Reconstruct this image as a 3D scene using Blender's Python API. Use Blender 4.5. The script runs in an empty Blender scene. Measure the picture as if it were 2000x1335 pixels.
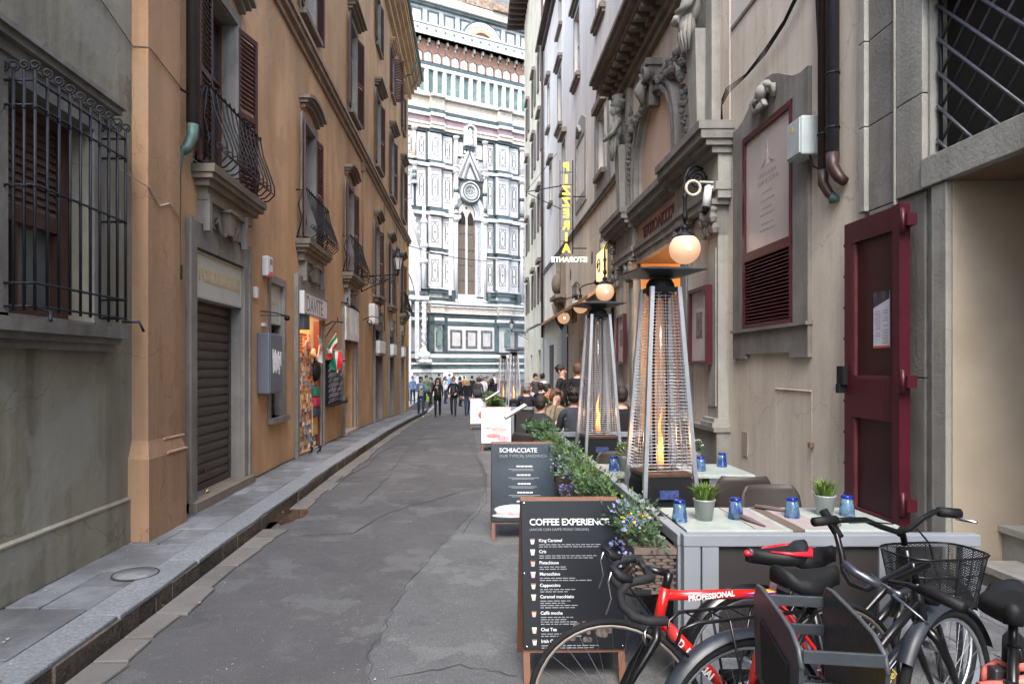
import bpy, bmesh, math, random
from mathutils import Vector, Matrix
PI = math.pi
R = math.radians
rnd = random.Random(7)
S = bpy.context.scene
COL = S.collection

# ---------------------------------------------------------------- camera, sky, sun, exposure
CAMZ, F = 1.70, 1333.0
cd = bpy.data.cameras.new('camera'); cam = bpy.data.objects.new('camera', cd); COL.objects.link(cam)
cam.location = (0, 0, CAMZ); cam.rotation_euler = (R(90), 0, 0)
cd.sensor_width = 36; cd.lens = 24.0; cd.shift_x = 0.038; cd.shift_y = 0.0235
cd.clip_start = 0.05; cd.clip_end = 600
S.camera = cam
W = bpy.data.worlds.new('World'); S.world = W; W.use_nodes = True
SUN_EL, SUN_AZ = 52.0, 184.0            # elevation; azimuth clockwise from +Y (the street runs along +Y)
wn = W.node_tree.nodes; wl = W.node_tree.links; wn.clear()
sky = wn.new('ShaderNodeTexSky'); sky.sky_type = 'NISHITA'; sky.sun_disc = False
sky.sun_elevation = R(SUN_EL); sky.sun_rotation = R(SUN_AZ); sky.air_density = 1.0; sky.dust_density = 2.2; sky.ozone_density = 1.0
bg = wn.new('ShaderNodeBackground'); bg.inputs[1].default_value = 0.15
wo = wn.new('ShaderNodeOutputWorld'); wl.new(sky.outputs[0], bg.inputs[0]); wl.new(bg.outputs[0], wo.inputs[0])
sl = bpy.data.lights.new('sun', 'SUN'); sl.energy = .7; sl.angle = R(25); sl.color = (1, .95, .87)
sun = bpy.data.objects.new('sun', sl); COL.objects.link(sun)
sd = Vector((math.sin(R(SUN_AZ)) * math.cos(R(SUN_EL)), math.cos(R(SUN_AZ)) * math.cos(R(SUN_EL)), math.sin(R(SUN_EL))))
sun.rotation_euler = sd.to_track_quat('Z', 'Y').to_euler(); sun.location = (0, -20, 40)
S.view_settings.view_transform = 'Standard'; S.view_settings.look = 'None'
S.view_settings.gamma = 1; S.view_settings.exposure = 2.5; S.view_settings.use_curve_mapping = False
S.render.engine = 'CYCLES'
S.cycles.use_denoising = True
S.cycles.max_bounces = 7; S.cycles.diffuse_bounces = 4; S.cycles.glossy_bounces = 3; S.cycles.transmission_bounces = 6; S.cycles.transparent_max_bounces = 16
S.cycles.caustics_reflective = False; S.cycles.caustics_refractive = False
S.cycles.sample_clamp_indirect = 6

# ---------------------------------------------------------------- helpers
XL, XR = -3.10, 3.75                     # the two street walls
def PL(x, y):                            # a point of the left street wall -> (Y, Z)
    Y = -XL * F / (924.0 - x); return Y, CAMZ + (714 - y) * Y / F
def PR(x, y):
    Y = XR * F / (x - 924.0); return Y, CAMZ + (714 - y) * Y / F
def at(x, y, Y): return Vector(((x - 924) * Y / F, Y, CAMZ + (714 - y) * Y / F))
def G(Y):                                # height of the road: level near by, falling gently towards the square
    P = [(-40, 0), (11, 0), (18, -.1), (22, -.2), (26, -.33), (30, -.47), (36, -.55), (400, -.55)]
    for (a, b), (c, d) in zip(P, P[1:]):
        if Y <= c: return b + (d - b) * (Y - a) / (c - a)
    return -.55

WM = {}                                  # world matrices of the parents
def wm(o): return WM.get(o.name, Matrix.Identity(4)) if o is not None else Matrix.Identity(4)
def tag(o, label=None, cat=None, group=None, kind=None):
    if label: o['label'] = label
    if cat: o['category'] = cat
    if group: o['group'] = group
    if kind: o['kind'] = kind
    return o
def empty(name, loc=(0, 0, 0), rz=0, label=None, cat=None, group=None, kind=None, rot=None):
    o = bpy.data.objects.new(name, None); COL.objects.link(o); o.empty_display_size = .1
    m = Matrix.Translation(Vector(loc)) @ (rot.to_4x4() if rot is not None else Matrix.Rotation(rz, 4, 'Z'))
    o.matrix_basis = m; WM[o.name] = m
    return tag(o, label, cat, group, kind)
def link_mesh(name, me, parent=None, loc=None, rz=0, sc=None):
    o = bpy.data.objects.new(name, me); COL.objects.link(o)
    if parent is not None: o.parent = parent
    if loc is not None: o.location = loc
    if rz: o.rotation_euler = (0, 0, rz)
    if sc is not None: o.scale = sc
    m = wm(parent) @ Matrix.Translation(Vector(loc or (0, 0, 0))) @ Matrix.Rotation(rz, 4, 'Z'); WM[o.name] = m
    return o
def copy_tree(o, parent=None, loc=None, rz=None, label=None):
    c = o.copy(); COL.objects.link(c)
    if parent is not None: c.parent = parent
    if loc is not None: c.location = loc
    if rz is not None: c.rotation_euler = (0, 0, rz)
    if label: c['label'] = label
    WM[c.name] = (wm(parent) if parent is not None else Matrix.Identity(4)) @ Matrix.Translation(c.location) @ c.rotation_euler.to_matrix().to_4x4()
    for ch in [x for x in KIDS.get(o.name, [])]:
        d = copy_tree(ch, c)
    return c
KIDS = {}
def reg(parent, o): KIDS.setdefault(parent.name, []).append(o)

def frame(origin, a, o): # local x along a, local y outwards o, z up
    a = Vector(a).normalized(); o = Vector(o).normalized()
    m = Matrix.Identity(4)
    for i, v in enumerate((a, o, Vector((0, 0, 1)))):
        for j in range(3): m[j][i] = v[j]
    for j in range(3): m[j][3] = origin[j]
    return m
FL = frame((XL, 0, 0), (0, 1, 0), (1, 0, 0))      # left facade frame: (along street, out of wall, up)
FR = frame((XR, 0, 0), (0, 1, 0), (-1, 0, 0))
FW = Matrix.Identity(4)

class M:
    """collects shapes; build() links them as one mesh object"""
    def __init__(s, fr=None): s.v = []; s.f = []; s.m = []; s.fr = fr; s.mi = 0; s.sm = []; s.smooth = False
    def add(s, vs, fs):
        n = len(s.v)
        if s.fr is not None: vs = [s.fr @ Vector(p) for p in vs]
        s.v += [tuple(p) for p in vs]
        for f in fs: s.f.append([i + n for i in f]); s.m.append(s.mi); s.sm.append(s.smooth)
        return s
    def box(s, a, b, mat=None):          # min, max corners
        x0, y0, z0 = a; x1, y1, z1 = b
        vs = [(x0, y0, z0), (x1, y0, z0), (x1, y1, z0), (x0, y1, z0), (x0, y0, z1), (x1, y0, z1), (x1, y1, z1), (x0, y1, z1)]
        if mat is not None: vs = [mat @ Vector(p) for p in vs]
        return s.add(vs, [(0, 3, 2, 1), (4, 5, 6, 7), (0, 1, 5, 4), (1, 2, 6, 5), (2, 3, 7, 6), (3, 0, 4, 7)])
    def cbox(s, c, d, rz=0, rx=0, ry=0):  # centre, size, rotation
        m = Matrix.Translation(Vector(c)) @ Matrix.Rotation(rz, 4, 'Z') @ Matrix.Rotation(ry, 4, 'Y') @ Matrix.Rotation(rx, 4, 'X')
        return s.box((-d[0] / 2, -d[1] / 2, -d[2] / 2), (d[0] / 2, d[1] / 2, d[2] / 2), m)
    def bbox(s, a, b, bev=.01):          # box with chamfered vertical & top edges: cheap bevel through bmesh
        bm = bmesh.new(); bmesh.ops.create_cube(bm, size=1)
        c = [(a[i] + b[i]) / 2 for i in range(3)]; d = [abs(b[i] - a[i]) for i in range(3)]
        for v in bm.verts: v.co = Vector((c[0] + v.co.x * d[0], c[1] + v.co.y * d[1], c[2] + v.co.z * d[2]))
        bmesh.ops.bevel(bm, geom=list(bm.edges), offset=bev, segments=2, profile=.6, affect='EDGES')
        bm.verts.index_update(); vs = [v.co.copy() for v in bm.verts]; fs = [[v.index for v in f.verts] for f in bm.faces]; bm.free()
        return s.add(vs, fs)
    def tube(s, pts, r, n=6, closed=False, cap=True, flat=1.0):
        pts = [Vector(p) for p in pts]; k = len(pts)
        rs = r if isinstance(r, (list, tuple)) else [r] * k
        vs = []; fs = []; up = None
        for i, p in enumerate(pts):
            if closed: t = pts[(i + 1) % k] - pts[i - 1]
            else: t = pts[min(i + 1, k - 1)] - pts[max(i - 1, 0)]
            if t.length < 1e-9: t = Vector((0, 0, 1))
            t.normalize()
            if up is None:
                up = Vector((0, 0, 1)) if abs(t.z) < .9 else Vector((1, 0, 0))
            u = t.cross(up)
            if u.length < 1e-6: u = t.orthogonal()
            u.normalize(); w = u.cross(t).normalized(); up = w
            for j in range(n):
                a = 2 * PI * j / n
                vs.append(p + (u * math.cos(a) + w * math.sin(a) * flat) * rs[i])
        for i in range(k if closed else k - 1):
            for j in range(n):
                a = i * n + j; b = i * n + (j + 1) % n; i2 = (i + 1) % k
                fs.append((a, b, i2 * n + (j + 1) % n, i2 * n + j))
        if cap and not closed:
            fs.append(tuple(reversed(range(n)))); fs.append(tuple(range((k - 1) * n, k * n)))
        o = s.smooth; s.smooth = n > 4; s.add(vs, fs); s.smooth = o
        return s
    def cyl(s, p0, p1, r0, r1=None, n=12):
        return s.tube([p0, p1], [r0, r0 if r1 is None else r1], n)
    def lathe(s, prof, c=(0, 0, 0), n=16, axis='Z', sc=(1, 1), rz=0):  # prof [(r,z)]
        vs = []; fs = []
        for r, z in prof:
            for j in range(n):
                a = 2 * PI * j / n + rz
                x, y = r * math.cos(a) * sc[0], r * math.sin(a) * sc[1]
                p = (x, y, z) if axis == 'Z' else ((x, z, y) if axis == 'Y' else (z, x, y))
                vs.append(Vector(p) + Vector(c))
        for i in range(len(prof) - 1):
            for j in range(n):
                fs.append((i * n + j, i * n + (j + 1) % n, (i + 1) * n + (j + 1) % n, (i + 1) * n + j))
        if prof[0][0] > 1e-5: fs.append(tuple(reversed(range(n))))
        if prof[-1][0] > 1e-5: fs.append(tuple(range((len(prof) - 1) * n, len(prof) * n)))
        o = s.smooth; s.smooth = n > 6; s.add(vs, fs); s.smooth = o
        return s
    def ball(s, c, r, n=10, sc=(1, 1, 1)):
        k = max(4, n // 2 + 1)
        prof = [(max(1e-4, math.sin(PI * i / k)) * r, -math.cos(PI * i / k) * r * sc[2]) for i in range(k + 1)]
        return s.lathe(prof, c, n, sc=(sc[0], sc[1]))
    def prism(s, poly, y0, y1, plane='XZ'):  # polygon in local (x,z), extruded along y (out of wall)
        k = len(poly)
        if plane == 'XZ': vs = [(x, y0, z) for x, z in poly] + [(x, y1, z) for x, z in poly]
        elif plane == 'XY': vs = [(x, z, y0) for x, z in poly] + [(x, z, y1) for x, z in poly]
        else: vs = [(y0, x, z) for x, z in poly] + [(y1, x, z) for x, z in poly]
        fs = [tuple(range(k)), tuple(reversed(range(k, 2 * k)))] + [(i, i + k, (i + 1) % k + k, (i + 1) % k) for i in range(k)]
        return s.add(vs, fs)
    def ringface(s, outer, inner, y0, y1):   # solid between two same-count outlines in (x,z), depth y0..y1 (open at ends if not closed)
        k = len(outer)
        vs = [(x, y1, z) for x, z in outer] + [(x, y1, z) for x, z in inner] + [(x, y0, z) for x, z in outer] + [(x, y0, z) for x, z in inner]
        fs = []
        for i in range(k - 1):
            fs += [(i, i + 1, k + i + 1, k + i), (2 * k + i, 2 * k + i + 1, i + 1, i), (k + i, k + i + 1, 3 * k + i + 1, 3 * k + i)]
        fs += [(0, k, 3 * k, 2 * k), (k - 1, 2 * k - 1, 4 * k - 1, 3 * k - 1)]
        return s.add(vs, fs)
    def quad(s, a, b, c, d): return s.add([a, b, c, d], [(0, 1, 2, 3)])
    def mesh(s, name, mats, inv=None, fix=True):
        me = bpy.data.meshes.new(name)
        vs = s.v if inv is None else [tuple(inv @ Vector(p)) for p in s.v]
        me.from_pydata(vs, [], s.f)
        mats = mats if isinstance(mats, (list, tuple)) else [mats]
        for m in mats: me.materials.append(m)
        if len(mats) > 1: me.polygons.foreach_set('material_index', s.m)
        if any(s.sm): me.polygons.foreach_set('use_smooth', s.sm)
        me.update()
        if fix:
            bm = bmesh.new(); bm.from_mesh(me); bmesh.ops.recalc_face_normals(bm, faces=bm.faces); bm.to_mesh(me); bm.free()
        return me
    def build(s, name, mats, parent=None, local=False, fix=True, **kw):
        inv = None if (parent is None or local) else wm(parent).inverted()
        me = s.mesh(name, mats, inv, fix)
        o = bpy.data.objects.new(name, me); COL.objects.link(o)
        if parent is not None: o.parent = parent; reg(parent, o)
        WM[o.name] = wm(parent).copy()
        tag(o, **kw)
        return o
def inst(name, me, parent, p, rz=0, sc=None):   # p in the parent's local space
    o = link_mesh(name, me, parent, p, rz, sc); reg(parent, o); return o
def wall_cells(m, a0, a1, z0, z1, holes, y=0.0, depth=.3, thick=None):
    """front face at out=y with rectangular holes (a0,a1,z0,z1) and reveals going `depth` inwards"""
    xs = sorted(set([a0, a1] + [h[0] for h in holes] + [h[1] for h in holes])); xs = [x for x in xs if a0 <= x <= a1]
    zs = sorted(set([z0, z1] + [h[2] for h in holes] + [h[3] for h in holes])); zs = [z for z in zs if z0 <= z <= z1]
    for i in range(len(xs) - 1):
        for j in range(len(zs) - 1):
            cx, cz = (xs[i] + xs[i + 1]) / 2, (zs[j] + zs[j + 1]) / 2
            if any(h[0] < cx < h[1] and h[2] < cz < h[3] for h in holes): continue
            m.quad((xs[i], y, zs[j]), (xs[i + 1], y, zs[j]), (xs[i + 1], y, zs[j + 1]), (xs[i], y, zs[j + 1]))
    for h in holes:
        d = h[4] if len(h) > 4 else depth
        p, q, r_, t = h[:4]
        for a, b in (((p, r_), (q, r_)), ((q, r_), (q, t)), ((q, t), (p, t)), ((p, t), (p, r_))):
            m.quad((a[0], y, a[1]), (b[0], y, b[1]), (b[0], y - d, b[1]), (a[0], y - d, a[1]))

# ---------------------------------------------------------------- materials
MATS = {}
def mat(name, col, rough=.8, var=.12, scale=4, bump=.0, bscale=60, metal=0, spec=.5, stretch=(1, 1, 1), stain=None, stamt=.5, stscale=.7,
        emit=None, estr=0, island=0, alpha=None, trans=0, ior=1.45, coat=0, objvar=0, ststretch=(1, 1, 1), stlo=.45, sthi=.7):
    if name in MATS: return MATS[name]
    m = bpy.data.materials.new(name); m.use_nodes = True; nt = m.node_tree; N = nt.nodes; L = nt.links
    b = N['Principled BSDF']
    b.inputs['Roughness'].default_value = rough; b.inputs['Metallic'].default_value = metal
    b.inputs['Specular IOR Level'].default_value = spec; b.inputs['IOR'].default_value = ior
    if coat: b.inputs['Coat Weight'].default_value = coat; b.inputs['Coat Roughness'].default_value = .1
    if trans: b.inputs['Transmission Weight'].default_value = trans
    if alpha is not None: b.inputs['Alpha'].default_value = alpha
    geo = N.new('ShaderNodeNewGeometry'); src = geo.outputs['Position']
    def noise(sc, det, st=(1, 1, 1)):
        mp = N.new('ShaderNodeMapping'); mp.inputs['Scale'].default_value = st; L.new(src, mp.inputs[0])
        n = N.new('ShaderNodeTexNoise'); n.inputs['Scale'].default_value = sc; n.inputs['Detail'].default_value = det; n.inputs['Roughness'].default_value = .6
        L.new(mp.outputs[0], n.inputs['Vector']); return n
    col = tuple(col) + (1,)
    cur = None
    if var:
        n = noise(scale, 5, stretch); mx = N.new('ShaderNodeMixRGB')
        mr = N.new('ShaderNodeMapRange'); mr.inputs[1].default_value = .3; mr.inputs[2].default_value = .7; L.new(n.outputs[0], mr.inputs[0])
        mx.inputs[1].default_value = tuple(c * (1 - var) for c in col[:3]) + (1,); mx.inputs[2].default_value = tuple(min(1, c * (1 + var)) for c in col[:3]) + (1,)
        L.new(mr.outputs[0], mx.inputs[0]); cur = mx.outputs[0]
    if stain:
        n = noise(stscale, 8, ststretch); mr = N.new('ShaderNodeMapRange'); mr.inputs[1].default_value = stlo; mr.inputs[2].default_value = sthi; mr.inputs[4].default_value = stamt
        L.new(n.outputs[0], mr.inputs[0]); mx = N.new('ShaderNodeMixRGB'); L.new(mr.outputs[0], mx.inputs[0])
        if cur: L.new(cur, mx.inputs[1])
        else: mx.inputs[1].default_value = col
        mx.inputs[2].default_value = tuple(stain) + (1,); cur = mx.outputs[0]
    if objvar:
        oi = N.new('ShaderNodeObjectInfo'); mr = N.new('ShaderNodeMapRange'); mr.inputs[3].default_value = 1 - objvar; mr.inputs[4].default_value = 1 + objvar
        L.new(oi.outputs['Random'], mr.inputs[0]); hs = N.new('ShaderNodeHueSaturation'); L.new(mr.outputs[0], hs.inputs['Value'])
        if cur: L.new(cur, hs.inputs['Color'])
        else: hs.inputs['Color'].default_value = col
        cur = hs.outputs[0]
    if island:
        mr = N.new('ShaderNodeMapRange'); mr.inputs[3].default_value = 1 - island; mr.inputs[4].default_value = 1 + island
        L.new(geo.outputs['Random Per Island'], mr.inputs[0]); hs = N.new('ShaderNodeHueSaturation'); L.new(mr.outputs[0], hs.inputs['Value'])
        mr2 = N.new('ShaderNodeMapRange'); mr2.inputs[3].default_value = .5 - island * .05; mr2.inputs[4].default_value = .5 + island * .05
        L.new(geo.outputs['Random Per Island'], mr2.inputs[0]); L.new(mr2.outputs[0], hs.inputs['Hue'])
        if cur: L.new(cur, hs.inputs['Color'])
        else: hs.inputs['Color'].default_value = col
        cur = hs.outputs[0]
    if cur: L.new(cur, b.inputs['Base Color'])
    else: b.inputs['Base Color'].default_value = col
    if bump:
        n = noise(bscale, 6); bp = N.new('ShaderNodeBump'); bp.inputs['Strength'].default_value = bump; bp.inputs['Distance'].default_value = .02
        L.new(n.outputs[0], bp.inputs['Height']); L.new(bp.outputs[0], b.inputs['Normal'])
    if emit: b.inputs['Emission Color'].default_value = tuple(emit) + (1,); b.inputs['Emission Strength'].default_value = estr
    MATS[name] = m; return m
def nd(m): return m.node_tree.nodes, m.node_tree.links

ORANGE = mat('ochre_plaster', (.51, .335, .19), .9, .16, 1.1, .25, 14, stretch=(1, 1, .8), stain=(.30, .185, .11), stamt=.75, stscale=.6, ststretch=(1, 1, .5), spec=.2)
ORANGE_P = mat('ochre_pilaster', (.40, .25, .145), .9, .2, 1.6, .3, 14, stretch=(1, 1, .3), stain=(.30, .20, .13), stamt=.7, stscale=.9, ststretch=(1, 1, .4), spec=.2)
ORANGE_Y = mat('painted_sun_plaster', (.58, .33, .11), .9, .14, 1.5, .2, 14, stretch=(1, 1, .35), spec=.2)  # amber carries the sunlight painted onto the far end bay
GREYPL = mat('green_grey_plaster', (.29, .275, .212), .9, .16, .9, .3, 12, stretch=(1, 1, .6), stain=(.17, .155, .125), stamt=.8, stscale=.5, spec=.2)
CREAM = mat('cream_plaster', (.74, .66, .54), .9, .09, 1.2, .22, 16, stretch=(1, 1, .4), stain=(.47, .41, .34), stamt=.7, stscale=.6, ststretch=(1, 1, .45), spec=.2)
PALE = mat('pale_plaster', (.70, .64, .56), .9, .08, .8, .15, 10, stretch=(1, 1, .3), stain=(.42, .38, .33), stamt=.5, stscale=.5, ststretch=(1, 1, .4), spec=.2)
YELLOWGREY = mat('dull_yellow_plaster', (.58, .53, .41), .9, .1, 1, .1, 10, stain=(.33, .28, .2), stamt=.6, spec=.2)
STONE = mat('grey_pietra_stone', (.235, .225, .205), .88, .15, 3, .3, 30, stain=(.13, .115, .095), stamt=.55, stscale=1.3, spec=.25)
STONE_L = mat('light_grey_stone', (.335, .33, .295), .88, .13, 3, .3, 30, stain=(.23, .22, .20), stamt=.6, stscale=1.1, spec=.25)
STONE_B = mat('brown_stone', (.20, .17, .135), .88, .16, 3, .3, 30, stain=(.10, .08, .065), stamt=.6, stscale=1.2, spec=.25)
SHUT = mat('plum_shutter_paint', (.055, .021, .022), .6, .2, 6, .1, 40, objvar=.1)
SHUT_R = mat('oxblood_paint', (.068, .0065, .014), .4, .12, 3, .05, 30, stain=(.022, .005, .008), stamt=.5, stscale=1)
IRON = mat('wrought_iron', (.014, .0155, .02), .5, .25, 12, .15, 60, metal=.4)
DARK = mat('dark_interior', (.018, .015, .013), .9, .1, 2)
GLASSD = mat('dark_window_glass', (.03, .034, .038), .08, .1, 2, spec=.7)
BROWNFR = mat('brown_window_frame', (.085, .04, .03), .5, .2, 8)
METAL_SH = mat('brown_rolling_shutter', (.06, .052, .046), .5, .2, 5, .1, 30, metal=.3, stain=(.05, .04, .036), stamt=.5, stscale=2, objvar=.08)
COPPER_G = mat('verdigris_copper', (.075, .13, .11), .6, .3, 8, .1, 40, metal=.3)
PIPE = mat('painted_downpipe', (.06, .058, .055), .45, .15, 6, metal=.3)
PIPE_B = mat('brown_downpipe', (.055, .032, .03), .45, .2, 6, metal=.3)
ASPH = mat('asphalt', (.1, .1, .104), .85, .1, 2, .5, 120, spec=.4)
SLAB = mat('pavement_slab_stone', (.165, .175, .185), .75, .28, 5, .6, 25, stain=(.08, .082, .082), stamt=.8, stscale=1.5, objvar=.2, stlo=.42, sthi=.62, spec=.45)
KERB = mat('granite_kerb_stone', (.185, .2, .215), .8, .35, 45, .3, 80, stain=(.12, .125, .13), stamt=.5, stscale=1.2, objvar=.1, spec=.45)
DIRT = mat('dark_joint_dirt', (.04, .036, .032), .95, .2, 10)
MOSS = mat('rough_kerb_face', (.085, .068, .05), .95, .5, 25, .8, 40)
WHITEM = mat('white_marble', (.60, .60, .59), .5, .12, 1.6, .15, 6, stain=(.42, .42, .40), stamt=.6, stscale=1.1, objvar=.05)
CREAMM = mat('cream_inlaid_marble', (.50, .43, .35), .6, .35, 7, .1, 8, objvar=.05)
GREENM = mat('green_marble', (.055, .08, .085), .45, .4, 2.2, .05, 8, objvar=.25)
PINKM = mat('pink_marble', (.22, .15, .16), .5, .25, 1.5, objvar=.15)
BRICKR = mat('rough_brown_masonry', (.24, .18, .13), .9, .6, 4, .6, 12)
MARBLE_W = mat('weathered_marble_wall', (.48, .50, .51), .55, .1, .6, .05, 8, stain=(.34, .36, .37), stamt=.6, stscale=.4)
WOOD_D = mat('dark_eaves_timber', (.05, .035, .028), .8, .3, 6, .2)
TEAK = mat('reddish_board_wood', (.17, .075, .045), .55, .3, 5, .1, 30, stretch=(1, 1, .2))
STEEL = mat('brushed_steel', (.72, .75, .8), .38, .06, 20, metal=1)
GREYFR = mat('grey_painted_metal', (.21, .23, .26), .45, .06, 3, .03, 30)
TAUPE = mat('taupe_plastic', (.04, .034, .031), .55, .1, 3)
SCREEN = mat('taupe_windscreen_mesh', (.03, .026, .027), .7, .15, 3, spec=.3)
BLACKP = mat('black_paint', (.005, .0055, .007), .3, .15, 8, coat=.15)
BLACKM = mat('matt_black', (.008, .0085, .010), .6, .25, 8, .1, 50, spec=.3)
RUBBER = mat('tyre_rubber', (.010, .0105, .012), .8, .2, 20, .2, 80, spec=.3)
REDP = mat('red_bike_paint', (.55, .012, .010), .25, .05, 5, coat=.6)
CHROME = mat('chrome', (.5, .51, .53), .25, .05, 20, metal=1)
RATTAN = mat('brown_rattan', (.13, .10, .085), .6, .2, 20, .1, 60)
TABLE = mat('pale_marble_tabletop', (.36, .41, .38), .3, .2, 7, .0, spec=.5, stain=(.27, .31, .28), stamt=.8, stscale=5)
NAPK = mat('mauve_grey_napkin', (.29, .25, .25), .85, .1, 20)
NAPK_D = mat('dark_taupe_napkin', (.11, .085, .08), .85, .2, 20)
POTM = mat('grey_zinc_pot', (.32, .34, .34), .5, .1, 8, metal=.3)
BLUEG = mat('cobalt_glass_base', (.012, .045, .42), .08, .3, 25, trans=.55)
CLEARB = mat('pale_blue_glass', (.22, .38, .58), .06, .3, 18, trans=.75, stain=(.01, .07, .5), stamt=.9, stscale=22, ststretch=(1, 1, .35), stlo=.5, sthi=.6)
LEAF = mat('green_leaves', (.055, .105, .045), .6, .25, 20, island=.45)
LEAF_Y = mat('bright_green_leaves', (.10, .17, .025), .6, .25, 20, island=.4)
LEAF_G = mat('grey_green_leaves', (.09, .125, .085), .6, .25, 20, island=.35)
FLOW_B = mat('lavender_flowers', (.20, .23, .42), .6, .2, 20, island=.3)
FLOW_Y = mat('yellow_flowers', (.62, .50, .04), .6, .2, 20, island=.3)
SOIL = mat('planter_soil', (.03, .022, .015), .95, .3, 20, .4)
WHITE = mat('white_plastic', (.62, .63, .63), .5, .05, 6)
OFFW = mat('off_white_sign', (.42, .44, .40), .5, .12, 3, stain=(.32, .33, .28), stamt=.5, stscale=3)
PAPERM = mat('aged_white_paper', (.52, .48, .45), .6, .08, 2, stain=(.38, .34, .31), stamt=.7, stscale=2.2)
INK = mat('dark_ink', (.05, .05, .055), .7, 0)
GLOBE = mat('frosted_glass_globe', (.5, .36, .27), .4, 0, emit=(1.0, .55, .30), estr=.12)
BULB = mat('lit_bulb', (1, .9, .7), .4, 0, emit=(1.0, .80, .50), estr=1.2)
NEON_Y = mat('yellow_neon_tube', (.8, .6, .1), .4, 0, emit=(1.0, .68, .05), estr=.32)
NEON_W = mat('white_neon_tube', (.8, .9, .8), .4, 0, emit=(.86, 1.0, .78), estr=.28)
FLAME = mat('gas_flame', (1, .5, .1), .5, 0, emit=(1.0, .42, .10), estr=5.0)
def add_flame_grad():
    m = FLAME; N, L = nd(m); b = N['Principled BSDF']
    n = N.new('ShaderNodeTexNoise'); n.inputs['Scale'].default_value = 9; g = N.new('ShaderNodeNewGeometry'); L.new(g.outputs['Position'], n.inputs['Vector'])
    mp = N.new('ShaderNodeMapRange'); mp.inputs[1].default_value = .35; mp.inputs[2].default_value = .7; mp.inputs[3].default_value = .22; mp.inputs[4].default_value = .75
    L.new(n.outputs[0], mp.inputs[0]); L.new(mp.outputs[0], b.inputs['Emission Strength'])
    cr = N.new('ShaderNodeMixRGB'); cr.inputs[1].default_value = (1, .26, .04, 1); cr.inputs[2].default_value = (1, .50, .14, 1); L.new(n.outputs[0], cr.inputs[0]); L.new(cr.outputs[0], b.inputs['Emission Color'])
add_flame_grad()
TUBE = bpy.data.materials.new('clear_glass_tube'); TUBE.use_nodes = True; MATS['tube'] = TUBE
def _tube():
    N, L = nd(TUBE); N.clear(); o = N.new('ShaderNodeOutputMaterial'); mx = N.new('ShaderNodeMixShader'); t = N.new('ShaderNodeBsdfTransparent'); g = N.new('ShaderNodeBsdfGlossy')
    g.inputs['Roughness'].default_value = .03; t.inputs[0].default_value = (.94, .96, .98, 1); fr = N.new('ShaderNodeFresnel'); fr.inputs[0].default_value = 1.45
    L.new(fr.outputs[0], mx.inputs[0]); L.new(t.outputs[0], mx.inputs[1]); L.new(g.outputs[0], mx.inputs[2]); L.new(mx.outputs[0], o.inputs[0])
_tube()
def meshmat(name, col, scale, openv=.5):   # woven wire: real see-through gaps by a procedural grid
    m = bpy.data.materials.new(name); m.use_nodes = True; N, L = nd(m); b = N['Principled BSDF']; b.inputs['Base Color'].default_value = col + (1,); b.inputs['Roughness'].default_value = .5
    tc = N.new('ShaderNodeTexCoord'); sp = N.new('ShaderNodeSeparateXYZ'); L.new(tc.outputs['UV'], sp.inputs[0])
    outs = []
    for s_ in (1, -1):
        a = N.new('ShaderNodeMath'); a.operation = 'MULTIPLY_ADD'; a.inputs[1].default_value = s_; L.new(sp.outputs[0], a.inputs[0]); L.new(sp.outputs[1], a.inputs[2])
        c = N.new('ShaderNodeMath'); c.operation = 'MULTIPLY'; c.inputs[1].default_value = scale; L.new(a.outputs[0], c.inputs[0])
        d = N.new('ShaderNodeMath'); d.operation = 'FRACT'; L.new(c.outputs[0], d.inputs[0])
        e = N.new('ShaderNodeMath'); e.operation = 'LESS_THAN'; e.inputs[1].default_value = 1 - openv; L.new(d.outputs[0], e.inputs[0]); outs.append(e)
    mx = N.new('ShaderNodeMath'); mx.operation = 'MAXIMUM'; L.new(outs[0].outputs[0], mx.inputs[0]); L.new(outs[1].outputs[0], mx.inputs[1]); L.new(mx.outputs[0], b.inputs['Alpha'])
    return m

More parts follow.
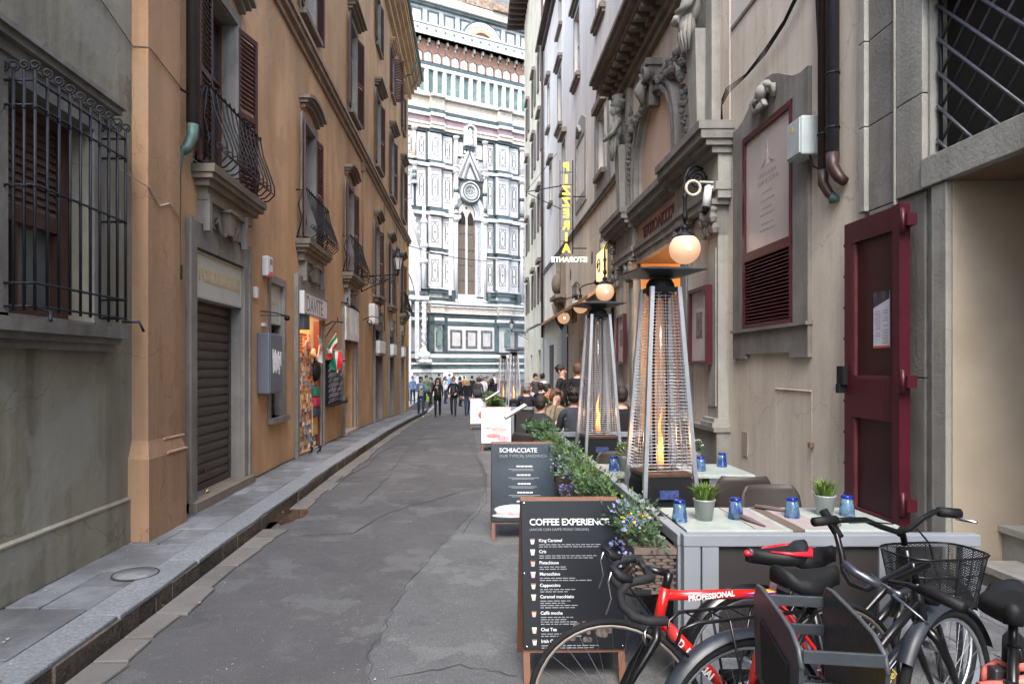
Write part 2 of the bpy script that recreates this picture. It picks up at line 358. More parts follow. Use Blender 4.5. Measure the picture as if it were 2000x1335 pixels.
def age(m, streak=.18, patch=None, crk=.35, ps=.35):
    """weathering on top of a plaster colour: rain streaks, repaired patches, hairline cracks"""
    N, L = nd(m); b = N['Principled BSDF']; cur = b.inputs['Base Color'].links[0].from_socket; geo = N.new('ShaderNodeNewGeometry')
    def nz(sc, st, det=6, rough=.65):
        mp = N.new('ShaderNodeMapping'); mp.inputs['Scale'].default_value = st; L.new(geo.outputs['Position'], mp.inputs[0]); n = N.new('ShaderNodeTexNoise'); n.inputs['Scale'].default_value = sc; n.inputs['Detail'].default_value = det; n.inputs['Roughness'].default_value = rough; L.new(mp.outputs[0], n.inputs['Vector']); return n.outputs[0]
    def rg(s, a, b_, c=0, d=1): r = N.new('ShaderNodeMapRange'); r.inputs[1].default_value = a; r.inputs[2].default_value = b_; r.inputs[3].default_value = c; r.inputs[4].default_value = d; L.new(s, r.inputs[0]); return r.outputs[0]
    def mx(f, a, c, t='MIX'):
        x = N.new('ShaderNodeMixRGB'); x.blend_type = t; L.new(f, x.inputs[0]); L.new(a, x.inputs[1])
        if isinstance(c, tuple): x.inputs[2].default_value = c + (1,)
        else: L.new(c, x.inputs[2])
        return x.outputs[0]
    cur = mx(rg(nz(3.0, (1, 1, .07)), .45, .72, 0, streak * 1.6), cur, (.45, .42, .40), 'MULTIPLY')
    cur = mx(rg(nz(9.0, (1, 1, .6), 8, .75), .55, .75, 0, streak), cur, (.5, .47, .45), 'MULTIPLY')
    if patch: cur = mx(rg(nz(ps, (1, 1, 1), 5, .55), .56, .59, 0, .55), cur, patch)
    if crk:
        v = N.new('ShaderNodeTexVoronoi'); v.feature = 'DISTANCE_TO_EDGE'; v.inputs['Scale'].default_value = .55; mp = N.new('ShaderNodeVectorMath'); mp.operation = 'ADD'
        n = N.new('ShaderNodeTexNoise'); n.inputs['Scale'].default_value = 1.7; n.inputs['Detail'].default_value = 7; L.new(geo.outputs['Position'], n.inputs['Vector']); L.new(geo.outputs['Position'], mp.inputs[0]); L.new(n.outputs['Color'], mp.inputs[1]); L.new(mp.outputs[0], v.inputs['Vector'])
        cur = mx(rg(v.outputs['Distance'], .0, .006, crk, 0), cur, (.25, .22, .2), 'MULTIPLY')
    L.new(cur, b.inputs['Base Color'])
age(ORANGE, .2, (.40, .27, .17), .35, .8); age(ORANGE_P, .28, (.34, .23, .15), .35, 1.1); age(GREYPL, .45, (.30, .29, .25), .35, .9); age(CREAM, .3, (.60, .55, .47), .35, .8); age(PALE, .2, (.6, .58, .55), .15); age(STONE_L, .35, None, .2); age(STONE, .4, None, .15)
age(WHITEM, .35, (.50, .51, .52), 0, .5); age(MARBLE_W, .4, (.4, .42, .43), 0, .4)

# text as flat mesh letters; local x to the right, z up, facing -y of the given matrix
def text(body, size, mtx, mt, parent, name='lettering', depth=.002, align='LEFT', mirror=False, bold=0.0, outline=0, spacing=1.0, label=None):
    cu = bpy.data.curves.new('t', 'FONT'); cu.body = body; cu.size = size; cu.extrude = depth; cu.align_x = align; cu.offset = bold; cu.resolution_u = 3; cu.space_character = spacing
    if outline: cu.fill_mode = 'NONE'; cu.bevel_depth = outline; cu.extrude = 0; cu.bevel_resolution = 1
    ob = bpy.data.objects.new('t', cu); COL.objects.link(ob)
    dg = bpy.context.evaluated_depsgraph_get()
    me = bpy.data.meshes.new_from_object(ob.evaluated_get(dg)); bpy.data.objects.remove(ob); bpy.data.curves.remove(cu)
    loc = Matrix(((1, 0, 0, 0), (0, 0, 1, 0), (0, 1, 0, 0), (0, 0, 0, 1)))
    if mirror: loc = Matrix.Diagonal((-1, 1, 1, 1)) @ loc
    full = mtx @ loc
    if parent is not None: full = wm(parent).inverted() @ full
    me.transform(full); me.materials.clear(); me.materials.append(mt); me.name = name
    o = bpy.data.objects.new(name, me); COL.objects.link(o)
    if parent is not None: o.parent = parent; reg(parent, o)
    if label: o['label'] = label
    return o
def basis(origin, xa, za=(0, 0, 1)):   # matrix whose local x=xa, z=za
    x = Vector(xa).normalized(); z = Vector(za).normalized(); y = z.cross(x).normalized(); m = Matrix.Identity(4)
    for i, v in enumerate((x, y, z)):
        for j in range(3): m[j][i] = v[j]
    for j in range(3): m[j][3] = origin[j]
    return m
# ---------------------------------------------------------------- ground, road, pavements
def asphalt_nodes(m, base, dark, light):
    N, L = nd(m); b = N['Principled BSDF']
    for l in list(b.inputs['Base Color'].links): L.remove(l)
    geo = N.new('ShaderNodeNewGeometry')
    def noise(sc, det, rough=.6):
        n = N.new('ShaderNodeTexNoise'); n.inputs['Scale'].default_value = sc; n.inputs['Detail'].default_value = det; n.inputs['Roughness'].default_value = rough; L.new(geo.outputs['Position'], n.inputs['Vector']); return n
    def ramp(src, lo, hi, t0=0, t1=1):
        r = N.new('ShaderNodeMapRange'); r.inputs[1].default_value = lo; r.inputs[2].default_value = hi; r.inputs[3].default_value = t0; r.inputs[4].default_value = t1; L.new(src, r.inputs[0]); return r.outputs[0]
    def mix(f, a, c):
        x = N.new('ShaderNodeMixRGB'); L.new(f, x.inputs[0])
        for i, q in ((1, a), (2, c)):
            if isinstance(q, tuple): x.inputs[i].default_value = q + (1,)
            else: L.new(q, x.inputs[i])
        return x.outputs[0]
    big = noise(.55, 6); c = mix(ramp(big.outputs[0], .38, .66), dark, base)
    pt = noise(1.15, 7, .7); c = mix(ramp(pt.outputs[0], .535, .56, 0, .8), c, light); pt2 = noise(.8, 9, .75); c = mix(ramp(pt2.outputs[0], .56, .60, 0, .7), c, tuple(q * .62 for q in dark))
    med = noise(3.2, 8, .7); c = mix(ramp(med.outputs[0], .52, .75, 0, .55), c, tuple(q * 1.25 for q in light))
    # aggregate: small pale chips
    vo = N.new('ShaderNodeTexVoronoi'); vo.inputs['Scale'].default_value = 75; L.new(geo.outputs['Position'], vo.inputs['Vector'])
    c = mix(ramp(vo.outputs['Distance'], .12, .26, .5, 0), c, tuple(q * 1.6 for q in light))
    vo2 = N.new('ShaderNodeTexVoronoi'); vo2.inputs['Scale'].default_value = 17; vo2.inputs['Randomness'].default_value = 1; L.new(geo.outputs['Position'], vo2.inputs['Vector'])
    c = mix(ramp(vo2.outputs['Distance'], .07, .1, .75, 0), c, (.30, .30, .31))
    gr_ = noise(130, 3, .5); c = mix(ramp(gr_.outputs[0], .30, .52, .6, 0), c, tuple(q * .5 for q in dark)); c = mix(ramp(gr_.outputs[0], .57, .78, 0, .45), c, tuple(q * 1.7 for q in light))
    L.new(c, b.inputs['Base Color'])
    bp = N.new('ShaderNodeBump'); bp.inputs['Strength'].default_value = .55; bp.inputs['Distance'].default_value = .012; f = noise(95, 5); L.new(f.outputs[0], bp.inputs['Height']); L.new(bp.outputs[0], b.inputs['Normal'])
    rr = ramp(med.outputs[0], .3, .7, .62, .9); L.new(rr, b.inputs['Roughness'])
asphalt_nodes(ASPH, (.088, .087, .090), (.068, .067, .071), (.110, .112, .115))
ASPH2 = mat('worn_grey_asphalt', (.12, .12, .12), .85, .1, 2, .0)
asphalt_nodes(ASPH2, (.108, .111, .115), (.085, .088, .092), (.135, .139, .142))
PIAZZA = mat('square_paving', (.30, .30, .30), .8, .12, .8, .1, 10)

GY = [-16, -6, -2, 0, 1, 2, 3, 4, 5, 6, 8, 10, 11, 12, 14, 16, 18, 20, 22, 24, 26, 28, 30, 33, 36, 42, 50]
def strip(m, x0, x1, dz, ys=GY):
    for a, b in zip(ys, ys[1:]):
        m.quad((x0, a, G(a) + dz), (x1, a, G(a) + dz), (x1, b, G(b) + dz), (x0, b, G(b) + dz))
g = M(); g.quad((-300, -150, -.62), (300, -150, -.62), (300, 400, -.62), (-300, 400, -.62)); g.build('ground', mat('far_ground', (.22, .215, .21), .9, .1, 1), kind='structure')
g = M(); strip(g, -2.12, 3.75, 0); g.build('road', ASPH, kind='structure')
g = M(); g.quad((-60, 33, G(40) + .004), (-2.12, 33, G(40) + .004), (-2.12, 90, G(40) + .004), (-60, 90, G(40) + .004)); g.quad((-2.12, 50, G(60) + .004), (60, 50, G(60) + .004), (60, 90, G(60) + .004), (-2.12, 90, G(60) + .004))
g.build('square_pavement', PIAZZA, kind='structure')
def gp(x, y, z=0.0):
    Y = (CAMZ - z) * F / (y - 714); return (x - 924) * Y / F, Y
# paler worn asphalt along the right half with a ragged edge
edge = [(712, 1390), (718, 1335), (722, 1275), (745, 1243), (768, 1190), (800, 1135), (858, 1070), (905, 1020), (938, 985), (950, 950), (946, 915), (932, 880)]
g = M(); ep = [gp(*p) for p in edge] + [(.12, 14.0), (.05, 18), (-.02, 24), (-.05, 30)]
ep = [(ep[0][0], 1.0)] + ep
for (x, y), (x2, y2) in zip(ep, ep[1:]):
    k = 4
    for i in range(k):
        a, b = i / k, (i + 1) / k; ya, yb = y + (y2 - y) * a, y + (y2 - y) * b
        xa = x + (x2 - x) * a + (rnd.uniform(-.03, .03) if i else 0); xb = x + (x2 - x) * b
        if i == 0: pa = x
        g.quad((pa, ya, G(ya) + .004), (1.35, ya, G(ya) + .004), (1.35, yb, G(yb) + .004), ((nx := xb + (rnd.uniform(-.025, .025) if i < k - 1 else 0)), yb, G(yb) + .004)); pa = nx
g.build('asphalt_repair_strip', ASPH2, kind='structure')
CRK = mat('crack_tar', (.05, .05, .053), .8, .2, 10)
def crack(pts, w=.012, dz=.008, n=7, jit=.02, mt=CRK, name='road_crack'):
    P = [gp(*p) for p in pts]; Q = []
    for a, b in zip(P, P[1:]):
        for i in range(n):
            t = i / n; Q.append((a[0] + (b[0] - a[0]) * t + rnd.uniform(-jit, jit), a[1] + (b[1] - a[1]) * t + rnd.uniform(-jit, jit)))
    Q.append(P[-1]); c = M()
    for (x, y), (x2, y2) in zip(Q, Q[1:]):
        dx, dy = x2 - x, y2 - y; l = math.hypot(dx, dy) or 1; ww = w * rnd.uniform(.5, 1.4); nx, ny = -dy / l * ww, dx / l * ww
        c.quad((x - nx, y - ny, G(y) + dz), (x2 - nx, y2 - ny, G(y2) + dz), (x2 + nx, y2 + ny, G(y2) + dz), (x + nx, y + ny, G(y) + dz))
    return c.build(name, mt, kind='structure')
crack(edge, .0025); crack([(610, 960), (660, 940), (720, 905), (742, 880), (800, 850)], .008); crack([(590, 1045), (690, 1040), (760, 1000), (900, 960)], .006)
crack([(830, 838), (790, 880), (755, 935), (700, 985)], .006, jit=.03); crack([(905, 830), (925, 880), (948, 925), (948, 985), (905, 1040)], .006)
crack([(1010, 1320), (900, 1300), (760, 1325)], .004, jit=.02)
# shallow puddle in the gutter
g = M(); pc = gp(566, 1003); n = 20
vs = [(pc[0] + .02, pc[1], G(pc[1]) + .007)] + [(pc[0] + .19 * math.cos(2 * PI * i / n) * (1 + .25 * math.sin(3 * i)), pc[1] + .48 * math.sin(2 * PI * i / n) * (1 + .2 * math.sin(2 * i + 1)), G(pc[1]) + .007) for i in range(n)]
g.add(vs, [(0, 1 + i, 1 + (i + 1) % n) for i in range(n)]); g.build('puddle', mat('brown_puddle', (.045, .028, .018), .07, .3, 6), kind='structure')

# left pavement: base, slabs, granite kerb stones, gutter stones
pav = empty('pavement', (0, 0, 0), kind='structure')
g = M(); strip(g, -3.4, -2.3, .075); g.build('slab_bed', DIRT, pav)
def slab(parent, poly, dz, name, mt, th=.05, base=0, bev=.012):
    """a stone with its own outline following the fall of the street; poly [(x,y)]"""
    cx = sum(p[0] for p in poly) / len(poly); cy = sum(p[1] for p in poly) / len(poly)
    til = rnd.uniform(-.006, .006); k = len(poly)
    top = [(p[0] + (cx - p[0]) * bev / .3, p[1] + (cy - p[1]) * bev / max(.3, abs(p[1] - cy) * 2), G(p[1]) + dz + til * (p[0] - cx)) for p in poly]
    mid = [(p[0], p[1], G(p[1]) + dz - .008) for p in poly]; bot = [(p[0], p[1], G(p[1]) + dz - th) for p in poly]
    m = M(); m.add(top + mid + bot, [tuple(range(k))] + [(i, (i + 1) % k, k + (i + 1) % k, k + i) for i in range(k)] + [(k + i, k + (i + 1) % k, 2 * k + (i + 1) % k, 2 * k + i) for i in range(k)])
    return m.build(name, mt, parent)
y = 1.1; n = 0
while y < 32.2:
    L_ = rnd.choice([.42, .55, .62, .8, .95]) * (1 if y < 14 else 1.3)
    sk = rnd.uniform(-.09, .09); y2 = y + L_
    x0, x1 = -3.25, -2.50 + rnd.uniform(-.015, .015)
    if rnd.random() < .28:   # two stones across
        xm = x0 + .42 + rnd.uniform(-.05, .08)
        slab(pav, [(x0, y + .007), (xm - .006, y + .007), (xm - .006, y2 - .007), (x0, y2 - .007)], .12 + rnd.uniform(-.004, .002), 'paving_slab', SLAB)
        ym = y + L_ * rnd.uniform(.4, .6)
        slab(pav, [(xm + .006, y + .007), (x1, y + .007 + sk), (x1, ym), (xm + .006, ym)], .12 + rnd.uniform(-.004, .002), 'paving_slab', SLAB)
        slab(pav, [(xm + .006, ym + .012), (x1, ym + .012), (x1, y2 - .007), (xm + .006, y2 - .007)], .12, 'paving_slab', SLAB)
    else:
        slab(pav, [(x0, y + .013), ((x0 + x1) / 2, y + .012 + sk * .5), (x1 - .01, y + .016), (x1 - .01, y2 - .012), ((x0 + x1) / 2, y2 - .014 + rnd.uniform(-.02, .0)), (x0, y2 - .013)], .12 + rnd.uniform(-.005, .003), 'paving_slab', SLAB)
    y = y2
y = .6
while y < 33:
    L_ = rnd.uniform(.75, 1.35)
    j = lambda a=.012: rnd.uniform(-a, a)
    slab(pav, [(-2.488, y + .005), (-2.235 + j(), y + .005), (-2.23 + j(), y + L_ / 2), (-2.235 + j(), y + L_ - .005), (-2.488, y + L_ - .005)], .128, 'kerb_stone', KERB, .028)
    m = M(); a, b = y + .003, y + L_ - .003   # rough dark lower kerb face
    pts = 5; xs = [-2.225 + rnd.uniform(-.02, .008) for _ in range(pts + 1)]
    for i in range(pts):
        ya, yb = a + (b - a) * i / pts, a + (b - a) * (i + 1) / pts
        m.box((-2.4, ya, min(G(ya), G(yb)) - .03), (max(xs[i], xs[i + 1]), yb, G((ya + yb) / 2) + .101))
    m.build('kerb_base_stone', MOSS, pav); y += L_
gut = empty('gutter', (0, 0, 0), kind='structure')
GUTM = mat('gutter_stone', (.135, .128, .118), .85, .2, 4, .4, 40, stain=(.09, .082, .075), stamt=.6, stscale=2, objvar=.14)
y = .8
while y < 31:
    L_ = rnd.uniform(.26, .6) if y < 12 else rnd.uniform(.6, 1.0)
    if not (6.9 < y < 8.0):
        w = rnd.uniform(-.03, .03)
        slab(gut, [(-2.17, y + .006), (-1.97 + w, y + .01 + rnd.uniform(-.03, .03)), (-1.955 + w + rnd.uniform(-.03, .03), y + L_ - .02), (-2.17, y + L_ - .01)], .018, 'gutter_stone', GUTM, .03)
    y += L_
# round cover in the pavement
mc = gp(265, 1121, .12); m = M(); m.lathe([(.0001, .0), (.155, .0), (.155, -.01)], (mc[0], mc[1], .131), 24); cv = m.build('manhole_cover', SLAB)
tag(cv, 'round stone cover set flush in the left pavement slabs', 'manhole cover')
m = M(); m.lathe([(.157, .0), (.17, .0005), (.17, -.01)], (mc[0], mc[1], .1305), 24); o = m.build('rim', DIRT, cv)

# right pavement beneath the terrace, slab steps
pv2 = empty('pavement', (0, 0, 0), kind='structure')
g = M(); strip(g, 1.36, 3.80, .04, [y for y in GY]); g.build('slab_bed', DIRT, pv2)
y = 1.2; row = 0
while y < 46:
    L_ = rnd.uniform(.5, .8) * (1 if y < 12 else 2.2)
    x = 1.35
    while x < 3.76:
        w = rnd.choice([.45, .6, .8]) * (1 if y < 12 else 1.5); x2 = min(x + w, 3.79)
        if x2 > 3.6: x2 = 3.79
        if y > 15 and x2 < 2.2 and False: pass
        slab(pv2, [(x + .006, y + .006), (x2 - .006, y + .006), (x2 - .006, y + L_ - .006), (x + .006, y + L_ - .006)], .08 + rnd.uniform(-.003, .002), 'paving_slab', SLAB, .05)
        x = x2
    y += L_

m = M(); y = 1.0
while y < 32:
    w_ = rnd.uniform(.012, .05); m.quad((-3.11, y, G(y) + .1285), (-3.10 + w_, y, G(y) + .1265), (-3.10 + rnd.uniform(.01, .05), y + .22, G(y + .22) + .1265), (-3.11, y + .22, G(y + .22) + .1285)); y += .22
m.build('dark_seam', DIRT, kind='structure')  # ragged dark strip along the foot of the left wall
LIT = [mat('litter_pale', (.4, .38, .35), .8), mat('litter_brown', (.12, .08, .05), .8)]
m = M()
for i in range(170):
    y = rnd.uniform(2.4, 16); x = rnd.choice([rnd.uniform(-2.2, -1.9), rnd.uniform(-3.05, -2.3), rnd.uniform(-1.9, .9)]); s_ = rnd.uniform(.004, .012); z = G(y) + (.133 if x < -2.3 else .022 if x < -1.9 else .0085); a = rnd.uniform(0, 6); m.mi = rnd.randrange(2)
    m.add([(x + s_ * math.cos(a + k * 1.57) * rnd.uniform(.6, 1.2), y + s_ * math.sin(a + k * 1.57) * 1.3, z + .001 * k) for k in range(4)], [(0, 1, 2, 3)])
m.build('street_litter', LIT, kind='stuff')
# ---------------------------------------------------------------- left side of the street
# --- green-grey building with the iron window cage
GB = empty('plastered_building', (XL, 5, 0), label='green-grey plastered building with a caged window at the near left', cat='building')
m = M(FL); WN = (4.48, 5.50, 2.02, 3.60)
wall_cells(m, -9, 6.22, .53, 12, [WN], 0, .28)
wall_cells(m, -9, 6.22, -.2, .515, [], .025)
m.quad((-9, .025, .515), (6.22, .025, .515), (6.22, 0, .53), (-9, 0, .53))
m.box((-9, -6, -.3), (6.22, -.45, 12)); m.quad((6.22, -.45, -.2), (6.22, 0, -.2), (6.22, 0, 12), (6.22, -.45, 12)); m.quad((-9, 0, 12), (6.22, 0, 12), (6.22, -.45, 12), (-9, -.45, 12))
m.build('wall', GREYPL, GB)
m = M(FL); m.box((-9, .0255, .505), (6.15, .032, .52)); m.build('plinth_moulding', mat('pale_plinth_line', (.38, .33, .27), .9, .2, 3), GB)
win = M(FL); a0, a1, z0, z1 = WN
win.box((a0 - .16, .0, z0), (a0, .05, z1 + .14)); win.box((a1, .0, z0), (a1 + .15, .05, z1 + .14)); win.box((a0, .0, z1), (a1, .05, z1 + .14))
win.box((a0 - .3, .0, z1 + .14), (a1 + .25, .07, z1 + .22)); win.box((a0 - .35, .0, z1 + .22), (a1 + .3, .12, z1 + .27)); win.box((a0 - .38, .0, z1 + .27), (a1 + .33, .15, z1 + .31))
win = win.build('window_surround', STONE, GB)
sil = M(FL); sil.box((a0 - .3, 0, 1.93), (a1 + .32, .16, 2.02)); sil.box((a0 - .28, 0, 1.88), (a1 + .30, .11, 1.93)); sil.box((a0 - .26, 0, 1.82), (a1 + .28, .07, 1.88)); sil.box((a0 - .24, -.28, 2.02), (a1 + .02, .05, 2.05)); sil.build('window_sill', STONE, GB)
w = M(FL); w.box((a0, -.28, z0), (a0 + .08, -.16, z1)); w.box((a1 - .09, -.28, z0), (a1, -.16, z1)); w.box((a0, -.27, z0), (a1, -.17, z0 + .12)); w.box((a0 + .08, -.26, z1 - .08), (a1 - .09, -.16, z1)); w.box((a0 + .4, -.262, z0 + .12), (a0 + .47, -.2, 2.8))
w = w.build('window', BROWNFR, GB)
p = M(FL); p.quad((a0, -.255, z0), (a1, -.255, z0), (a1, -.255, z1), (a0, -.255, z1)); p.build('pane', mat('dusty_window_glass', (.13, .14, .14), .12, .25, 2, spec=.6), w)
p = M(FL); p.box((a0 + .08, -.24, 2.74), (a1 - .09, -.18, 2.86)); bl = p.build('roller_blind', BROWNFR, GB)
sm = M(); sm.add([(-.004, 0, 0), (.022, 0, .0), (.0, 0, .058), (-.012, 0, .058)] + [(-.004, a1 - a0 - .17, 0), (.022, a1 - a0 - .17, .0), (.0, a1 - a0 - .17, .058), (-.012, a1 - a0 - .17, .058)], [(0, 1, 2, 3), (7, 6, 5, 4), (0, 4, 5, 1), (1, 5, 6, 2), (2, 6, 7, 3), (3, 7, 4, 0)])
sme = sm.mesh('slat', mat('brown_blind_slat', (.12, .075, .06), .6, .15, 5, objvar=.12))
for i in range(11): inst('slat', sme, bl, (-.22, a0 + .08 - 5, 2.86 + i * .062))
# the cage
ox = .25; c0, c1 = 4.44, 5.60; cz0, cz1 = 2.06, 3.62; gr = None
for z in (cz0 + .03, 2.24, 2.44 + .44, 3.40, cz1 - .06):
    m = M(FL); m.tube([(c0, -.02, z), (c0, ox, z), (c1, ox, z), (c1, -.02, z)], .0095, 5)
    if gr is None: gr = m.build('window_grille', IRON, GB)
    else: m.build('rail', IRON, gr)
for e_ in ([(c0 + .02, ox, cz0 + .02), (c0 + .0, ox + .10, cz0 - .01), (c0 - .06, ox + .14, cz0 - .07)], [(c1 - .06, ox, cz0 + .0), (c1 - .02, ox + .12, cz0 + .0), (c1 + .0, ox + .15, cz0 - .08)]): m = M(FL); m.tube(e_, .012, 5); m.build('hook', IRON, gr)
def scroll(m, p, s, dirx, r=.008, turns=1.3, fr=0):
    pts = [p]; n = 14
    for i in range(n + 1):
        a = -PI / 2 + turns * 2 * PI * i / n; rr = s * (1 - .65 * i / n)
        pts.append((p[0] + dirx[0] * (math.cos(a) * rr + s * .0), p[1] + dirx[1] * (math.cos(a) * rr), p[2] + s + math.sin(a) * rr))
    m.tube(pts, [r] * (len(pts) - 4) + [r, r * .9, r * .8, r * .7], 5)
barm = M(); barm.cyl((0, 0, 0), (0, 0, cz1 - cz0), .0105, n=6); scroll(barm, (0, 0, cz1 - cz0), .036, (.9, .45), .008)
for z in (.2, .83, 1.34): barm.ball((0, 0, z - .02), .016, 6)
bme = barm.mesh('bar', IRON)
for i in range(10): inst('bar', bme, gr, (ox, c0 + (c1 - c0) * i / 9 - 5, cz0))
for i in range(1, 4):
    inst('bar', bme, gr, (ox - .07 * i, c1 - 5, cz0)); inst('bar', bme, gr, (ox - .07 * i, c0 - 5, cz0))

# --- ochre building
OB = empty('ochre_building', (XL, 6.2, 0), label='long ochre plastered building with plum shutters and iron balconies', cat='building')
BE = 32.6                                 # its far corner
SHOPS = [  # along0, along1, top, has sign
    (7.55, 9.12, 3.02), (12.02, 13.75, 3.02), (16.3, 17.75, 2.95), (21.3, 22.75, 2.85), (25.0, 26.1, 2.8), (28.9, 29.7, 2.8)]
HO = [(7.55, 9.12, -.4, 3.02, .22), (10.42, 11.15, .9, 2.98, .25), (12.02, 13.75, -.4, 3.04, 1.3), (16.3, 17.75, -.4, 3.0, .5), (21.3, 22.75, -.7, 3.1, .3), (25.0, 26.1, -.7, 3.0, .3), (28.9, 29.7, -.8, 3.0, .3)]
FW1 = [8.45, 12.85, 17.08, 21.9, 25.4, 29.7]
for c in FW1: HO.append((c - .46, c + .46, 3.95, 6.15, .25))
for c in [8.45, 12.85, 17.6, 22.2, 26.0, 29.9]: HO.append((c - .48, c + .48, 8.1, 10.4, .25))
for c in [8.45, 12.85, 17.6, 22.2, 26.2, 30.0]: HO.append((c - .42, c + .42, 12.0, 13.7, .22))
m = M(FL); wall_cells(m, 6.87, BE, -.8, 15.4, HO, 0, .25)
m.box((6.22, -7, -.8), (BE - .02, -1.6, 15.4)); m.quad((BE, 0, -.8), (BE, -7, -.8), (BE, -7, 15.4), (BE, 0, 15.4)); m.quad((6.22, -7, 15.4), (BE, -7, 15.4), (BE, 0, 15.4), (6.22, 0, 15.4))
m.build('wall', ORANGE, OB)
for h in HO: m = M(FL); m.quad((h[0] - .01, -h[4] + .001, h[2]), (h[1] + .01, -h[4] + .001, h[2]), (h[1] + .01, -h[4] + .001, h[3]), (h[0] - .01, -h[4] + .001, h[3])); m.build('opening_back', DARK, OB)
m = M(FL)   # corner pilaster
m.box((6.2, -.3, 1.02), (6.87, .15, 17.2)); m.box((6.13, -.3, -.1), (6.93, .19, .86))
m.add([(6.13, -.3, .86), (6.93, -.3, .86), (6.93, .19, .86), (6.13, .19, .86), (6.2, -.3, 1.02), (6.87, -.3, 1.02), (6.87, .15, 1.02), (6.2, .15, 1.02)], [(0, 4, 5, 1), (3, 2, 6, 7), (0, 3, 7, 4), (1, 5, 6, 2)])
m.build('corner_pilaster', ORANGE_P, OB)
m = M(FL); m.box((6.5, .185, .868), (6.945, .2, .885)); m.box((6.5, .15, 1.0), (6.945, .165, 1.015)); m.build('pilaster_moulding', mat('pale_worn_edge', (.5, .34, .23), .9, .2, 9), OB)
# string course, eaves
m = M(FL); m.box((6.88, 0, 7.38), (BE, .05, 7.5)); m.box((6.88, 0, 7.5), (BE, .12, 7.6)); m.box((6.88, 0, 7.6), (BE, .16, 7.68)); m.box((6.88, 0, 7.68), (BE, .1, 7.76)); m.build('string_course', mat('brown_cornice_plaster', (.26, .19, .14), .9, .2, 3, .2, 20), OB)
m = M(FL); 
for i, (o0, o1, za, zb) in enumerate([(0, .14, 14.5, 14.75), (0, .28, 14.75, 14.95), (0, .42, 14.95, 15.1), (0, .56, 15.1, 15.25), (0, .62, 15.25, 15.42)]): m.box((6.88, o0, za), (BE + .25, o1, zb))
m.build('eaves_cornice', mat('tan_eaves_plaster', (.48, .34, .2), .9, .2, 2, .2, 20), OB)
m = M(FL); m.tube([(6.9, .66, 15.44), (BE + .3, .66, 15.44)], .07, 8); m.tube([(31.6, .3, 14.6), (31.6, .5, 14.9), (31.6, .66, 15.4)], .03, 6); m.tube([(30.2, .05, 14.5), (30.2, .4, 14.6), (30.2, .66, 15.3)], .035, 6); m.build('gutter_pipe', COPPER_G, OB)
m = M(FL); m.add([(6.2, .7, 15.46), (BE + .3, .7, 15.46), (BE + .3, -7, 17.2), (6.2, -7, 17.2), (6.2, -7, 15.4), (BE + .3, -7, 15.4)], [(0, 1, 2, 3), (0, 3, 4), (1, 5, 2), (0, 4, 5, 1)]); m.build('roof', mat('terracotta_roof', (.28, .13, .08), .9, .3, 5, .3), OB)
m = M(FL)
for y in (18.95, 23.6, 27.4): m.tube([(y, .04, 7.3), (y, .04, 2.9 if y > 19 else 4)], .018, 5)
m.box((18.9, .0, 7.1), (19.02, .09, 7.35)); m.build('wall_conduit', mat('ochre_conduit', (.2, .13, .08), .7), OB)

def shutter(parent, y, z0, z1, w, ang, side, near, slatpitch=.062, out=.03, m_=None):
    """one louvred leaf; side -1 opens towards the camera, +1 away"""
    mt = m_ or SHUT
    h = z1 - z0; fr = M(); t = .032
    fr.box((0, 0, 0), (.055, t, h)); fr.box((w - .055, 0, 0), (w, t, h)); fr.box((.055, 0, 0), (w - .055, t, .08)); fr.box((.055, 0, h - .07), (w - .055, t, h)); fr.box((.055, 0, h * .47), (w - .055, t, h * .47 + .07))
    dx, dy = math.sin(ang), side * math.cos(ang)
    rz = math.atan2(dy, dx); loc = Vector((XL + out, y, z0)) - wm(parent).translation
    leaf = link_mesh('shutter', fr.mesh('shutter', mt), parent, loc, rz); reg(parent, leaf)
    sl = M(); sl.add([(.055, .002, 0), (.055, t - .002, -.028), (w - .055, t - .002, -.028), (w - .055, .002, 0), (.055, .002, .008), (.055, t - .002, -.02), (w - .055, t - .002, -.02), (w - .055, .002, .008)],
        [(0, 1, 2, 3), (7, 6, 5, 4), (0, 4, 5, 1), (2, 6, 7, 3), (1, 5, 6, 2), (0, 3, 7, 4)])
    zs = []; z = .12
    while z < h - .08:
        if not (h * .47 - .02 < z < h * .47 + .10): zs.append(z)
        z += slatpitch
    if near:
        me = sl.mesh('slat', mt)
        for z in zs: inst('slat', me, leaf, (0, 0, z))
    else:
        allm = M()
        for z in zs: allm.add([(a, b, c + z) for a, b, c in sl.v], sl.f)
        o = allm.build('slats', mt, leaf, local=True, kind='stuff')
    return leaf
def sash(parent, y0, y1, z0, z1, out, mt=BROWNFR, open_=False):
    w = M(FL); t = .05
    w.box((y0, out - .04, z0), (y0 + t, out, z1)); w.box((y1 - t, out - .04, z0), (y1, out, z1)); w.box((y0 + t, out - .04, z1 - t), (y1 - t, out, z1)); w.box((y0 + t, out - .04, z0), (y1 - t, out, z0 + .07))
    c = (y0 + y1) / 2; w.box((c - .04, out - .035, z0 + .07), (c + .04, out + .01, z1 - t)); zt = z0 + (z1 - z0) * .62; w.box((y0 + t, out - .034, zt), (y1 - t, out - .002, zt + .045))
    w = w.build('window', mt, parent); p = M(FL); p.quad((y0 + t, out - .03, z0 + .07), (y1 - t, out - .03, z0 + .07), (y1 - t, out - .03, z1 - t), (y0 + t, out - .03, z1 - t)); p.build('pane', GLASSD, w)
    return w
HOOD = STONE_B
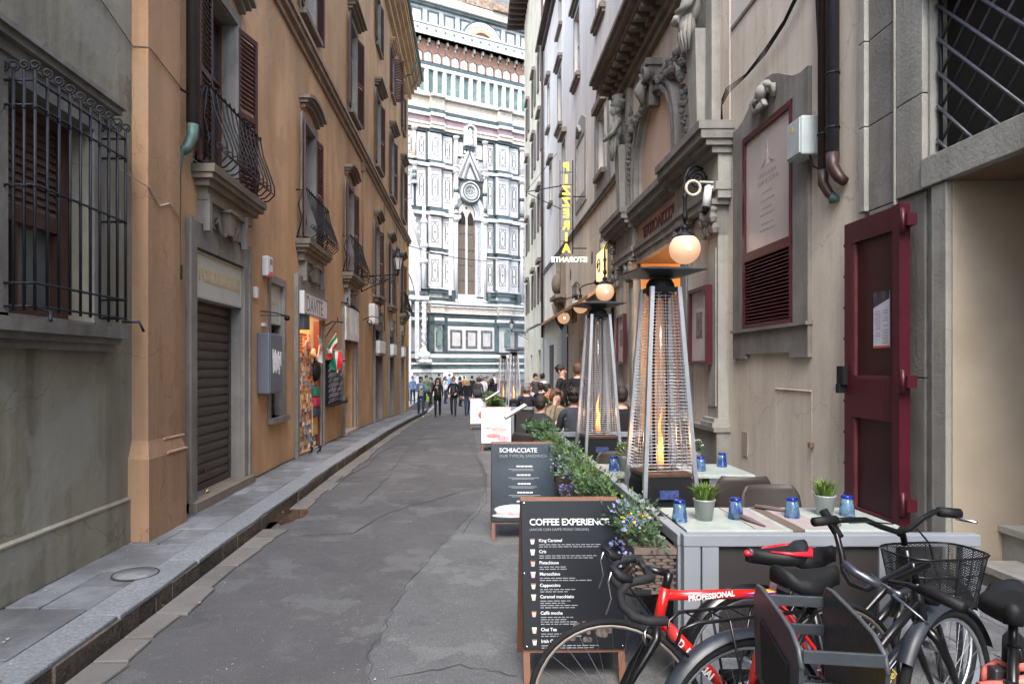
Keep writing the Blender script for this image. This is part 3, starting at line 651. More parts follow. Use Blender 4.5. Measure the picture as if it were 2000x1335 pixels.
def hood(parent, y0, y1, z, arch=.0, out=.2, mt=HOOD):
    h = M(FL); n = 8
    def arc(dz, e): return [(y0 - e + (y1 - y0 + 2 * e) * i / n, z + dz + arch * (1 - (2 * i / n - 1) ** 2)) for i in range(n + 1)]
    for (dz0, dz1, e, o) in ((0, .07, 0, out * .45), (.07, .13, .05, out * .75), (.13, .19, .09, out)):
        lo, hi = arc(dz0, e), arc(dz1, e); h.prism(lo + hi[::-1], 0, o)
    h.build('window_hood', mt, parent)
def surround(parent, y0, y1, z0, z1, w=.13, out=.035, mt=STONE, side=True):
    s = M(FL); s.box((y0 - w, 0, z0), (y0, out, z1 + w)); s.box((y1, 0, z0), (y1 + w, out, z1 + w)); s.box((y0, 0, z1), (y1, out, z1 + w)); s.box((y1 - .012, -.16, z0), (y1, 0, z1)); s.box((y0, -.16, z0), (y0 + .012, 0, z1)); s.box((y0, -.16, z1 - .012), (y1, 0, z1)); s.build('window_surround', mt, parent)
def rail_baluster(h=.86):
    b = M(); pth = [(.15, 0), (.30, .02), (.385, .10), (.38, .22), (.31, .42), (.235, .62), (.20, .80), (.19, h)]
    b.tube([(x, 0, z) for x, z in pth], .0105, 5); scroll(b, (.29, 0, .16), .045, (1, 0), .008, 1.2); return b.mesh('baluster', IRON)
BAL = rail_baluster()
def balcony(parent, y0, y1, zt, near=True, out=.26):
    s = M(FL); s.box((y0, 0, zt - .09), (y1, out, zt)); s.box((y0 + .02, 0, zt - .15), (y1 - .02, out - .03, zt - .09)); s.box((y0 + .08, 0, zt - .22), (y1 - .08, out - .09, zt - .15)); s.box((y0 + .16, 0, zt - .36), (y1 - .16, out - .14, zt - .22)); s.build('balcony_slab', STONE_B, parent)
    r = M(FL); h = .86; e = .06
    r.tube([(y0 + e, 0, zt + h), (y0 + e, .19, zt + h), (y1 - e, .19, zt + h), (y1 - e, 0, zt + h)], .016, 6, flat=.6)
    r.tube([(y0 + e, 0, zt + .03), (y0 + e, .2, zt + .03), (y1 - e, .2, zt + .03), (y1 - e, 0, zt + .03)], .012, 5)
    r.tube([(y0 + e + .02, .385, zt + .1), (y1 - e - .02, .385, zt + .1)], .009, 5)
    for yy in (y0 + e, y1 - e):
        r.tube([(yy, .02, zt + .03), (yy, .10, zt + .35), (yy, .04, zt + .6), (yy, .12, zt + h)], .012, 5); r.tube([(yy, .12, zt + .05), (yy, .18, zt + .3), (yy, .12, zt + .55), (yy, .16, zt + h)], .012, 5)
    n = 12
    for i in range(n + 1):   # little knots of leaves along the top rail
        y = y0 + e + (y1 - y0 - 2 * e) * i / n; r.tube([(y - .03, .19, zt + h + .01), (y, .195, zt + h + .035), (y + .03, .19, zt + h + .01)], .011, 5)
    rl = r.build('balcony_railing', IRON, parent); off = Vector((XL, 0, zt)) - wm(parent).translation
    n = 11 if near else 8
    for i in range(n + 1): inst('baluster', BAL, rl, (off.x, y0 + e + (y1 - y0 - 2 * e) * i / n + off.y, zt))
def shop_surround(parent, y0, y1, z, w=.2, raised=True, gz=0):
    s = M(FL); o = .05
    s.box((y0 - w, 0, gz), (y0, o, z + .28)); s.box((y1, 0, gz), (y1 + w, o, z + .28)); s.box((y0, 0, z), (y1, o, z + .28)); s.box((y1 - .012, -.2, gz), (y1, 0, z)); s.box((y0, -.2, gz), (y0 + .012, 0, z))
    s.box((y0 - w - .02, o, gz), (y0 - w + .05, o + .025, z + .30)); s.box((y1 + w - .05, o, gz), (y1 + w + .02, o + .025, z + .30))
    if raised:
        s.box((y0 + .12, 0, z + .28), (y1 - .12, o + .02, z + .62)); s.box((y0 + .12, o + .02, z + .2), (y0 + .2, o + .09, z + .62)); s.box((y1 - .2, o + .02, z + .2), (y1 - .12, o + .09, z + .62))
    s.build('shop_surround', STONE, parent)
    c = (y0 + y1) / 2; t = M(FL)   # carved keystone with ribbons
    t.prism([(c - .10, z + .52), (c + .10, z + .52), (c + .05, z + .26), (c - .05, z + .26)], .05, .17); t.box((c - .15, .05, z + .52), (c + .15, .2, z + .56))
    for sx in (-1, 1): t.tube([(c + sx * .06, .12, z + .30), (c + sx * .14, .11, z + .22), (c + sx * .24, .1, z + .27), (c + sx * .32, .1, z + .40), (c + sx * .36, .09, z + .33)], [.02, .028, .024, .03, .015], 6)
    t.build('keystone', STONE_B, parent)
ANG = [(.06, .26), (.25, .12), (.2, .15), (.15, .2), (.2, .2), (.2, .2)]
for i, c in enumerate(FW1):
    y0, y1, z0, z1 = c - .46, c + .46, 3.95, 6.15
    surround(OB, y0, y1, z0, z1); sash(OB, y0, y1, z0, z1, -.18); hood(OB, y0 - .14, y1 + .14, z1 + .2, .14 if i else .14)
    shutter(OB, y0 - .01, z0 + .02, z1 - .02, .46, ANG[i][0], -1, i < 3); shutter(OB, y1 + .01, z0 + .02, z1 - .02, .46, ANG[i][1], 1, i < 3)
    if i in (0, 1, 2, 5): balcony(OB, c - .95, c + .95, 3.93, i < 2)
    else:
        s = M(FL); s.box((c - .8, 0, 3.83), (c + .8, .22, 3.93)); s.box((c - .72, 0, 3.72), (c + .72, .15, 3.83)); s.build('window_sill', STONE_B, OB)
for i, c in enumerate([8.45, 12.85, 17.6, 22.2, 26.0, 29.9]):
    y0, y1, z0, z1 = c - .48, c + .48, 8.1, 10.4
    surround(OB, y0, y1, z0, z1); sash(OB, y0, y1, z0, z1, -.18); hood(OB, y0 - .2, y1 + .2, z1 + .18, 0, .26)
    s = M(FL); s.box((y0 - .2, 0, 8.0), (y1 + .2, .13, 8.1)); s.build('window_sill', STONE_B, OB)
    shutter(OB, y0 - .01, z0 + .02, z1 - .02, .48, .12, -1, i == 2); shutter(OB, y1 + .01, z0 + .02, z1 - .02, .48, (.1, .15, .25, .2, .2, .2)[i], 1, i in (1, 2))
for i, c in enumerate([8.45, 12.85, 17.6, 22.2, 26.2, 30.0]):
    y0, y1, z0, z1 = c - .42, c + .42, 12.0, 13.7
    surround(OB, y0, y1, z0, z1, .1); sash(OB, y0, y1, z0, z1, -.15)
    s = M(FL); s.box((y0 - .15, 0, 11.9), (y1 + .15, .1, 12.0)); s.build('window_sill', STONE_B, OB)
    shutter(OB, y0 - .01, z0 + .02, z1 - .02, .42, .12, -1, False); shutter(OB, y1 + .01, z0 + .02, z1 - .02, .42, 1.0 if i == 4 else .15, 1, False)
    if i >= 4: hood(OB, y0 - .15, y1 + .15, z1 + .12, 0, .2, mat('tan_eaves_plaster', (.5, .36, .22)))
for i, (y0, y1, z) in enumerate(SHOPS): shop_surround(OB, y0, y1, z, .2 if i < 3 else .14, True, G(y0) + .1)
# shop 1: sign board, rolling shutter
m = M(FL); m.box((7.55, -.22, 2.44), (9.12, -.16, 2.56)); m.build('shutter_housing', METAL_SH, OB)
rs = M(FL); rs.box((7.55, -.2, .22), (7.60, -.13, 2.46)); rs.box((9.07, -.2, .22), (9.12, -.13, 2.46)); rs.box((7.6, -.2, .22), (9.07, -.14, .30)); rs.box((8.2, -.14, .42), (8.26, -.12, .45)); rs = rs.build('rolling_shutter', METAL_SH, OB)
sl = M(); prof = [(0, 0), (.012, .01), (.020, .035), (.018, .075), (.006, .105), (0, .112)]
for (x1, z1), (x2, z2) in zip(prof, prof[1:]): sl.quad((x1, 0, z1), (x1, 1.47, z1), (x2, 1.47, z2), (x2, 0, z2))
sl.box((-.012, 0, 0), (0, 1.47, .11)); sme = sl.mesh('slat', METAL_SH, fix=False)
for i in range(19): inst('slat', sme, rs, (-.165, 7.6 - 6.2, .30 + i * .1135))
m = M(FL); m.box((7.35, -.2, .0), (9.32, .13, .22)); m.build('door_step', STONE_B, OB)
m = M(FL); m.lathe([(.0001, 0), (.03, .005), (.035, .02), (.0001, .045)], (8.0, -.02, .22), 8); m.tube([(7.93, -.03, .225), (7.97, 0, .24), (8.0, 0, .235)], .008, 5); tag(m.build('padlock', mat('brass', (.5, .36, .12), .35, .2, 9, metal=.9)), 'small brass padlock on the step of the closed rolling shutter', 'padlock')
def sign_board(name, y0, y1, z0, z1, out0, out1, mt, label, frame=None):
    E = empty(name, (XL + out1, (y0 + y1) / 2, z0), label=label, cat='shop sign')
    m = M(FL); m.bbox((y0, out0, z0), (y1, out1, z1), .012); m.build('board', mt, E)
    if frame:
        f = M(FL); t = .025; f.box((y0, out1, z0), (y0 + t, out1 + .012, z1)); f.box((y1 - t, out1, z0), (y1, out1 + .012, z1)); f.box((y0 + t, out1, z0), (y1 - t, out1 + .012, z0 + t)); f.box((y0 + t, out1, z1 - t), (y1 - t, out1 + .012, z1)); f.build('frame', frame, E)
    return E
E = sign_board('shop_sign', 7.56, 9.11, 2.47, 3.0, -.16, .0, OFFW, 'faded off-white sign with worn yellow letters over the rolling shutter', mat('pale_sign_rim', (.36, .36, .31), .6))
FY = mat('faded_yellow_letters', (.50, .40, .22), .6, .12, 4)
text('PORCELLI GELATI', .215, basis((XL + .003, 7.72, 2.68), (0, 1, 0)), FY, E, spacing=.83, bold=.006)
E = sign_board('shop_sign', 10.43, 11.14, 2.36, 2.97, -.2, -.05, OFFW, 'narrow off-white sign filling the top of the small shop window', mat('pale_sign_rim', (.36, .36, .31)))
text('GELATI', .1, basis((XL - .047, 10.62, 2.66), (0, 1, 0)), FY, E)
# small shop window 2
surround(OB, 10.42, 11.15, .9, 2.98, .12, .02, STONE)
m = M(FL); m.box((10.3, -.24, .82), (11.28, .08, .9)); m.build('window_sill', STONE, OB)
ws = M(FL); ws.box((10.42, -.22, .9), (10.47, -.14, 2.36)); ws.box((11.1, -.22, .9), (11.15, -.14, 2.36)); ws = ws.build('rolling_shutter', METAL_SH, OB)
sl2 = M()
for (x1, z1), (x2, z2) in zip(prof, prof[1:]): sl2.quad((x1, 0, z1), (x1, .63, z1), (x2, .63, z2), (x2, 0, z2))
sme = sl2.mesh('slat', METAL_SH, fix=False)
for i in range(13): inst('slat', sme, ws, (-.18, 10.47 - 6.2, .9 + i * .1135))
# souvenir shop interior, its floor and warm lamp
INT = mat('warm_shop_lining', (.42, .22, .1), .8, .3, 3)
m = M(FL); y0, y1 = 12.02, 13.75
m.quad((y0, -1.29, 0), (y1, -1.29, 0), (y1, -1.29, 3), (y0, -1.29, 3)); m.build('shop_back_wall', INT, OB)
m = M(FL); m.box((y0, -1.28, -.02), (y1, .0, .1)); m.build('door_step', mat('pale_doorstep', (.5, .45, .4), .6), OB)
E = sign_board('shop_sign', 11.98, 13.85, 2.62, 3.03, .0, .14, mat('white_box_sign', (.60, .60, .60), .4, .1, 3), 'white box sign with big grey script letters over the souvenir doorway', mat('sign_rim_grey', (.2, .2, .2)))  # plain white sign face, no emission
text('DAVITE', .40, basis((XL + .143, 12.1, 2.68), (0, 1, 0)), mat('grey_sign_letters', (.2, .2, .21), .6), E, spacing=1.0, bold=.004)
m = M(FL); m.box((12.05, -.05, 2.36), (12.45, .12, 2.62)); tag(m.build('speaker_box', mat('slate_box', (.05, .06, .08), .6)), 'small slate box hung under the left end of the souvenir shop sign', 'box')
m = M(FL); m.box((13.68, -.1, .1), (13.74, .02, 2.6)); m.build('door_frame', mat('dark_red_frame', (.14, .03, .02), .5), OB)
# shop 4: sign, amber poster panel, dark door
E = empty('shop_sign', (XL + .3, 17, 2.6), label='white hanging sign with soft grey print between the flags and the scroll bracket', cat='shop sign')
m = M(FL); m.bbox((16.1, .05, 2.32), (17.9, .11, 3.12), .02); m.build('board', mat('white_printed_sign', (.62, .62, .60), .5, .35, 2.2), E)
m = M(FL); m.tube([(16.05, 0, 3.2), (16.05, .12, 3.18), (16.9, .12, 3.22), (17.9, .12, 3.12)], .015, 5); scroll(m, (16.2, .12, 3.2), .07, (1, 0), .01); m.build('bracket', IRON, E)
p = M(FL); p.box((16.32, -.2, .93), (17.5, -.12, 2.1)); o = p.build('wall_poster', mat('amber_poster', (.55, .28, .05), .5, .3, 2.5, stain=(.3, .16, .05), stamt=.7, stscale=5)); tag(o, 'amber display panel above the dark door of the fourth shop', 'poster')
f = M(FL); f.box((16.3, -.2, .88), (17.52, -.1, .93)); f.box((16.3, -.2, 2.1), (17.52, -.1, 2.14)); f.box((16.3, -.2, .93), (16.33, -.1, 2.1)); f.box((17.49, -.2, .93), (17.52, -.1, 2.1)); f.build('frame', mat('tan_wood', (.3, .2, .1), .6), o)
m = M(FL); m.box((17.5, -.45, -.1), (17.72, -.0, 2.8)); m.build('door_panel', mat('tan_reveal', (.35, .22, .13), .8), OB)
m = M(FL); m.box((16.3, -.4, -.3), (17.75, .1, G(17) + .2)); m.build('door_step', mat('pinkish_step', (.4, .3, .26), .7), OB)
# shops 5-7: grey doors with awning boxes and sign plates
for i, (y0, y1, z, lab) in enumerate([(21.3, 22.75, 2.0, 'first'), (25.0, 26.1, 2.0, 'second'), (28.9, 29.7, 2.0, 'third')]):
    gz = G(y0) + .1
    d = M(FL); d.box((y0, -.28, gz), (y0 + .5, -.2, 2.3)); d.build('door', mat('pale_grey_door', (.35, .38, .42), .5), OB)
    d = M(FL); d.box((y0 + .5, -.28, gz), (y1, -.22, 2.3)); d.build('door', mat('slate_grey_door', (.08, .085, .09), .5), OB)
    E = empty('shop_sign', (XL, y0, 2), label='white plate sign over the %s of the three narrow grey shop doors' % lab, cat='shop sign')
    m = M(FL); m.bbox((y0 - .05, 0, 2.1), (y1 - .1, .2, 2.5), .02); m.build('board', WHITE, E); m = M(FL); m.box((y0 - .05, 0, 2.03), (y1 - .1, .17, 2.1)); m.build('rim', STONE, E)
    gq = M(FL)
    for k in range(6): gq.tube([(y0 + .1 + k * (y1 - y0 - .2) / 5, -.05, 2.5), (y0 + .1 + k * (y1 - y0 - .2) / 5, -.05, 2.9)], .012, 4)
    for k in range(3): gq.tube([(y0, -.05, 2.58 + k * .13), (y1, -.05, 2.58 + k * .13)], .012, 4)
    gq.build('fanlight_grille', IRON, OB)
m = M(FL); m.bbox((20.2, 0, 2.95), (20.9, .2, 3.55), .04); tag(m.build('air_unit', WHITE), 'white box unit on the ochre wall left of the grey shop doors', 'wall box')
# end bay in amber: the sunlight on it is painted into the plaster colour
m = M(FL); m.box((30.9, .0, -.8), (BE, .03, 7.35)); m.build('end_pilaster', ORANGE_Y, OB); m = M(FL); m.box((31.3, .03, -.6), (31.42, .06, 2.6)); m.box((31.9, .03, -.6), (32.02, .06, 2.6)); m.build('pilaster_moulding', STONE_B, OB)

# downpipe with verdigris foot
E = empty('downpipe', (XL, 7.35, 3), label='grey downpipe with green copper elbow beside the first balcony', cat='downpipe')
m = M(FL); m.tube([(7.22, .13, 17), (7.22, .13, 4.25)], .062, 10); m.build('pipe', PIPE, E)
m = M(FL); m.tube([(7.22, .13, 4.25), (7.22, .13, 4.12), (7.16, .10, 3.98), (7.05, .06, 3.9)], [.064, .06, .055, .05], 10); m.tube([(7.05, .06, 3.92), (7.04, .055, 3.7), (7.04, .05, 2.7)], [.055, .035, .03], 8); m.add([(6.95, .0, 4.0), (7.25, .17, 3.87), (7.25, .17, 3.86), (6.95, 0, 3.99)], [(0, 1, 2, 3)]); m.build('elbow', COPPER_G, E)
m = M(FL); m.box((6.96, .0, 2.6), (7.12, .07, 2.75)); m.tube([(6.9, .06, 4.55), (7.3, .15, 4.55)], .012, 5); m.build('clip', IRON, E)
m = M(FL); m.tube([(5.62, .1, 3.42), (5.9, .05, 3.40), (6.2, .155, 3.32), (6.4, .16, 3.2), (6.6, .16, 3.27), (6.86, .16, 3.18)], .006, 4); tag(m.build('cable', mat('pale_cable', (.4, .33, .26))), 'thin pale cable crossing the corner pilaster beside the cage', 'cable')
m = M(FL); m.tube([(3.0, .01, 5.3), (4.2, .01, 4.95), (5.6, .012, 4.75), (6.19, .012, 4.6), (6.2, .16, 4.59), (6.87, .16, 4.5)], .005, 4); tag(m.build('cable', mat('dark_cable', (.05, .05, .05))), 'thin dark cable running high along the green-grey wall', 'cable')
# alarm box, cabinet, small things
E = empty('alarm_box', (XL, 10.2, 3.1), label='white alarm box with a red lens on the ochre wall by the first balcony', cat='alarm box')
m = M(FL); m.bbox((10.0, 0, 3.02), (10.26, .1, 3.32), .03); m.build('casing', WHITE, E); m = M(FL); m.bbox((10.06, .08, 3.0), (10.2, .125, 3.09), .015); m.build('lens', mat('red_lens', (.45, .03, .03), .3), E); m = M(FL); m.box((10.08, .1, 3.2), (10.2, .105, 3.29)); m.build('sounder', mat('grey_lens', (.2, .22, .24), .4), E)
E = empty('meter_cabinet', (XL, 10, 1.3), label='grey metal cabinet with white graffiti beside the rolling shutter', cat='cabinet')
CAB = mat('grey_cabinet_metal', (.13, .15, .18), .45, .12, 2, metal=.3)
m = M(FL); m.bbox((9.78, 0, 1.30), (10.42, .18, 2.18), .015); m.build('casing', CAB, E); m = M(FL); m.bbox((9.80, .18, 1.32), (10.40, .192, 2.16), .006); m.build('door', CAB, E)
m = M(FL); q = [(9.9, 1.95), (9.93, 1.6), (9.98, 1.9), (10.0, 1.62), (10.03, 1.94), (10.08, 1.6), (10.1, 1.88), (10.15, 1.65), (10.18, 1.92), (10.22, 1.58), (10.25, 1.85), (10.32, 1.7), (10.3, 1.92)]
for a, b in zip(q, q[1:]): m.tube([(a[0], .194, a[1]), (b[0], .194, b[1])], .012, 4)
m.build('graffiti', mat('white_graffiti', (.5, .5, .5), .7, .3, 20), E)
E = empty('spot_lamp', (XL, 10.1, 2.5), label='small black arm lamp beside the narrow off-white sign', cat='lamp'); m = M(FL); m.tube([(9.95, 0, 2.5), (10.0, .2, 2.48), (10.2, .3, 2.45)], .009, 5); m.tube([(9.95, 0, 2.44), (10.2, .3, 2.45)], .007, 5); m.build('arm', IRON, E); m = M(FL); m.ball((10.24, .31, 2.42), .045, 8); m.build('head', BLACKM, E)
m = M(FL); m.bbox((9.62, .0, 2.66), (9.72, .05, 2.82), .01); tag(m.build('wall_switch', WHITE), 'tiny white box on the wall between shutter and alarm box', 'switch box')
m = M(FL); m.bbox((9.98, .0, 2.28), (10.12, .05, 2.33), .01); tag(m.build('wall_bell', WHITE), 'tiny white bell plate above the graffiti cabinet', 'bell plate')

# --- street lantern on the left wall
def lantern(Yw, side, reach, z, label, s=1.0, wall=None):
    wx = XL if side > 0 else XR; lx = wx + side * reach; E = empty('street_lantern', (wx, Yw, z), label=label, cat='street lamp')
    b = M(); b.tube([(wx, Yw, z - .32 * s), (wx + side * reach * .5, Yw, z - .30 * s), (lx, Yw, z - .26 * s)], .02 * s, 6)
    b.cyl((wx, Yw, z - .75 * s), (wx, Yw, z - .1 * s), .03 * s)
    for k in range(5):
        cx = wx + side * (.12 + k * .17) * reach; r0 = (.15 - k * .02) * s; pts = []
        for i in range(15): a = i / 14 * 2.6 * PI; rr = r0 * (1 - .7 * i / 14); pts.append((cx + side * math.cos(a) * rr, Yw, z - (.48 if k % 2 == 0 else .44) * s + math.sin(a) * rr))
        b.tube(pts, .013 * s, 5)
    b.tube([(wx, Yw, z - .75 * s), (wx + side * .25 * reach, Yw, z - .62 * s), (wx + side * .7 * reach, Yw, z - .42 * s), (lx, Yw, z - .28 * s)], .016 * s, 5); b.cyl((lx, Yw, z - .3 * s), (lx, Yw, z - .15 * s), .025 * s, .05 * s, 8); b.cyl((lx, Yw, z - .55 * s), (lx, Yw, z - .26 * s), .004, .014 * s, 6)
    b.build('bracket', IRON, E)
    c = M(); c.lathe([(.055, -.16), (.07, -.15), (.075, -.13)], (lx, Yw, z), 8); 
    for i in range(6):
        a = i * PI / 3; c.tube([(lx + .075 * s * math.cos(a), Yw + .075 * s * math.sin(a), z - .13 * s), (lx + .15 * s * math.cos(a), Yw + .15 * s * math.sin(a), z + .2 * s)], .009 * s, 4)
    c.lathe([(.165 * s, .2 * s), (.17 * s, .22 * s), (.12 * s, .30 * s), (.06 * s, .35 * s), (.05 * s, .40 * s), (.065 * s, .42 * s), (.03 * s, .46 * s), (.0001, .52 * s)], (lx, Yw, z), 8); c.build('lantern_frame', IRON, E)
    g = M(); g.lathe([(.07 * s, -.13 * s), (.14 * s, .2 * s)], (lx, Yw, z), 6); g.build('lantern_glass', mat('milky_lantern_glass', (.42, .42, .43), .3, .1, 6), E)
lantern(18.9, 1, 1.02, 4.5, 'black iron street lantern on a scrolled arm over the souvenir shop', 1.0)
E = empty('sign_bracket', (XL, 19.3, 3.2), label='small scrolled iron bracket beside the white printed hanging sign', cat='bracket'); m = M(FL); m.tube([(19.2, 0, 3.0), (19.2, .25, 3.1), (19.2, .5, 3.05), (19.2, .56, 3.12)], .015, 5); scroll(m, (19.2, .18, 2.85), .08, (0, 1), .013); m.tube([(19.2, .5, 3.1), (19.2, .5, 3.6)], .008, 4); m.ball((19.2, .5, 3.4), .03, 6); m.build('arm', IRON, E)

# --- souvenir goods
GOODC = [(.5, .3, .12), (.45, .08, .05), (.55, .45, .3), (.2, .25, .3), (.6, .5, .4), (.15, .1, .08), (.35, .15, .06), (.5, .42, .12), (.6, .6, .58), (.1, .2, .35)]
GM = [mat('souvenir_print_%s' % n, c, .55, .35, 14) for n, c in zip('ochre red tan slate cream brown rust gold white blue'.split(), GOODC)]
def goods(m, y0, y1, out, z0, z1, cw, ch, jit=.3, d=.02):
    z = z0
    while z < z1:
        y = y0
        while y < y1 - cw * .5:
            m.mi = rnd.randrange(len(GM)); w = cw * rnd.uniform(.7, .95); h = ch * rnd.uniform(.7, .93); o = out + rnd.uniform(-.02, .02)
            m.box((y, o, z), (y + w, o + d, z + h)); y += cw
        z += ch
    m.mi = 0
E = empty('postcard_rack', (XL, 12.4, .2), label='tall wire rack crammed with small souvenirs at the left of the souvenir doorway', cat='rack')
m = M(FL); goods(m, 12.08, 13.6, -.03, .85, 1.95, .085, .085); m.build('souvenir_cards', GM, E, kind='stuff')
m = M(FL)
for y in (12.08, 12.6, 13.15): m.tube([(y, -.14, .1), (y, -.14, 2.0)], .008, 4)
m.tube([(12.2, -.05, .3), (12.05, .02, 1.3), (12.1, 0, 2.0)], .012, 4); m.build('wire_frame', STEEL, E)
E = empty('magnet_board', (XL, 13, .2), label='board of warm coloured magnets low in the souvenir doorway', cat='display board')
m = M(FL); goods(m, 12.1, 13.7, -.08, .15, .85, .1, .09, d=.05); m.build('magnets', GM, E, kind='stuff'); m = M(FL); m.box((13.2, -.02, .35), (13.62, .0, .98)); m.build('backboard', mat('yellow_card', (.55, .36, .12), .6, .3, 20), E)
E = empty('bead_strings', (XL, 12.8, 1.8), label='hanging strings of red and pale beads under the souvenir sign', cat='souvenirs')
for k, y in enumerate([12.45, 12.62, 12.8, 12.97, 13.1]):
    m = M(FL); z = 2.3
    while z > 1.5:
        m.mi = k % 2 if rnd.random() < .8 else 2; m.box((y - .022, -.06, z - .05), (y + .022, -.02, z)); z -= .062
    m.build('bead_string', [GM[1], GM[4], GM[6]], E)
m = M(FL); m.lathe([(.0001, -.03), (.19, -.03), (.2, 0), (.17, .015), (.0001, .012)], (0, 0, 0), 20, 'Y'); disc = M(); 
mm = Matrix.Translation((0, 12.55, 2.02)) 
d = M(); d.lathe([(.0001, 0), (.17, 0), (.175, .02), (.15, .03), (.0001, .025)], (XL + .02, 12.62, 2.0), 20, 'X'); o = d.build('souvenir_plate', mat('cream_plate', (.62, .42, .28), .5, .15, 8)); tag(o, 'round cream plate with a red lily hung in the souvenir doorway', 'plate')
d = M(); d.tube([(XL + .055, 12.62, 1.88), (XL + .055, 12.62, 2.12)], .016, 5)
for s_ in (-1, 1): d.tube([(XL + .055, 12.62, 1.96), (XL + .055, 12.62 + s_ * .08, 2.06), (XL + .055, 12.62 + s_ * .1, 1.98)], .016, 5)
d.build('lily_emblem', GM[1], o)
for (c, z, mt, lab, ct) in [((13.35), 1.5, BLACKM, 'black knitted bag hanging at the right jamb of the souvenir doorway', 'bag'), (13.4, 1.2, mat('green_cloth', (.02, .16, .09), .8), 'green folded cloth hanging in the souvenir doorway', 'cloth'), (13.4, 1.0, mat('crimson_cloth', (.4, .02, .06), .8), 'crimson cloth hanging below the green one in the souvenir doorway', 'cloth'), (13.4, .8, mat('navy_cloth', (.02, .03, .06), .8), 'navy cloth lowest of the three hanging in the souvenir doorway', 'cloth')]:
    m = M(FL); h = .42 if ct == 'bag' else .19; vs = []
    if ct == 'bag': m.ball((c, .02, z + .1), .17, 10, (1, .6, 1.2)); m.tube([(c - .1, .02, z + .25), (c, .02, z + .5), (c + .1, .02, z + .25)], .012, 5)
    else: m.bbox((c - .18, -.04, z - .09), (c + .18, .07, z + .09), .03)
    tag(m.build('hanging_' + ct, mt), lab, ct)
m = M(FL); m.ball((13.2, .0, 1.92), .07, 8); m.ball((13.35, .02, 1.86), .06, 8); m.ball((13.28, .0, 1.99), .05, 8); tag(m.build('souvenir_toys', mat('peach_toys', (.6, .35, .22), .6, .3, 12)), 'peach coloured little toys hung at the top right of the souvenir doorway', 'souvenirs')
m = M(FL); m.box((12.15, -.6, 2.2), (12.9, -.5, 2.5)); tag(m.build('orange_poster', mat('orange_print', (.7, .16, .03), .5, .2, 6)), 'orange poster inside the souvenir shop under the sign', 'poster')
m = M(FL)
for k, (cy, co) in enumerate([(12.3, .16), (12.45, .28)]):
    m.tube([(cy - .1, co, .13), (cy, co + .05, .24), (cy + .12, co, .13)], .014, 5); m.ball((cy + .1, co, .22), .03, 6)
tag(m.build('iron_boot_scraper', IRON), 'small black iron figure standing on the souvenir shop step', 'boot scraper')
ll = bpy.data.lights.new('shop_light', 'AREA'); ll.energy = 14; ll.size = 1.2; ll.color = (1, .62, .30); lo = bpy.data.objects.new('shop_light', ll); COL.objects.link(lo); lo.location = (XL - .55, 12.9, 2.9)
m = M(); m.box((XL - .75, 12.5, 2.93), (XL - .35, 13.3, 2.96)); tag(m.build('ceiling_lamp', mat('warm_lamp', (1, .8, .6), .5, 0, emit=(1, .7, .4), estr=1)), 'warm lamp panel on the souvenir shop ceiling', 'lamp')
# picture rack outside, leaning on the wall
E = empty('picture_rack', (XL, 15, .8), label='dark rack of grey postcard pictures between the two doorways', cat='rack')
m = M(FL); m.box((14.25, 0, .88), (15.75, .06, 1.82)); m.box((14.2, 0, 1.80), (15.8, .16, 1.83)); m.box((14.2, 0, .86), (15.8, .2, .9)); m.build('frame', BLACKM, E)
PM = [mat('grey_picture_%s' % n, c, .4, .5, 20) for n, c in zip('pale mid dark'.split(), [(.4, .42, .5), (.2, .22, .3), (.06, .07, .1)])]
for r_ in range(8):
    for c_ in range(6):
        m = M(FL); y = 14.3 + c_ * .24; z = .92 + r_ * .11; rt = rnd.uniform(-.015, .015)
        m.add([(y, .07, z), (y + .2, .07, z + rt), (y + .2, .11, z + .095), (y, .11, z + .095), (y, .062, z), (y + .2, .062, z + rt), (y + .2, .10, z + .095), (y, .10, z + .095)], [(0, 1, 2, 3), (7, 6, 5, 4), (0, 4, 5, 1), (1, 5, 6, 2), (2, 6, 7, 3), (3, 7, 4, 0)]); m.build('postcard', rnd.choice(PM), E)
# flags on short sticks
FGm = mat('flag_green', (.0, .17, .09), .8); FW_ = mat('flag_white', (.62, .6, .58), .8); FR_ = mat('flag_red', (.5, .02, .03), .8)
def flag(name, p0, p1, w, h, mats, label, vert=False, droop=.1):
    E = empty(name, p0, label=label, cat='flag'); m = M(); m.tube([p0, p1], .009, 5); m.build('pole', mat('white_stick', (.55, .5, .42)), E)
    p0, p1 = Vector(p0), Vector(p1); d = (p1 - p0).normalized(); n = 9; m = M(); vs = []; m.smooth = True
    for i in range(n + 1):
        for j in range(n + 1):
            a = p1 - d * w * i / n; s_ = j / n * h
            off = Vector((.05 * math.sin(i * .9 + j * .35) * j / n, .04 * math.sin(j * .8 + i) * j / n, -s_ + droop * math.sin(PI * i / n) * -1 * j / n)); vs.append(a + off)
    for i in range(n):
        for j in range(n):
            m.mi = (i if not vert else j) * 3 // n; m.add([vs[i * (n + 1) + j], vs[(i + 1) * (n + 1) + j], vs[(i + 1) * (n + 1) + j + 1], vs[i * (n + 1) + j + 1]], [(0, 1, 2, 3)])
    m.build('cloth', mats, E, fix=False); return E
hub = Vector((XL + .06, 14.1, 2.05))
b = M(); b.tube([(XL, 14.1, 2.5), (XL + .2, 14.1, 2.62), (XL + .42, 14.1, 2.6)], .014, 5); b.tube([(XL, 14.1, 2.2), (XL + .12, 14.1, 2.4), (XL + .26, 14.1, 2.6)], .012, 5); b.tube([(XL + .3, 14.1, 2.6), (XL + .3, 14.1, 2.7)], .012, 5)
tag(b.build('flag_bracket', IRON), 'scrolled iron bracket above the three flags', 'bracket')
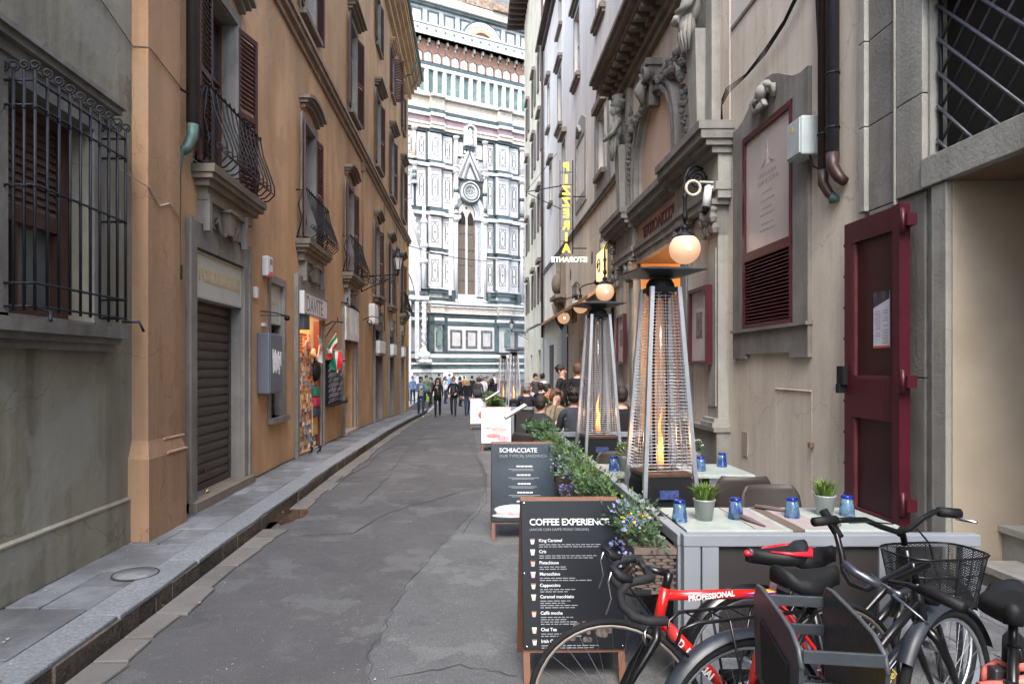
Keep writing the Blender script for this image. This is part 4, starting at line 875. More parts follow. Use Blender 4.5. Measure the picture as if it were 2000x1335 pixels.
flag('flag', hub, hub + Vector((.22, -.05, .32)), .30, .26, [FR_, FW_, FGm][::-1], 'green white and red flag hanging uppermost beside the souvenir doorway', vert=True)
E = flag('flag', hub, hub + Vector((.10, -1.15, .22)), .55, .36, [FW_, FW_, FW_], 'white flag with a faint red emblem, leftmost of the three flags'); d = M(); c = hub + Vector((.10, -.9, .0)); d.ball(c, .06, 8, (.3, 1, 1.2)); d.build('emblem', mat('faint_red_emblem', (.5, .2, .18)), E)
flag('flag', hub, hub + Vector((.30, .1, -.04)), .20, .36, [FR_, FW_, FGm], 'small crumpled green white and red flag hanging lowest over the picture rack')
# ---------------------------------------------------------------- right side of the street
def ab(m, y0, y1, o0, o1, z0, z1): return m.box((y0, o0, z0), (y1, o1, z1))
# --- gate building
GT = empty('gate_building', (XR, 4, 0), label='grey stone gate house with open passage and diamond iron lattice window', cat='building')
m = M(FR); wall_cells(m, -9, 6.53, -.2, 11, [(3.2, 5.34, -.2, 3.15, .0), (3.2, 5.60, 3.40, 4.75, .14)], 0, .3)
m.box((-9, -9, 5.0), (6.53, -5.6, 11)); m.quad((-9, 0, 11), (6.53, 0, 11), (6.53, -9, 11), (-9, -9, 11)); m.box((-9, -5.5, -.2), (3.1, -.4, 3.1))
m.build('wall', STONE_L, GT)
BEIGE = mat('beige_passage_plaster', (.36, .30, .225), .9, .1, 1.2, .15, 14, stain=(.27, .215, .155), stamt=.7, stscale=.8)
m = M(FR); m.quad((5.34, 0, -.1), (5.34, -5.5, -.1), (5.34, -5.5, 3.15), (5.34, 0, 3.15)); m.quad((5.34, -5.5, -.1), (3.2, -5.5, -.1), (3.2, -5.5, 3.15), (5.34, -5.5, 3.15)); m.quad((3.2, -5.5, -.1), (3.2, 0, -.1), (3.2, 0, 3.15), (3.2, -5.5, 3.15)); m.build('passage_wall', BEIGE, GT)
m = M(FR); m.quad((3.2, 0, 3.15), (5.34, 0, 3.15), (5.34, -5.5, 3.15), (3.2, -5.5, 3.15)); m.build('passage_ceiling', mat('brown_ceiling', (.22, .14, .09), .9), GT)
m = M(FR); ab(m, 3.2, 5.335, -5.5, -.62, -.1, .46); m.build('passage_floor', STONE_L, GT)
for o0, z in ((-.05, .22), (-.35, .46)):
    m = M(FR); ab(m, 3.2, 5.2 if z < .3 else 5.335, o0 - .36, o0 + .0, z - .05, z); ab(m, 3.2, 5.2 if z < .3 else 5.335, o0 - .36, o0 - .04, z - .3, z - .05); m.build('stone_step', STONE_L, GT)
m = M(FR); m.quad((3.19, -.139, 3.39), (5.61, -.139, 3.39), (5.61, -.139, 4.76), (3.19, -.139, 4.76)); m.build('window_back', DARK, GT)
# masonry blocks: frame and pilaster, each proud by its own amount
def block(y0, y1, z0, z1, o=.04, mt=STONE_L):
    m = M(FR); m.bbox((y0 + .004, 0, z0 + .004), (y1 - .004, o, z1 - .004), .008); return m.build('stone_block', mt, GT)
zs = [.1, .95, 1.75, 2.6, 3.15, 3.95, 4.75, 5.6, 6.5, 7.4, 8.4]
for i, (a, b) in enumerate(zip(zs, zs[1:])): block(6.02, 6.42, a, b, .03, STONE)
for i, (a, b) in enumerate(zip(zs[4:], zs[5:])): block(6.42, 6.53, a, b, .07)
block(5.34, 5.52, .1, 3.15, .05); block(5.62, 5.98, .1, 1.6, .028, STONE); block(5.62, 5.98, 1.6, 3.15, .028, STONE); block(5.62, 5.98, 3.15, 3.95, .05); block(5.62, 5.98, 3.95, 4.95, .05)
block(3.2, 5.62, 3.15, 3.40, .07); block(3.2, 5.62, 4.75, 4.95, .07); block(5.0, 6.0, 4.98, 5.9, .035, STONE); block(4.0, 4.99, 4.98, 5.9, .035, STONE)
m = M(FR); ab(m, 5.985, 6.005, .0, .055, .1, 8); m.build('pilaster_edge', mat('pale_stone_edge', (.38, .36, .31)), GT)
# lattice
lt = M(FR); lt.tube([(5.56, -.06, 3.42), (5.56, -.06, 4.74)], .016, 6); lt = lt.build('window_lattice', IRON, GT)
BARM = mat('oiled_iron_bar', (.10, .10, .115), .45, .2, 12, metal=.5)
def clip(y, z, dy, dz, Y0, Y1, Z0, Z1):
    ts = []
    t0, t1 = -50, 50
    for p, d, lo, hi in ((y, dy, Y0, Y1), (z, dz, Z0, Z1)):
        a, b = (lo - p) / d, (hi - p) / d
        t0 = max(t0, min(a, b)); t1 = min(t1, max(a, b))
    return ((y + dy * t0, z + dz * t0), (y + dy * t1, z + dz * t1)) if t1 - t0 > .02 else None
for k in range(-14, 16):
    for s_ in (1, -1):
        q = clip(5.56, 3.53 + k * .275, 1, s_ * 1.0, 3.2, 5.58, 3.41, 4.74)
        if q: m = M(FR); o = -.055 + s_ * .011; m.tube([(q[0][0], o, q[0][1]), (q[1][0], o, q[1][1])], .0125, 6); m.build('bar', BARM, lt)

# --- cream theatre building
TB = empty('theatre_building', (XR, 12, 0), label='cream plastered theatre building with arched stone portal and pale upper floors', cat='building')
EN = (11.95, 15.25, -.2, 3.98)            # entrance
HR = [EN + (0,), (20.3, 21.7, -.3, 3.3, .5), (23.2, 24.1, -.4, 2.6, .3), (16.9, 18.3, -.1, 3.4, .25)]
UP = [(18.9, 21.2, 6.9, 9.3, 'niche'), (22.6, 24.9, 7.3, 9.6, 'blind'), (30.2, 31.2, 7.6, 9.4, 'win')]
HRU = [(19.4, 20.3, 7.3, 9.0, .2), (26.4, 27.1, 7.5, 8.3, .15)]
UW = [(7.9, 9.0), (12.2, 13.3), (16.0, 17.1), (19.5, 20.7), (24.0, 25.2), (28.9, 30.1)]
for a, b in UW: HRU += [(a, b, 12.0, 14.4, .22), (a, b, 16.2, 17.8, .2)]
HRU += [(27.6, 28.5, 8.9, 10.9, .2), (32.3, 33.2, 9.5, 11.3, .2), (33.3, 34.1, 13.4, 15.6, .2)]
m = M(FR); wall_cells(m, 6.53, 36, -.8, 6.60, HR, 0, .3); m.build('wall', CREAM, TB)
m = M(FR); wall_cells(m, 6.53, 36, 6.60, 18.8, HRU, 0, .2); m.box((6.53, -9, 6.6), (36, -3.6, 18.8)); m.quad((6.53, 0, 18.8), (36, 0, 18.8), (36, -9, 18.8), (6.53, -9, 18.8)); m.box((15.3, -9, -.8), (36, -3.6, 6.6)); m.build('upper_wall', PALE, TB)
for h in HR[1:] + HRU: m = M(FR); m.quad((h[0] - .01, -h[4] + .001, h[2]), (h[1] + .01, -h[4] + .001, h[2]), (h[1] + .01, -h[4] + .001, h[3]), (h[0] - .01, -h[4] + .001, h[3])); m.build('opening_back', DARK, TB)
m = M(FR); ab(m, 17.4, 36, 0, .07, 6.50, 6.60); ab(m, 17.4, 36, 0, .11, 6.60, 6.66); ab(m, 6.6, 9.9, 0, .02, 6.55, 6.60); m.build('string_course', STONE, TB)
m = M(FR); ab(m, 6.53, 36, 0, .4, 18.6, 18.8); ab(m, 6.53, 36, 0, .15, 18.3, 18.6); m.build('eaves', WOOD_D, TB)
STB = STONE_B
for a, b in UW:
    m = M(FR); ab(m, a - .2, b + .2, 0, .17, 11.86, 12.0); ab(m, a - .15, b + .15, 0, .1, 11.76, 11.86); m.build('window_sill', STB, TB)
    m = M(FR); ab(m, a - .14, a, 0, .03, 12.0, 14.4); ab(m, b, b + .14, 0, .03, 12.0, 14.4); ab(m, a - .14, b + .14, 0, .03, 14.4, 14.55); m.build('window_surround', STONE_L, TB)
    m = M(FR); ab(m, a - .22, b + .22, 0, .12, 14.62, 14.72); ab(m, a - .28, b + .28, 0, .2, 14.72, 14.84); m.build('window_hood', STB, TB)
    m = M(FR); ab(m, a, a + .06, -.15, -.1, 12, 14.4); ab(m, b - .06, b, -.15, -.1, 12, 14.4); ab(m, (a + b) / 2 - .03, (a + b) / 2 + .03, -.15, -.1, 12, 14.4); ab(m, a, b, -.15, -.11, 13.4, 13.46); w = m.build('window', mat('pale_window_frame', (.4, .38, .35), .6), TB)
    m = M(FR); m.quad((a, -.14, 12), (b, -.14, 12), (b, -.14, 14.4), (a, -.14, 14.4)); m.build('pane', GLASSD, w)
    m = M(FR); ab(m, a - .2, b + .2, 0, .15, 16.06, 16.2); m.build('window_sill', STB, TB)
for (a, b, z0, z1) in [(27.6, 28.5, 8.9, 10.9), (32.3, 33.2, 9.5, 11.3), (33.3, 34.1, 13.4, 15.6), (19.4, 20.3, 7.3, 9.0)]:
    m = M(FR); ab(m, a - .12, a, 0, .04, z0, z1); ab(m, b, b + .12, 0, .04, z0, z1); ab(m, a - .12, b + .12, 0, .05, z1, z1 + .15); m.build('window_surround', STONE_L, TB)
    m = M(FR); ab(m, a - .25, b + .25, 0, .2, z1 + .2, z1 + .38); m.build('window_hood', STB, TB); m = M(FR); ab(m, a - .2, b + .2, 0, .16, z0 - .14, z0); m.build('window_sill', STB, TB)
# blind framed panels in painted stone
for (y0, y1, z0, z1) in [(22.5, 24.9, 7.2, 9.8), (18.6, 20.9, 6.75, 9.5)]:
    m = M(FR); w_ = .3; ab(m, y0, y0 + w_, 0, .04, z0, z1 + .1); ab(m, y1 - w_, y1, 0, .04, z0, z1 + .1); ab(m, y0 + w_, y1 - w_, 0, .04, z0, z0 + .4); ab(m, y0 + w_, y1 - w_, 0, .04, z1 - .25, z1 + .1); m.prism([(y0, z1 + .1), (y1, z1 + .1), ((y0 + y1) / 2 + .3, z1 + .5), ((y0 + y1) / 2 - .3, z1 + .5)], 0, .04); m.build('blind_window_frame', STONE_L, TB)
    m = M(FR); c = (y0 + y1) / 2; m.tube([(c - .35, .08, z1 - .1), (c - .15, .1, z1 + .12), (c, .11, z1 + .2), (c + .15, .1, z1 + .12), (c + .35, .08, z1 - .1)], .07, 6); m.build('shell_ornament', STONE_L, TB)
for (y, z) in [(17.9, 5.1), (21.5, 5.1), (26.2, 5.2)]:   # oval ports
    m = M(FR); m.lathe([(.0001, .01), (.14, .012), (.16, .03), (.2, .03), (.2, 0)], (0, 0, 0), 14, 'Y'); 
    mm = Matrix.Translation((y, 0, z)); m2 = M(FR); m2.lathe([(.0001, .012), (.15, .012), (.155, .0)], (y, 0, z), 14, 'Y', (.7, 1.4)); m2.build('oval_port', DARK, TB)
# tall narrow brown shutters / old posts on the restaurant front
m = M(FR); ab(m, 20.25, 20.45, 0, .06, -.3, 3.4); ab(m, 21.55, 21.75, 0, .06, -.3, 3.4); ab(m, 20.25, 21.75, 0, .08, 3.3, 3.5); m.build('door_frame', mat('dark_red_timber', (.10, .035, .025), .6, .2, 6), TB)
m = M(FR); ab(m, 20.45, 21.55, -.3, -.25, -.3, 3.3); m.build('door_glow', mat('warm_lit_doorway', (.55, .3, .12), .6, .3, 3, emit=(1, .5, .2), estr=.12), TB)
m = M(FR); ab(m, 16.85, 17.0, 0, .05, 0, 3.5); ab(m, 18.2, 18.35, 0, .05, 0, 3.5); ab(m, 16.85, 18.35, 0, .07, 3.4, 3.6); m.build('door_frame', BLACKM, TB)
for (y0, y1) in ((17.0, 17.6), (17.62, 18.2)): m = M(FR); ab(m, y0, y1, -.2, -.14, .1, 3.4); m.build('door', mat('slate_blue_door', (.05, .055, .065), .5), TB)
# framed windows above the doors
for (y0, y1, z0, z1) in [(18.6, 20.0, 3.9, 5.4), (24.6, 25.6, 3.3, 4.7)]:
    m = M(FR); ab(m, y0, y1, 0, .05, z0, z1); m.build('window_frame', STONE, TB); m = M(FR); ab(m, y0 + .15, y1 - .15, .05, .055, z0 + .15, z1 - .15); m.build('window', GLASSD, TB)

# --- theatre portal
PT = empty('theatre_portal', (XR, 13.6, 0), label='carved grey stone theatre portal with arch, garlands and two herm figures', cat='portal')
P1 = (9.95, 11.95); P2 = (15.25, 17.3)
PEACH = mat('peach_plaster', (.56, .40, .29), .9, .08, 1.2, .1, 14)
for k, (a, b) in enumerate((P1, P2)):
    m = M(FR); ab(m, a, b, 0, .20, 0, .78); ab(m, a - .03, b + .03, 0, .24, .10 - .1, .12); ab(m, a - .03, b + .03, 0, .25, .74, .80); m.build('plinth', STONE, PT)
    for c in (a + .3, b - .3):
        m = M(FR); ab(m, c - .27, c + .27, 0, .25, .80, .87); ab(m, c - .25, c + .25, 0, .22, .87, .93); ab(m, c - .22, c + .22, 0, .15, .93, 3.62); ab(m, c - .15, c + .15, .15, .165, 1.1, 3.45); m.build('pilaster', STONE_L, PT)
        m = M(FR); ab(m, c - .30, c + .30, 0, .27, 4.06, 4.14); ab(m, c - .22, c + .22, 0, .18, 3.62, 4.06)
        for r_ in range(2):
            for q in range(5): m.ball((c - .24 + q * .12, .20 + .03 * r_, 3.72 + r_ * .16 + (q % 2) * .03), .062, 6, (1, 1, 1.5))
        for q in (-1, 1): m.lathe([(.0001, 0), (.055, .0), (.07, .05), (.04, .07), (.0001, .08)], (c + q * .23, .2, 4.0), 8, 'Y'); m.tube([(c + q * .1, .2, 3.85), (c + q * .2, .24, 3.95), (c + q * .28, .22, 4.02)], [.03, .05, .05], 6)
        m.build('capital', STONE, PT)
    m = M(FR); ab(m, a + .52, b - .52, .0, .06, .8, 4.1); m.build('panel', CREAM, PT)
    for (z0, z1, o) in ((4.14, 4.26, .2), (4.26, 4.38, .24), (4.38, 4.78, .2), (4.78, 4.88, .3), (4.88, 4.97, .4), (4.97, 5.10, .48), (5.10, 5.22, .52)):
        m = M(FR); ab(m, a - .06 - (o - .2) * .4, b + .06 + (o - .2) * .4, 0, o, z0, z1); m.build('entablature_block', STONE_L if z0 < 4.7 else STONE, PT)
for (z0, z1, o, mt) in ((3.98, 4.14, .12, STONE_L), (4.14, 4.26, .16, STONE_L), (4.26, 4.34, .20, STONE), (4.34, 4.80, .08, PEACH), (4.80, 4.90, .2, STONE), (4.90, 5.05, .30, STONE), (5.05, 5.17, .36, STONE)):
    m = M(FR); ab(m, 12.01, 15.19, 0, o, z0, z1); m.build('entablature_band', mt, PT)
RL = mat('dark_red_letters', (.12, .02, .03), .6)
text('TEATRO NICCOLINI', .34, basis((XR - .082, 14.72, 4.44), (0, -1, 0)), RL, PT, depth=.012, spacing=.84, bold=.008)
# arch
def arc(c, zc, r, a0=0, a1=PI, n=18, rz=1.0): return [(c + math.cos(a0 + (a1 - a0) * i / n) * r, zc + math.sin(a0 + (a1 - a0) * i / n) * r * rz) for i in range(n + 1)]
cy, zc = 13.68, 5.75
for (r0, r1, o) in ((1.62, 1.50, .12), (1.50, 1.42, .2), (1.72, 1.62, .22), (1.42, 1.34, .10)):
    oo = [(cy + r0, 5.17)] + arc(cy, zc, r0, rz=.98) + [(cy - r0, 5.17)]; ii = [(cy + r1, 5.17)] + arc(cy, zc, r1, rz=.98) + [(cy - r1, 5.17)]
    m = M(FR); m.ringface(oo, ii, 0, o); m.build('arch_moulding', STONE_L if o < .2 else STONE, PT)
m = M(FR); m.prism([(cy + 1.34, 5.17)] + arc(cy, zc, 1.34, rz=.98) + [(cy - 1.34, 5.17)], 0, .03); m.build('arch_panel', PEACH, PT)
m = M(FR); ab(m, 9.95, 17.3, 0, .012, 5.22, 8.2); m.build('upper_panel', CREAM, PT)
m = M(FR); ab(m, cy - .16, cy + .16, 0, .3, 7.3, 7.65); ab(m, cy - .22, cy + .22, 0, .34, 7.65, 7.78); m.prism([(cy - .15, 7.3), (cy + .15, 7.3), (cy + .08, 6.9), (cy - .08, 6.9)], 0, .25)
for q in (-1, 1): m.lathe([(.0001, .12), (.05, .12), (.055, .0), (.12, .0), (.15, .08), (.16, .14), (.12, .16), (.1, .1)][::-1], (cy + q * .17, .25, 7.45), 12, 'Y')
m.tube([(cy, .3, 7.4), (cy, .42, 7.2), (cy, .34, 6.95)], [.1, .12, .06], 8); m.build('keystone', STONE, PT)
# big upper cornice on dentil brackets
for (z0, z1, o) in ((8.2, 8.35, .12), (8.35, 8.5, .2), (8.72, 8.84, .55), (8.84, 8.95, .66), (8.95, 9.05, .74)):
    m = M(FR); ab(m, 9.6 - o * .3, 17.5 + o * .3, 0, o, z0, z1); m.build('cornice_moulding', STONE_B, PT)
bm_ = M(); bm_.box((-.52, -.09, 0), (0, .09, .12)); bm_.box((-.30, -.09, -.10), (0, .09, 0)); bme_ = bm_.mesh('cornice_bracket', STONE_B)
for i in range(19): inst('cornice_bracket', bme_, PT, (0, 9.85 + i * .42 - 13.6, 8.6))
m = M(FR); ab(m, 9.7, 17.4, 0, .10, 8.5, 8.72); m.build('cornice_frieze', mat('brown_frieze', (.24, .17, .12)), PT)
# herms: tapered shafts carrying draped busts
def bust(m, y, z, o, s=1.0, flip=1):
    m.smooth = True
    m.ball((y, o + .0, z + .32 * s), .21 * s, 12, (1.0, .8, 1.25)); m.ball((y, o + .05, z + .02), .17 * s, 10, (1.0, .8, 1.3))
    m.ball((y - .19 * s, o, z + .47 * s), .10 * s, 8); m.ball((y + .19 * s, o, z + .47 * s), .10 * s, 8)
    m.tube([(y, o, z + .5 * s), (y + .01, o + .02, z + .68 * s)], [.075 * s, .06 * s], 8); m.ball((y, o + .05 * s, z + .79 * s), .105 * s, 12, (.85, 1, 1.2)); m.ball((y, o - .01, z + .83 * s), .12 * s, 10, (.95, 1, 1)); m.ball((y, o + .16 * s, z + .77 * s), .02 * s, 6)
    m.tube([(y - .21 * s * flip, o, z + .48 * s), (y - .27 * s * flip, o + .09, z + .26 * s), (y - .06 * flip, o + .24 * s, z + .22 * s)], [.07 * s, .06 * s, .045 * s], 8)
    m.tube([(y + .21 * s * flip, o, z + .48 * s), (y + .26 * s * flip, o + .12, z + .2 * s), (y + .02, o + .26 * s, z + .1 * s), (y - .12 * flip, o + .26 * s, z + .12 * s)], [.07 * s, .06 * s, .05 * s, .045 * s], 8)
    for q in range(7): a = -1.1 + q * .37; m.tube([(y + math.sin(a) * .2 * s, o + math.cos(a) * .12 * s, z + .15 * s), (y + math.sin(a + .2) * .19 * s, o + math.cos(a) * .15 * s, z - .1 * s), (y + math.sin(a) * .14 * s, o + math.cos(a) * .12 * s, z - .38 * s)], [.035 * s, .04 * s, .015 * s], 6)
for yy in (10.85, 16.45):
    m = M(FR); 
    m.add([(yy - .17, 0, 5.25), (yy + .17, 0, 5.25), (yy + .17, .24, 5.25), (yy - .17, .24, 5.25), (yy - .24, 0, 6.95), (yy + .24, 0, 6.95), (yy + .24, .3, 6.95), (yy - .24, .3, 6.95)], [(0, 4, 5, 1), (1, 5, 6, 2), (2, 6, 7, 3), (3, 7, 4, 0), (4, 7, 6, 5)]); ab(m, yy - .24, yy + .24, 0, .3, 5.22, 5.34); m.build('herm_shaft', STONE_L, PT)
    m = M(FR); ab(m, yy + .26, yy + .52, 0, .14, 5.22, 8.2); ab(m, yy - .52, yy - .26, 0, .14, 5.22, 8.2); m.build('side_strip', STONE_L, PT)
    m = M(FR); bust(m, yy, 7.05, .3, 1.0, 1 if yy < 12 else -1); ab(m, yy - .2, yy + .2, 0, .3, 7.98, 8.06); m.lathe([(.14, 7.9), (.2, 8.0), (.12, 8.1), (.16, 8.2)], (yy, .25, 0), 10); m.build('herm_bust', STONE_L, PT)
def garland(p0, p1, sag, n, r, name='garland'):
    m = M(FR)
    for i in range(n):
        t = i / (n - 1); y = p0[0] + (p1[0] - p0[0]) * t; z = p0[1] + (p1[1] - p0[1]) * t - sag * 4 * t * (1 - t); k = r * (.55 + .6 * math.sin(PI * t))
        for j in range(4): m.ball((y + rnd.uniform(-k, k) * .8, .10 + rnd.uniform(0, k), z + rnd.uniform(-k, k) * .8), k * rnd.uniform(.4, .6), 5)
    m.build(name, STONE, PT, kind='stuff')
garland((cy - .25, 7.45), (11.3, 7.5), .42, 16, .13); garland((cy + .25, 7.4), (16.0, 7.4), .42, 16, .13)
garland((11.75, 7.6), (11.7, 5.7), 0, 18, .10, 'garland_drop'); garland((15.6, 7.6), (15.65, 5.6), 0, 18, .10, 'garland_drop')
# foyer
m = M(FR); y0, y1 = EN[0], EN[1]; d = 3.2
m.quad((y0, 0, 0), (y0, -d, 0), (y0, -d, 4), (y0, 0, 4)); m.quad((y1, 0, 0), (y1, -d, 0), (y1, -d, 4), (y1, 0, 4)); m.quad((y0, -d, 0), (y1, -d, 0), (y1, -d, 4), (y0, -d, 4)); m.build('foyer_wall', mat('amber_foyer_plaster', (.60, .36, .15), .85, .1, 2), TB)
m = M(FR); m.quad((y0, .0, 3.98), (y1, .0, 3.98), (y1, -d, 3.98), (y0, -d, 3.98)); m.build('foyer_ceiling', mat('brown_coffer', (.26, .17, .10), .8), TB)
m = M(FR); ab(m, y0, y1, -d, 0, -.1, .12); m.build('foyer_floor', STONE, TB)
m = M(FR); ab(m, 14.6, 14.7, -1.6, -.8, .1, 3.2); ab(m, 14.2, 15.2, -.9, -.8, 3.1, 3.3); ab(m, 12.2, 12.24, -1.2, -.2, 2.9, 3.6); m.build('inner_doorcase', mat('ochre_doorcase', (.45, .25, .1), .7), TB)
fl = bpy.data.lights.new('foyer_light', 'POINT'); fl.energy = 40; fl.color = (1, .55, .24); fl.shadow_soft_size = .25; fo = bpy.data.objects.new('foyer_light', fl); COL.objects.link(fo); fo.location = (XR + 1.5, 13.4, 3.3)
E = empty('marble_bust', (XR + .55, 12.75, 0), label='pale marble bust on a pedestal inside the lit theatre entrance', cat='statue')
FB = frame((XR + .55, 12.75, 0), (0, 1, 0), (-1, 0, 0)); CRM = mat('cream_statue_marble', (.6, .5, .38), .5)
m = M(FB); bust(m, 0, 1.55, 0, .62); m.build('bust', CRM, E); m = M(FB); m.box((-.16, -.16, .12), (.16, .16, 1.3)); m.box((-.2, -.2, 1.3), (.2, .2, 1.4)); m.lathe([(.1, 1.4), (.06, 1.46), (.12, 1.52)], (0, 0, 0), 10); m.build('pedestal', CRM, E)

# --- tall painted stone frame with poster and louvres
TF = empty('wall_poster', (XR, 8.6, 1.8), label='tall grey stone wall frame holding a big pale poster over oxblood louvres', cat='poster')
y0, y1, z0, z1 = 7.55, 9.72, 1.83, 5.02
m = M(FR); wd = .38
ab(m, y0, y0 + .36, 0, .05, 2.2, z1 - .22); ab(m, y1 - .36, y1, 0, .05, 2.2, z1 - .22); ab(m, y0, y1, 0, .05, 1.86, 2.2); ab(m, y0 - .02, y1 + .02, 0, .085, 2.16, 2.2); ab(m, y0, y0 + .45, 0, .05, 1.80, 1.86); ab(m, y1 - .45, y1, 0, .05, 1.80, 1.86)
n = 12; top = [(y0 + (y1 - y0) * i / n, z1 + .32 * math.sin(PI * min(1, max(0, (i / n - .1) / .8))) ** 1.5 + .0) for i in range(n + 1)]
[m.prism([(a[0], z1 - .22), (b[0], z1 - .22), b, a], 0, .05) for a, b in zip(top, top[1:])]; ab(m, y0 + .36, y1 - .36, 0, .05, 4.78, z1 - .22); m.build('stone_surround', STONE, TF)
iy0, iy1 = y0 + .36, y1 - .36
f = M(FR); f.box((iy0, .0, 2.2), (iy0 + .07, .06, 4.8)); f.box((iy1 - .07, 0, 2.2), (iy1, .06, 4.8)); f.box((iy0, 0, 4.72), (iy1, .061, 4.8)); f.box((iy0, 0, 3.10), (iy1, .062, 3.22)); f.box((iy0, 0, 2.2), (iy1, .061, 2.26)); f.build('frame', SHUT_R, TF)
m = M(FR); m.box((iy0 + .07, .0, 3.22), (iy1 - .07, .03, 4.72)); po = m.build('poster', mat('aged_poster_paper', (.50, .44, .41), .3, .12, 1.6, stain=(.34, .27, .25), stamt=.65, stscale=1.6), TF)
sl = M(FR); sl.add([(iy0 + .07, .0, 0), (iy0 + .07, .05, -.03), (iy1 - .07, .05, -.03), (iy1 - .07, .0, 0), (iy0 + .07, .0, .012), (iy0 + .07, .05, -.018), (iy1 - .07, .05, -.018), (iy1 - .07, .0, .012)], [(0, 1, 2, 3), (7, 6, 5, 4), (0, 4, 5, 1), (2, 6, 7, 3), (1, 5, 6, 2), (0, 3, 7, 4)])
sm_ = sl.mesh('slat', SHUT_R, wm(TF).inverted())
for i in range(18): inst('slat', sm_, TF, (0, 0, 2.31 + i * .0455))
m = M(FR); m.box((iy0 + .05, -.01, 2.2), (iy1 - .05, .0, 3.12)); m.build('louvre_back', SHUT_R, TF)
sh = M(FR); sh.smooth = True
for i in range(9): a = PI * i / 8; sh.ball((8.63 + math.cos(a) * .2, .09, 5.12 + math.sin(a) * .12), .05, 8, (1, .8, 1))
for i in range(5): sh.tube([(8.63, .08, 5.05), (8.63 - .18 + .09 * i, .13, 4.93)], [.05, .03], 6)
sh.ball((8.63, .1, 5.15), .1, 10, (1.2, .8, 1)); sh.tube([(8.35, .08, 5.0), (8.3, .1, 5.12), (8.42, .1, 5.16)], .035, 6); sh.tube([(8.9, .08, 5.0), (8.95, .1, 5.12), (8.84, .1, 5.16)], .035, 6); sh.build('shell_ornament', STONE_L, TF)
# faint print on the poster: a tower outline over title lines
pk = M(FR); c = (iy0 + iy1) / 2
for q in range(7): pk.tube([(c - .02 - q * .03, .031, 4.25 + .0 * q), (c - .0, .031, 4.50 - .03 * q), (c + .02 + q * .03, .031, 4.25)], .004, 3)
pk.tube([(c, .031, 4.25), (c, .031, 4.56)], .006, 3); pk.build('drawing', mat('faint_print', (.33, .28, .27)), TF)
for k, (z, w_) in enumerate([(4.12, .5), (4.03, .6), (3.9, .3), (3.8, .42), (3.7, .28), (3.62, .4), (3.5, .34), (3.42, .46)]):
    m = M(FR); yb = c - w_ / 2; 
    while yb < c + w_ / 2: ww = rnd.uniform(.03, .09); m.box((yb, .03, z), (min(yb + ww, c + w_ / 2), .0315, z + (.05 if k < 2 else .025))); yb += ww + .02
    m.build('print_line', mat('faint_print', (.33, .28, .27)), TF)
def framed(name, y0, y1, z0, z1, out, label, inner=True):
    E = empty(name, (XR - out, (y0 + y1) / 2, z0), label=label, cat='poster'); f = M(FR); t = .06; d = out
    f.box((y0, d, z0), (y0 + t, d + .09, z1)); f.box((y1 - t, d, z0), (y1, d + .09, z1)); f.box((y0 + t, d, z0), (y1 - t, d + .09, z0 + t)); f.box((y0 + t, d, z1 - t), (y1 - t, d + .09, z1)); f.build('frame', SHUT_R, E)
    p = M(FR); p.box((y0 + t, d + .0, z0 + t), (y1 - t, d + .04, z1 - t)); p.build('poster', PAPERM, E)
    if inner:
        w = y1 - y0; q = M(FR); q.box((y0 + w * .36, d + .041, z0 + .42), (y0 + w * .68, d + .045, z0 + .82)); q.build('portrait_print', mat('sepia_print', (.18, .14, .11), .6, .6, 9), E)
        for k in range(6): q = M(FR); q.box((y0 + w * .3, d + .041, z0 + .90 + k * .035), (y0 + w * rnd.uniform(.6, .78), d + .043, z0 + .905 + k * .035)); q.build('print_line', INK, E)
    return E
framed('wall_poster', 10.22, 11.10, 1.72, 2.92, .17, 'oxblood framed poster with a small dark portrait, right of the theatre entrance')
framed('wall_poster', 15.9, 16.7, 1.75, 2.92, .17, 'oxblood framed poster far left of the theatre entrance, behind the heaters')
# --- maroon door leaf folded back on the wall
D = empty('door_leaf', (XR - .1, 5.72, .1), label='tall maroon panelled door leaf folded open against the wall with a menu sheet', cat='door')
y0, y1, z0, z1 = 5.70, 6.60, .14, 3.06; o0, o1 = .10, .16
m = M(FR); ab(m, y0, y0 + .14, o0, o1, z0, z1); ab(m, y1 - .13, y1, o0, o1, z0, z1); ab(m, y0 + .14, y1 - .13, o0, o1, z1 - .2, z1); ab(m, y0 + .14, y1 - .13, o0, o1, 1.22, 1.58); ab(m, y0 + .14, y1 - .13, o0, o1, z0, z0 + .2); ab(m, y0, y0 + .10, o1, o1 + .03, z0, z1)
m.build('frame', SHUT_R, D)
for (a, b) in ((1.58, z1 - .2), (.34, 1.22)):
    m = M(FR); ab(m, y0 + .14, y1 - .13, o0 + .01, o1 - .035, a, b); m.build('panel', mat('dark_maroon_panel', (.035, .005, .008), .4, .12, 2, stain=(.05, .01, .014), stamt=.3, stscale=2), D)
    m = M(FR); ab(m, y0 + .14, y1 - .13, o1 - .035, o1 - .012, a, a + .035); ab(m, y1 - .165, y1 - .13, o1 - .035, o1 - .005, a + .035, b); m.build('moulding', mat('worn_maroon', (.10, .025, .03), .5, .2, 5), D)
m = M(FR); m.tube([(y1 + .02, o0 + .03, .3), (y1 + .02, o0 + .03, z1 - .1)], .009, 5)
for k in range(9): ab(m, y1 - .0, y1 + .035, o0, o0 + .05, .45 + k * .3, .48 + k * .3)
m.build('bolt_rod', mat('rusty_rod', (.12, .08, .05), .6, .3, 10, metal=.5), D)
m = M(FR); ab(m, y1 - .06, y1 + .05, o0 - .01, o1 + .05, 1.52, 1.70); ab(m, y1 - .02, y1 + .03, o1, o1 + .07, 1.44, 1.53); m.build('lock', BLACKM, D)
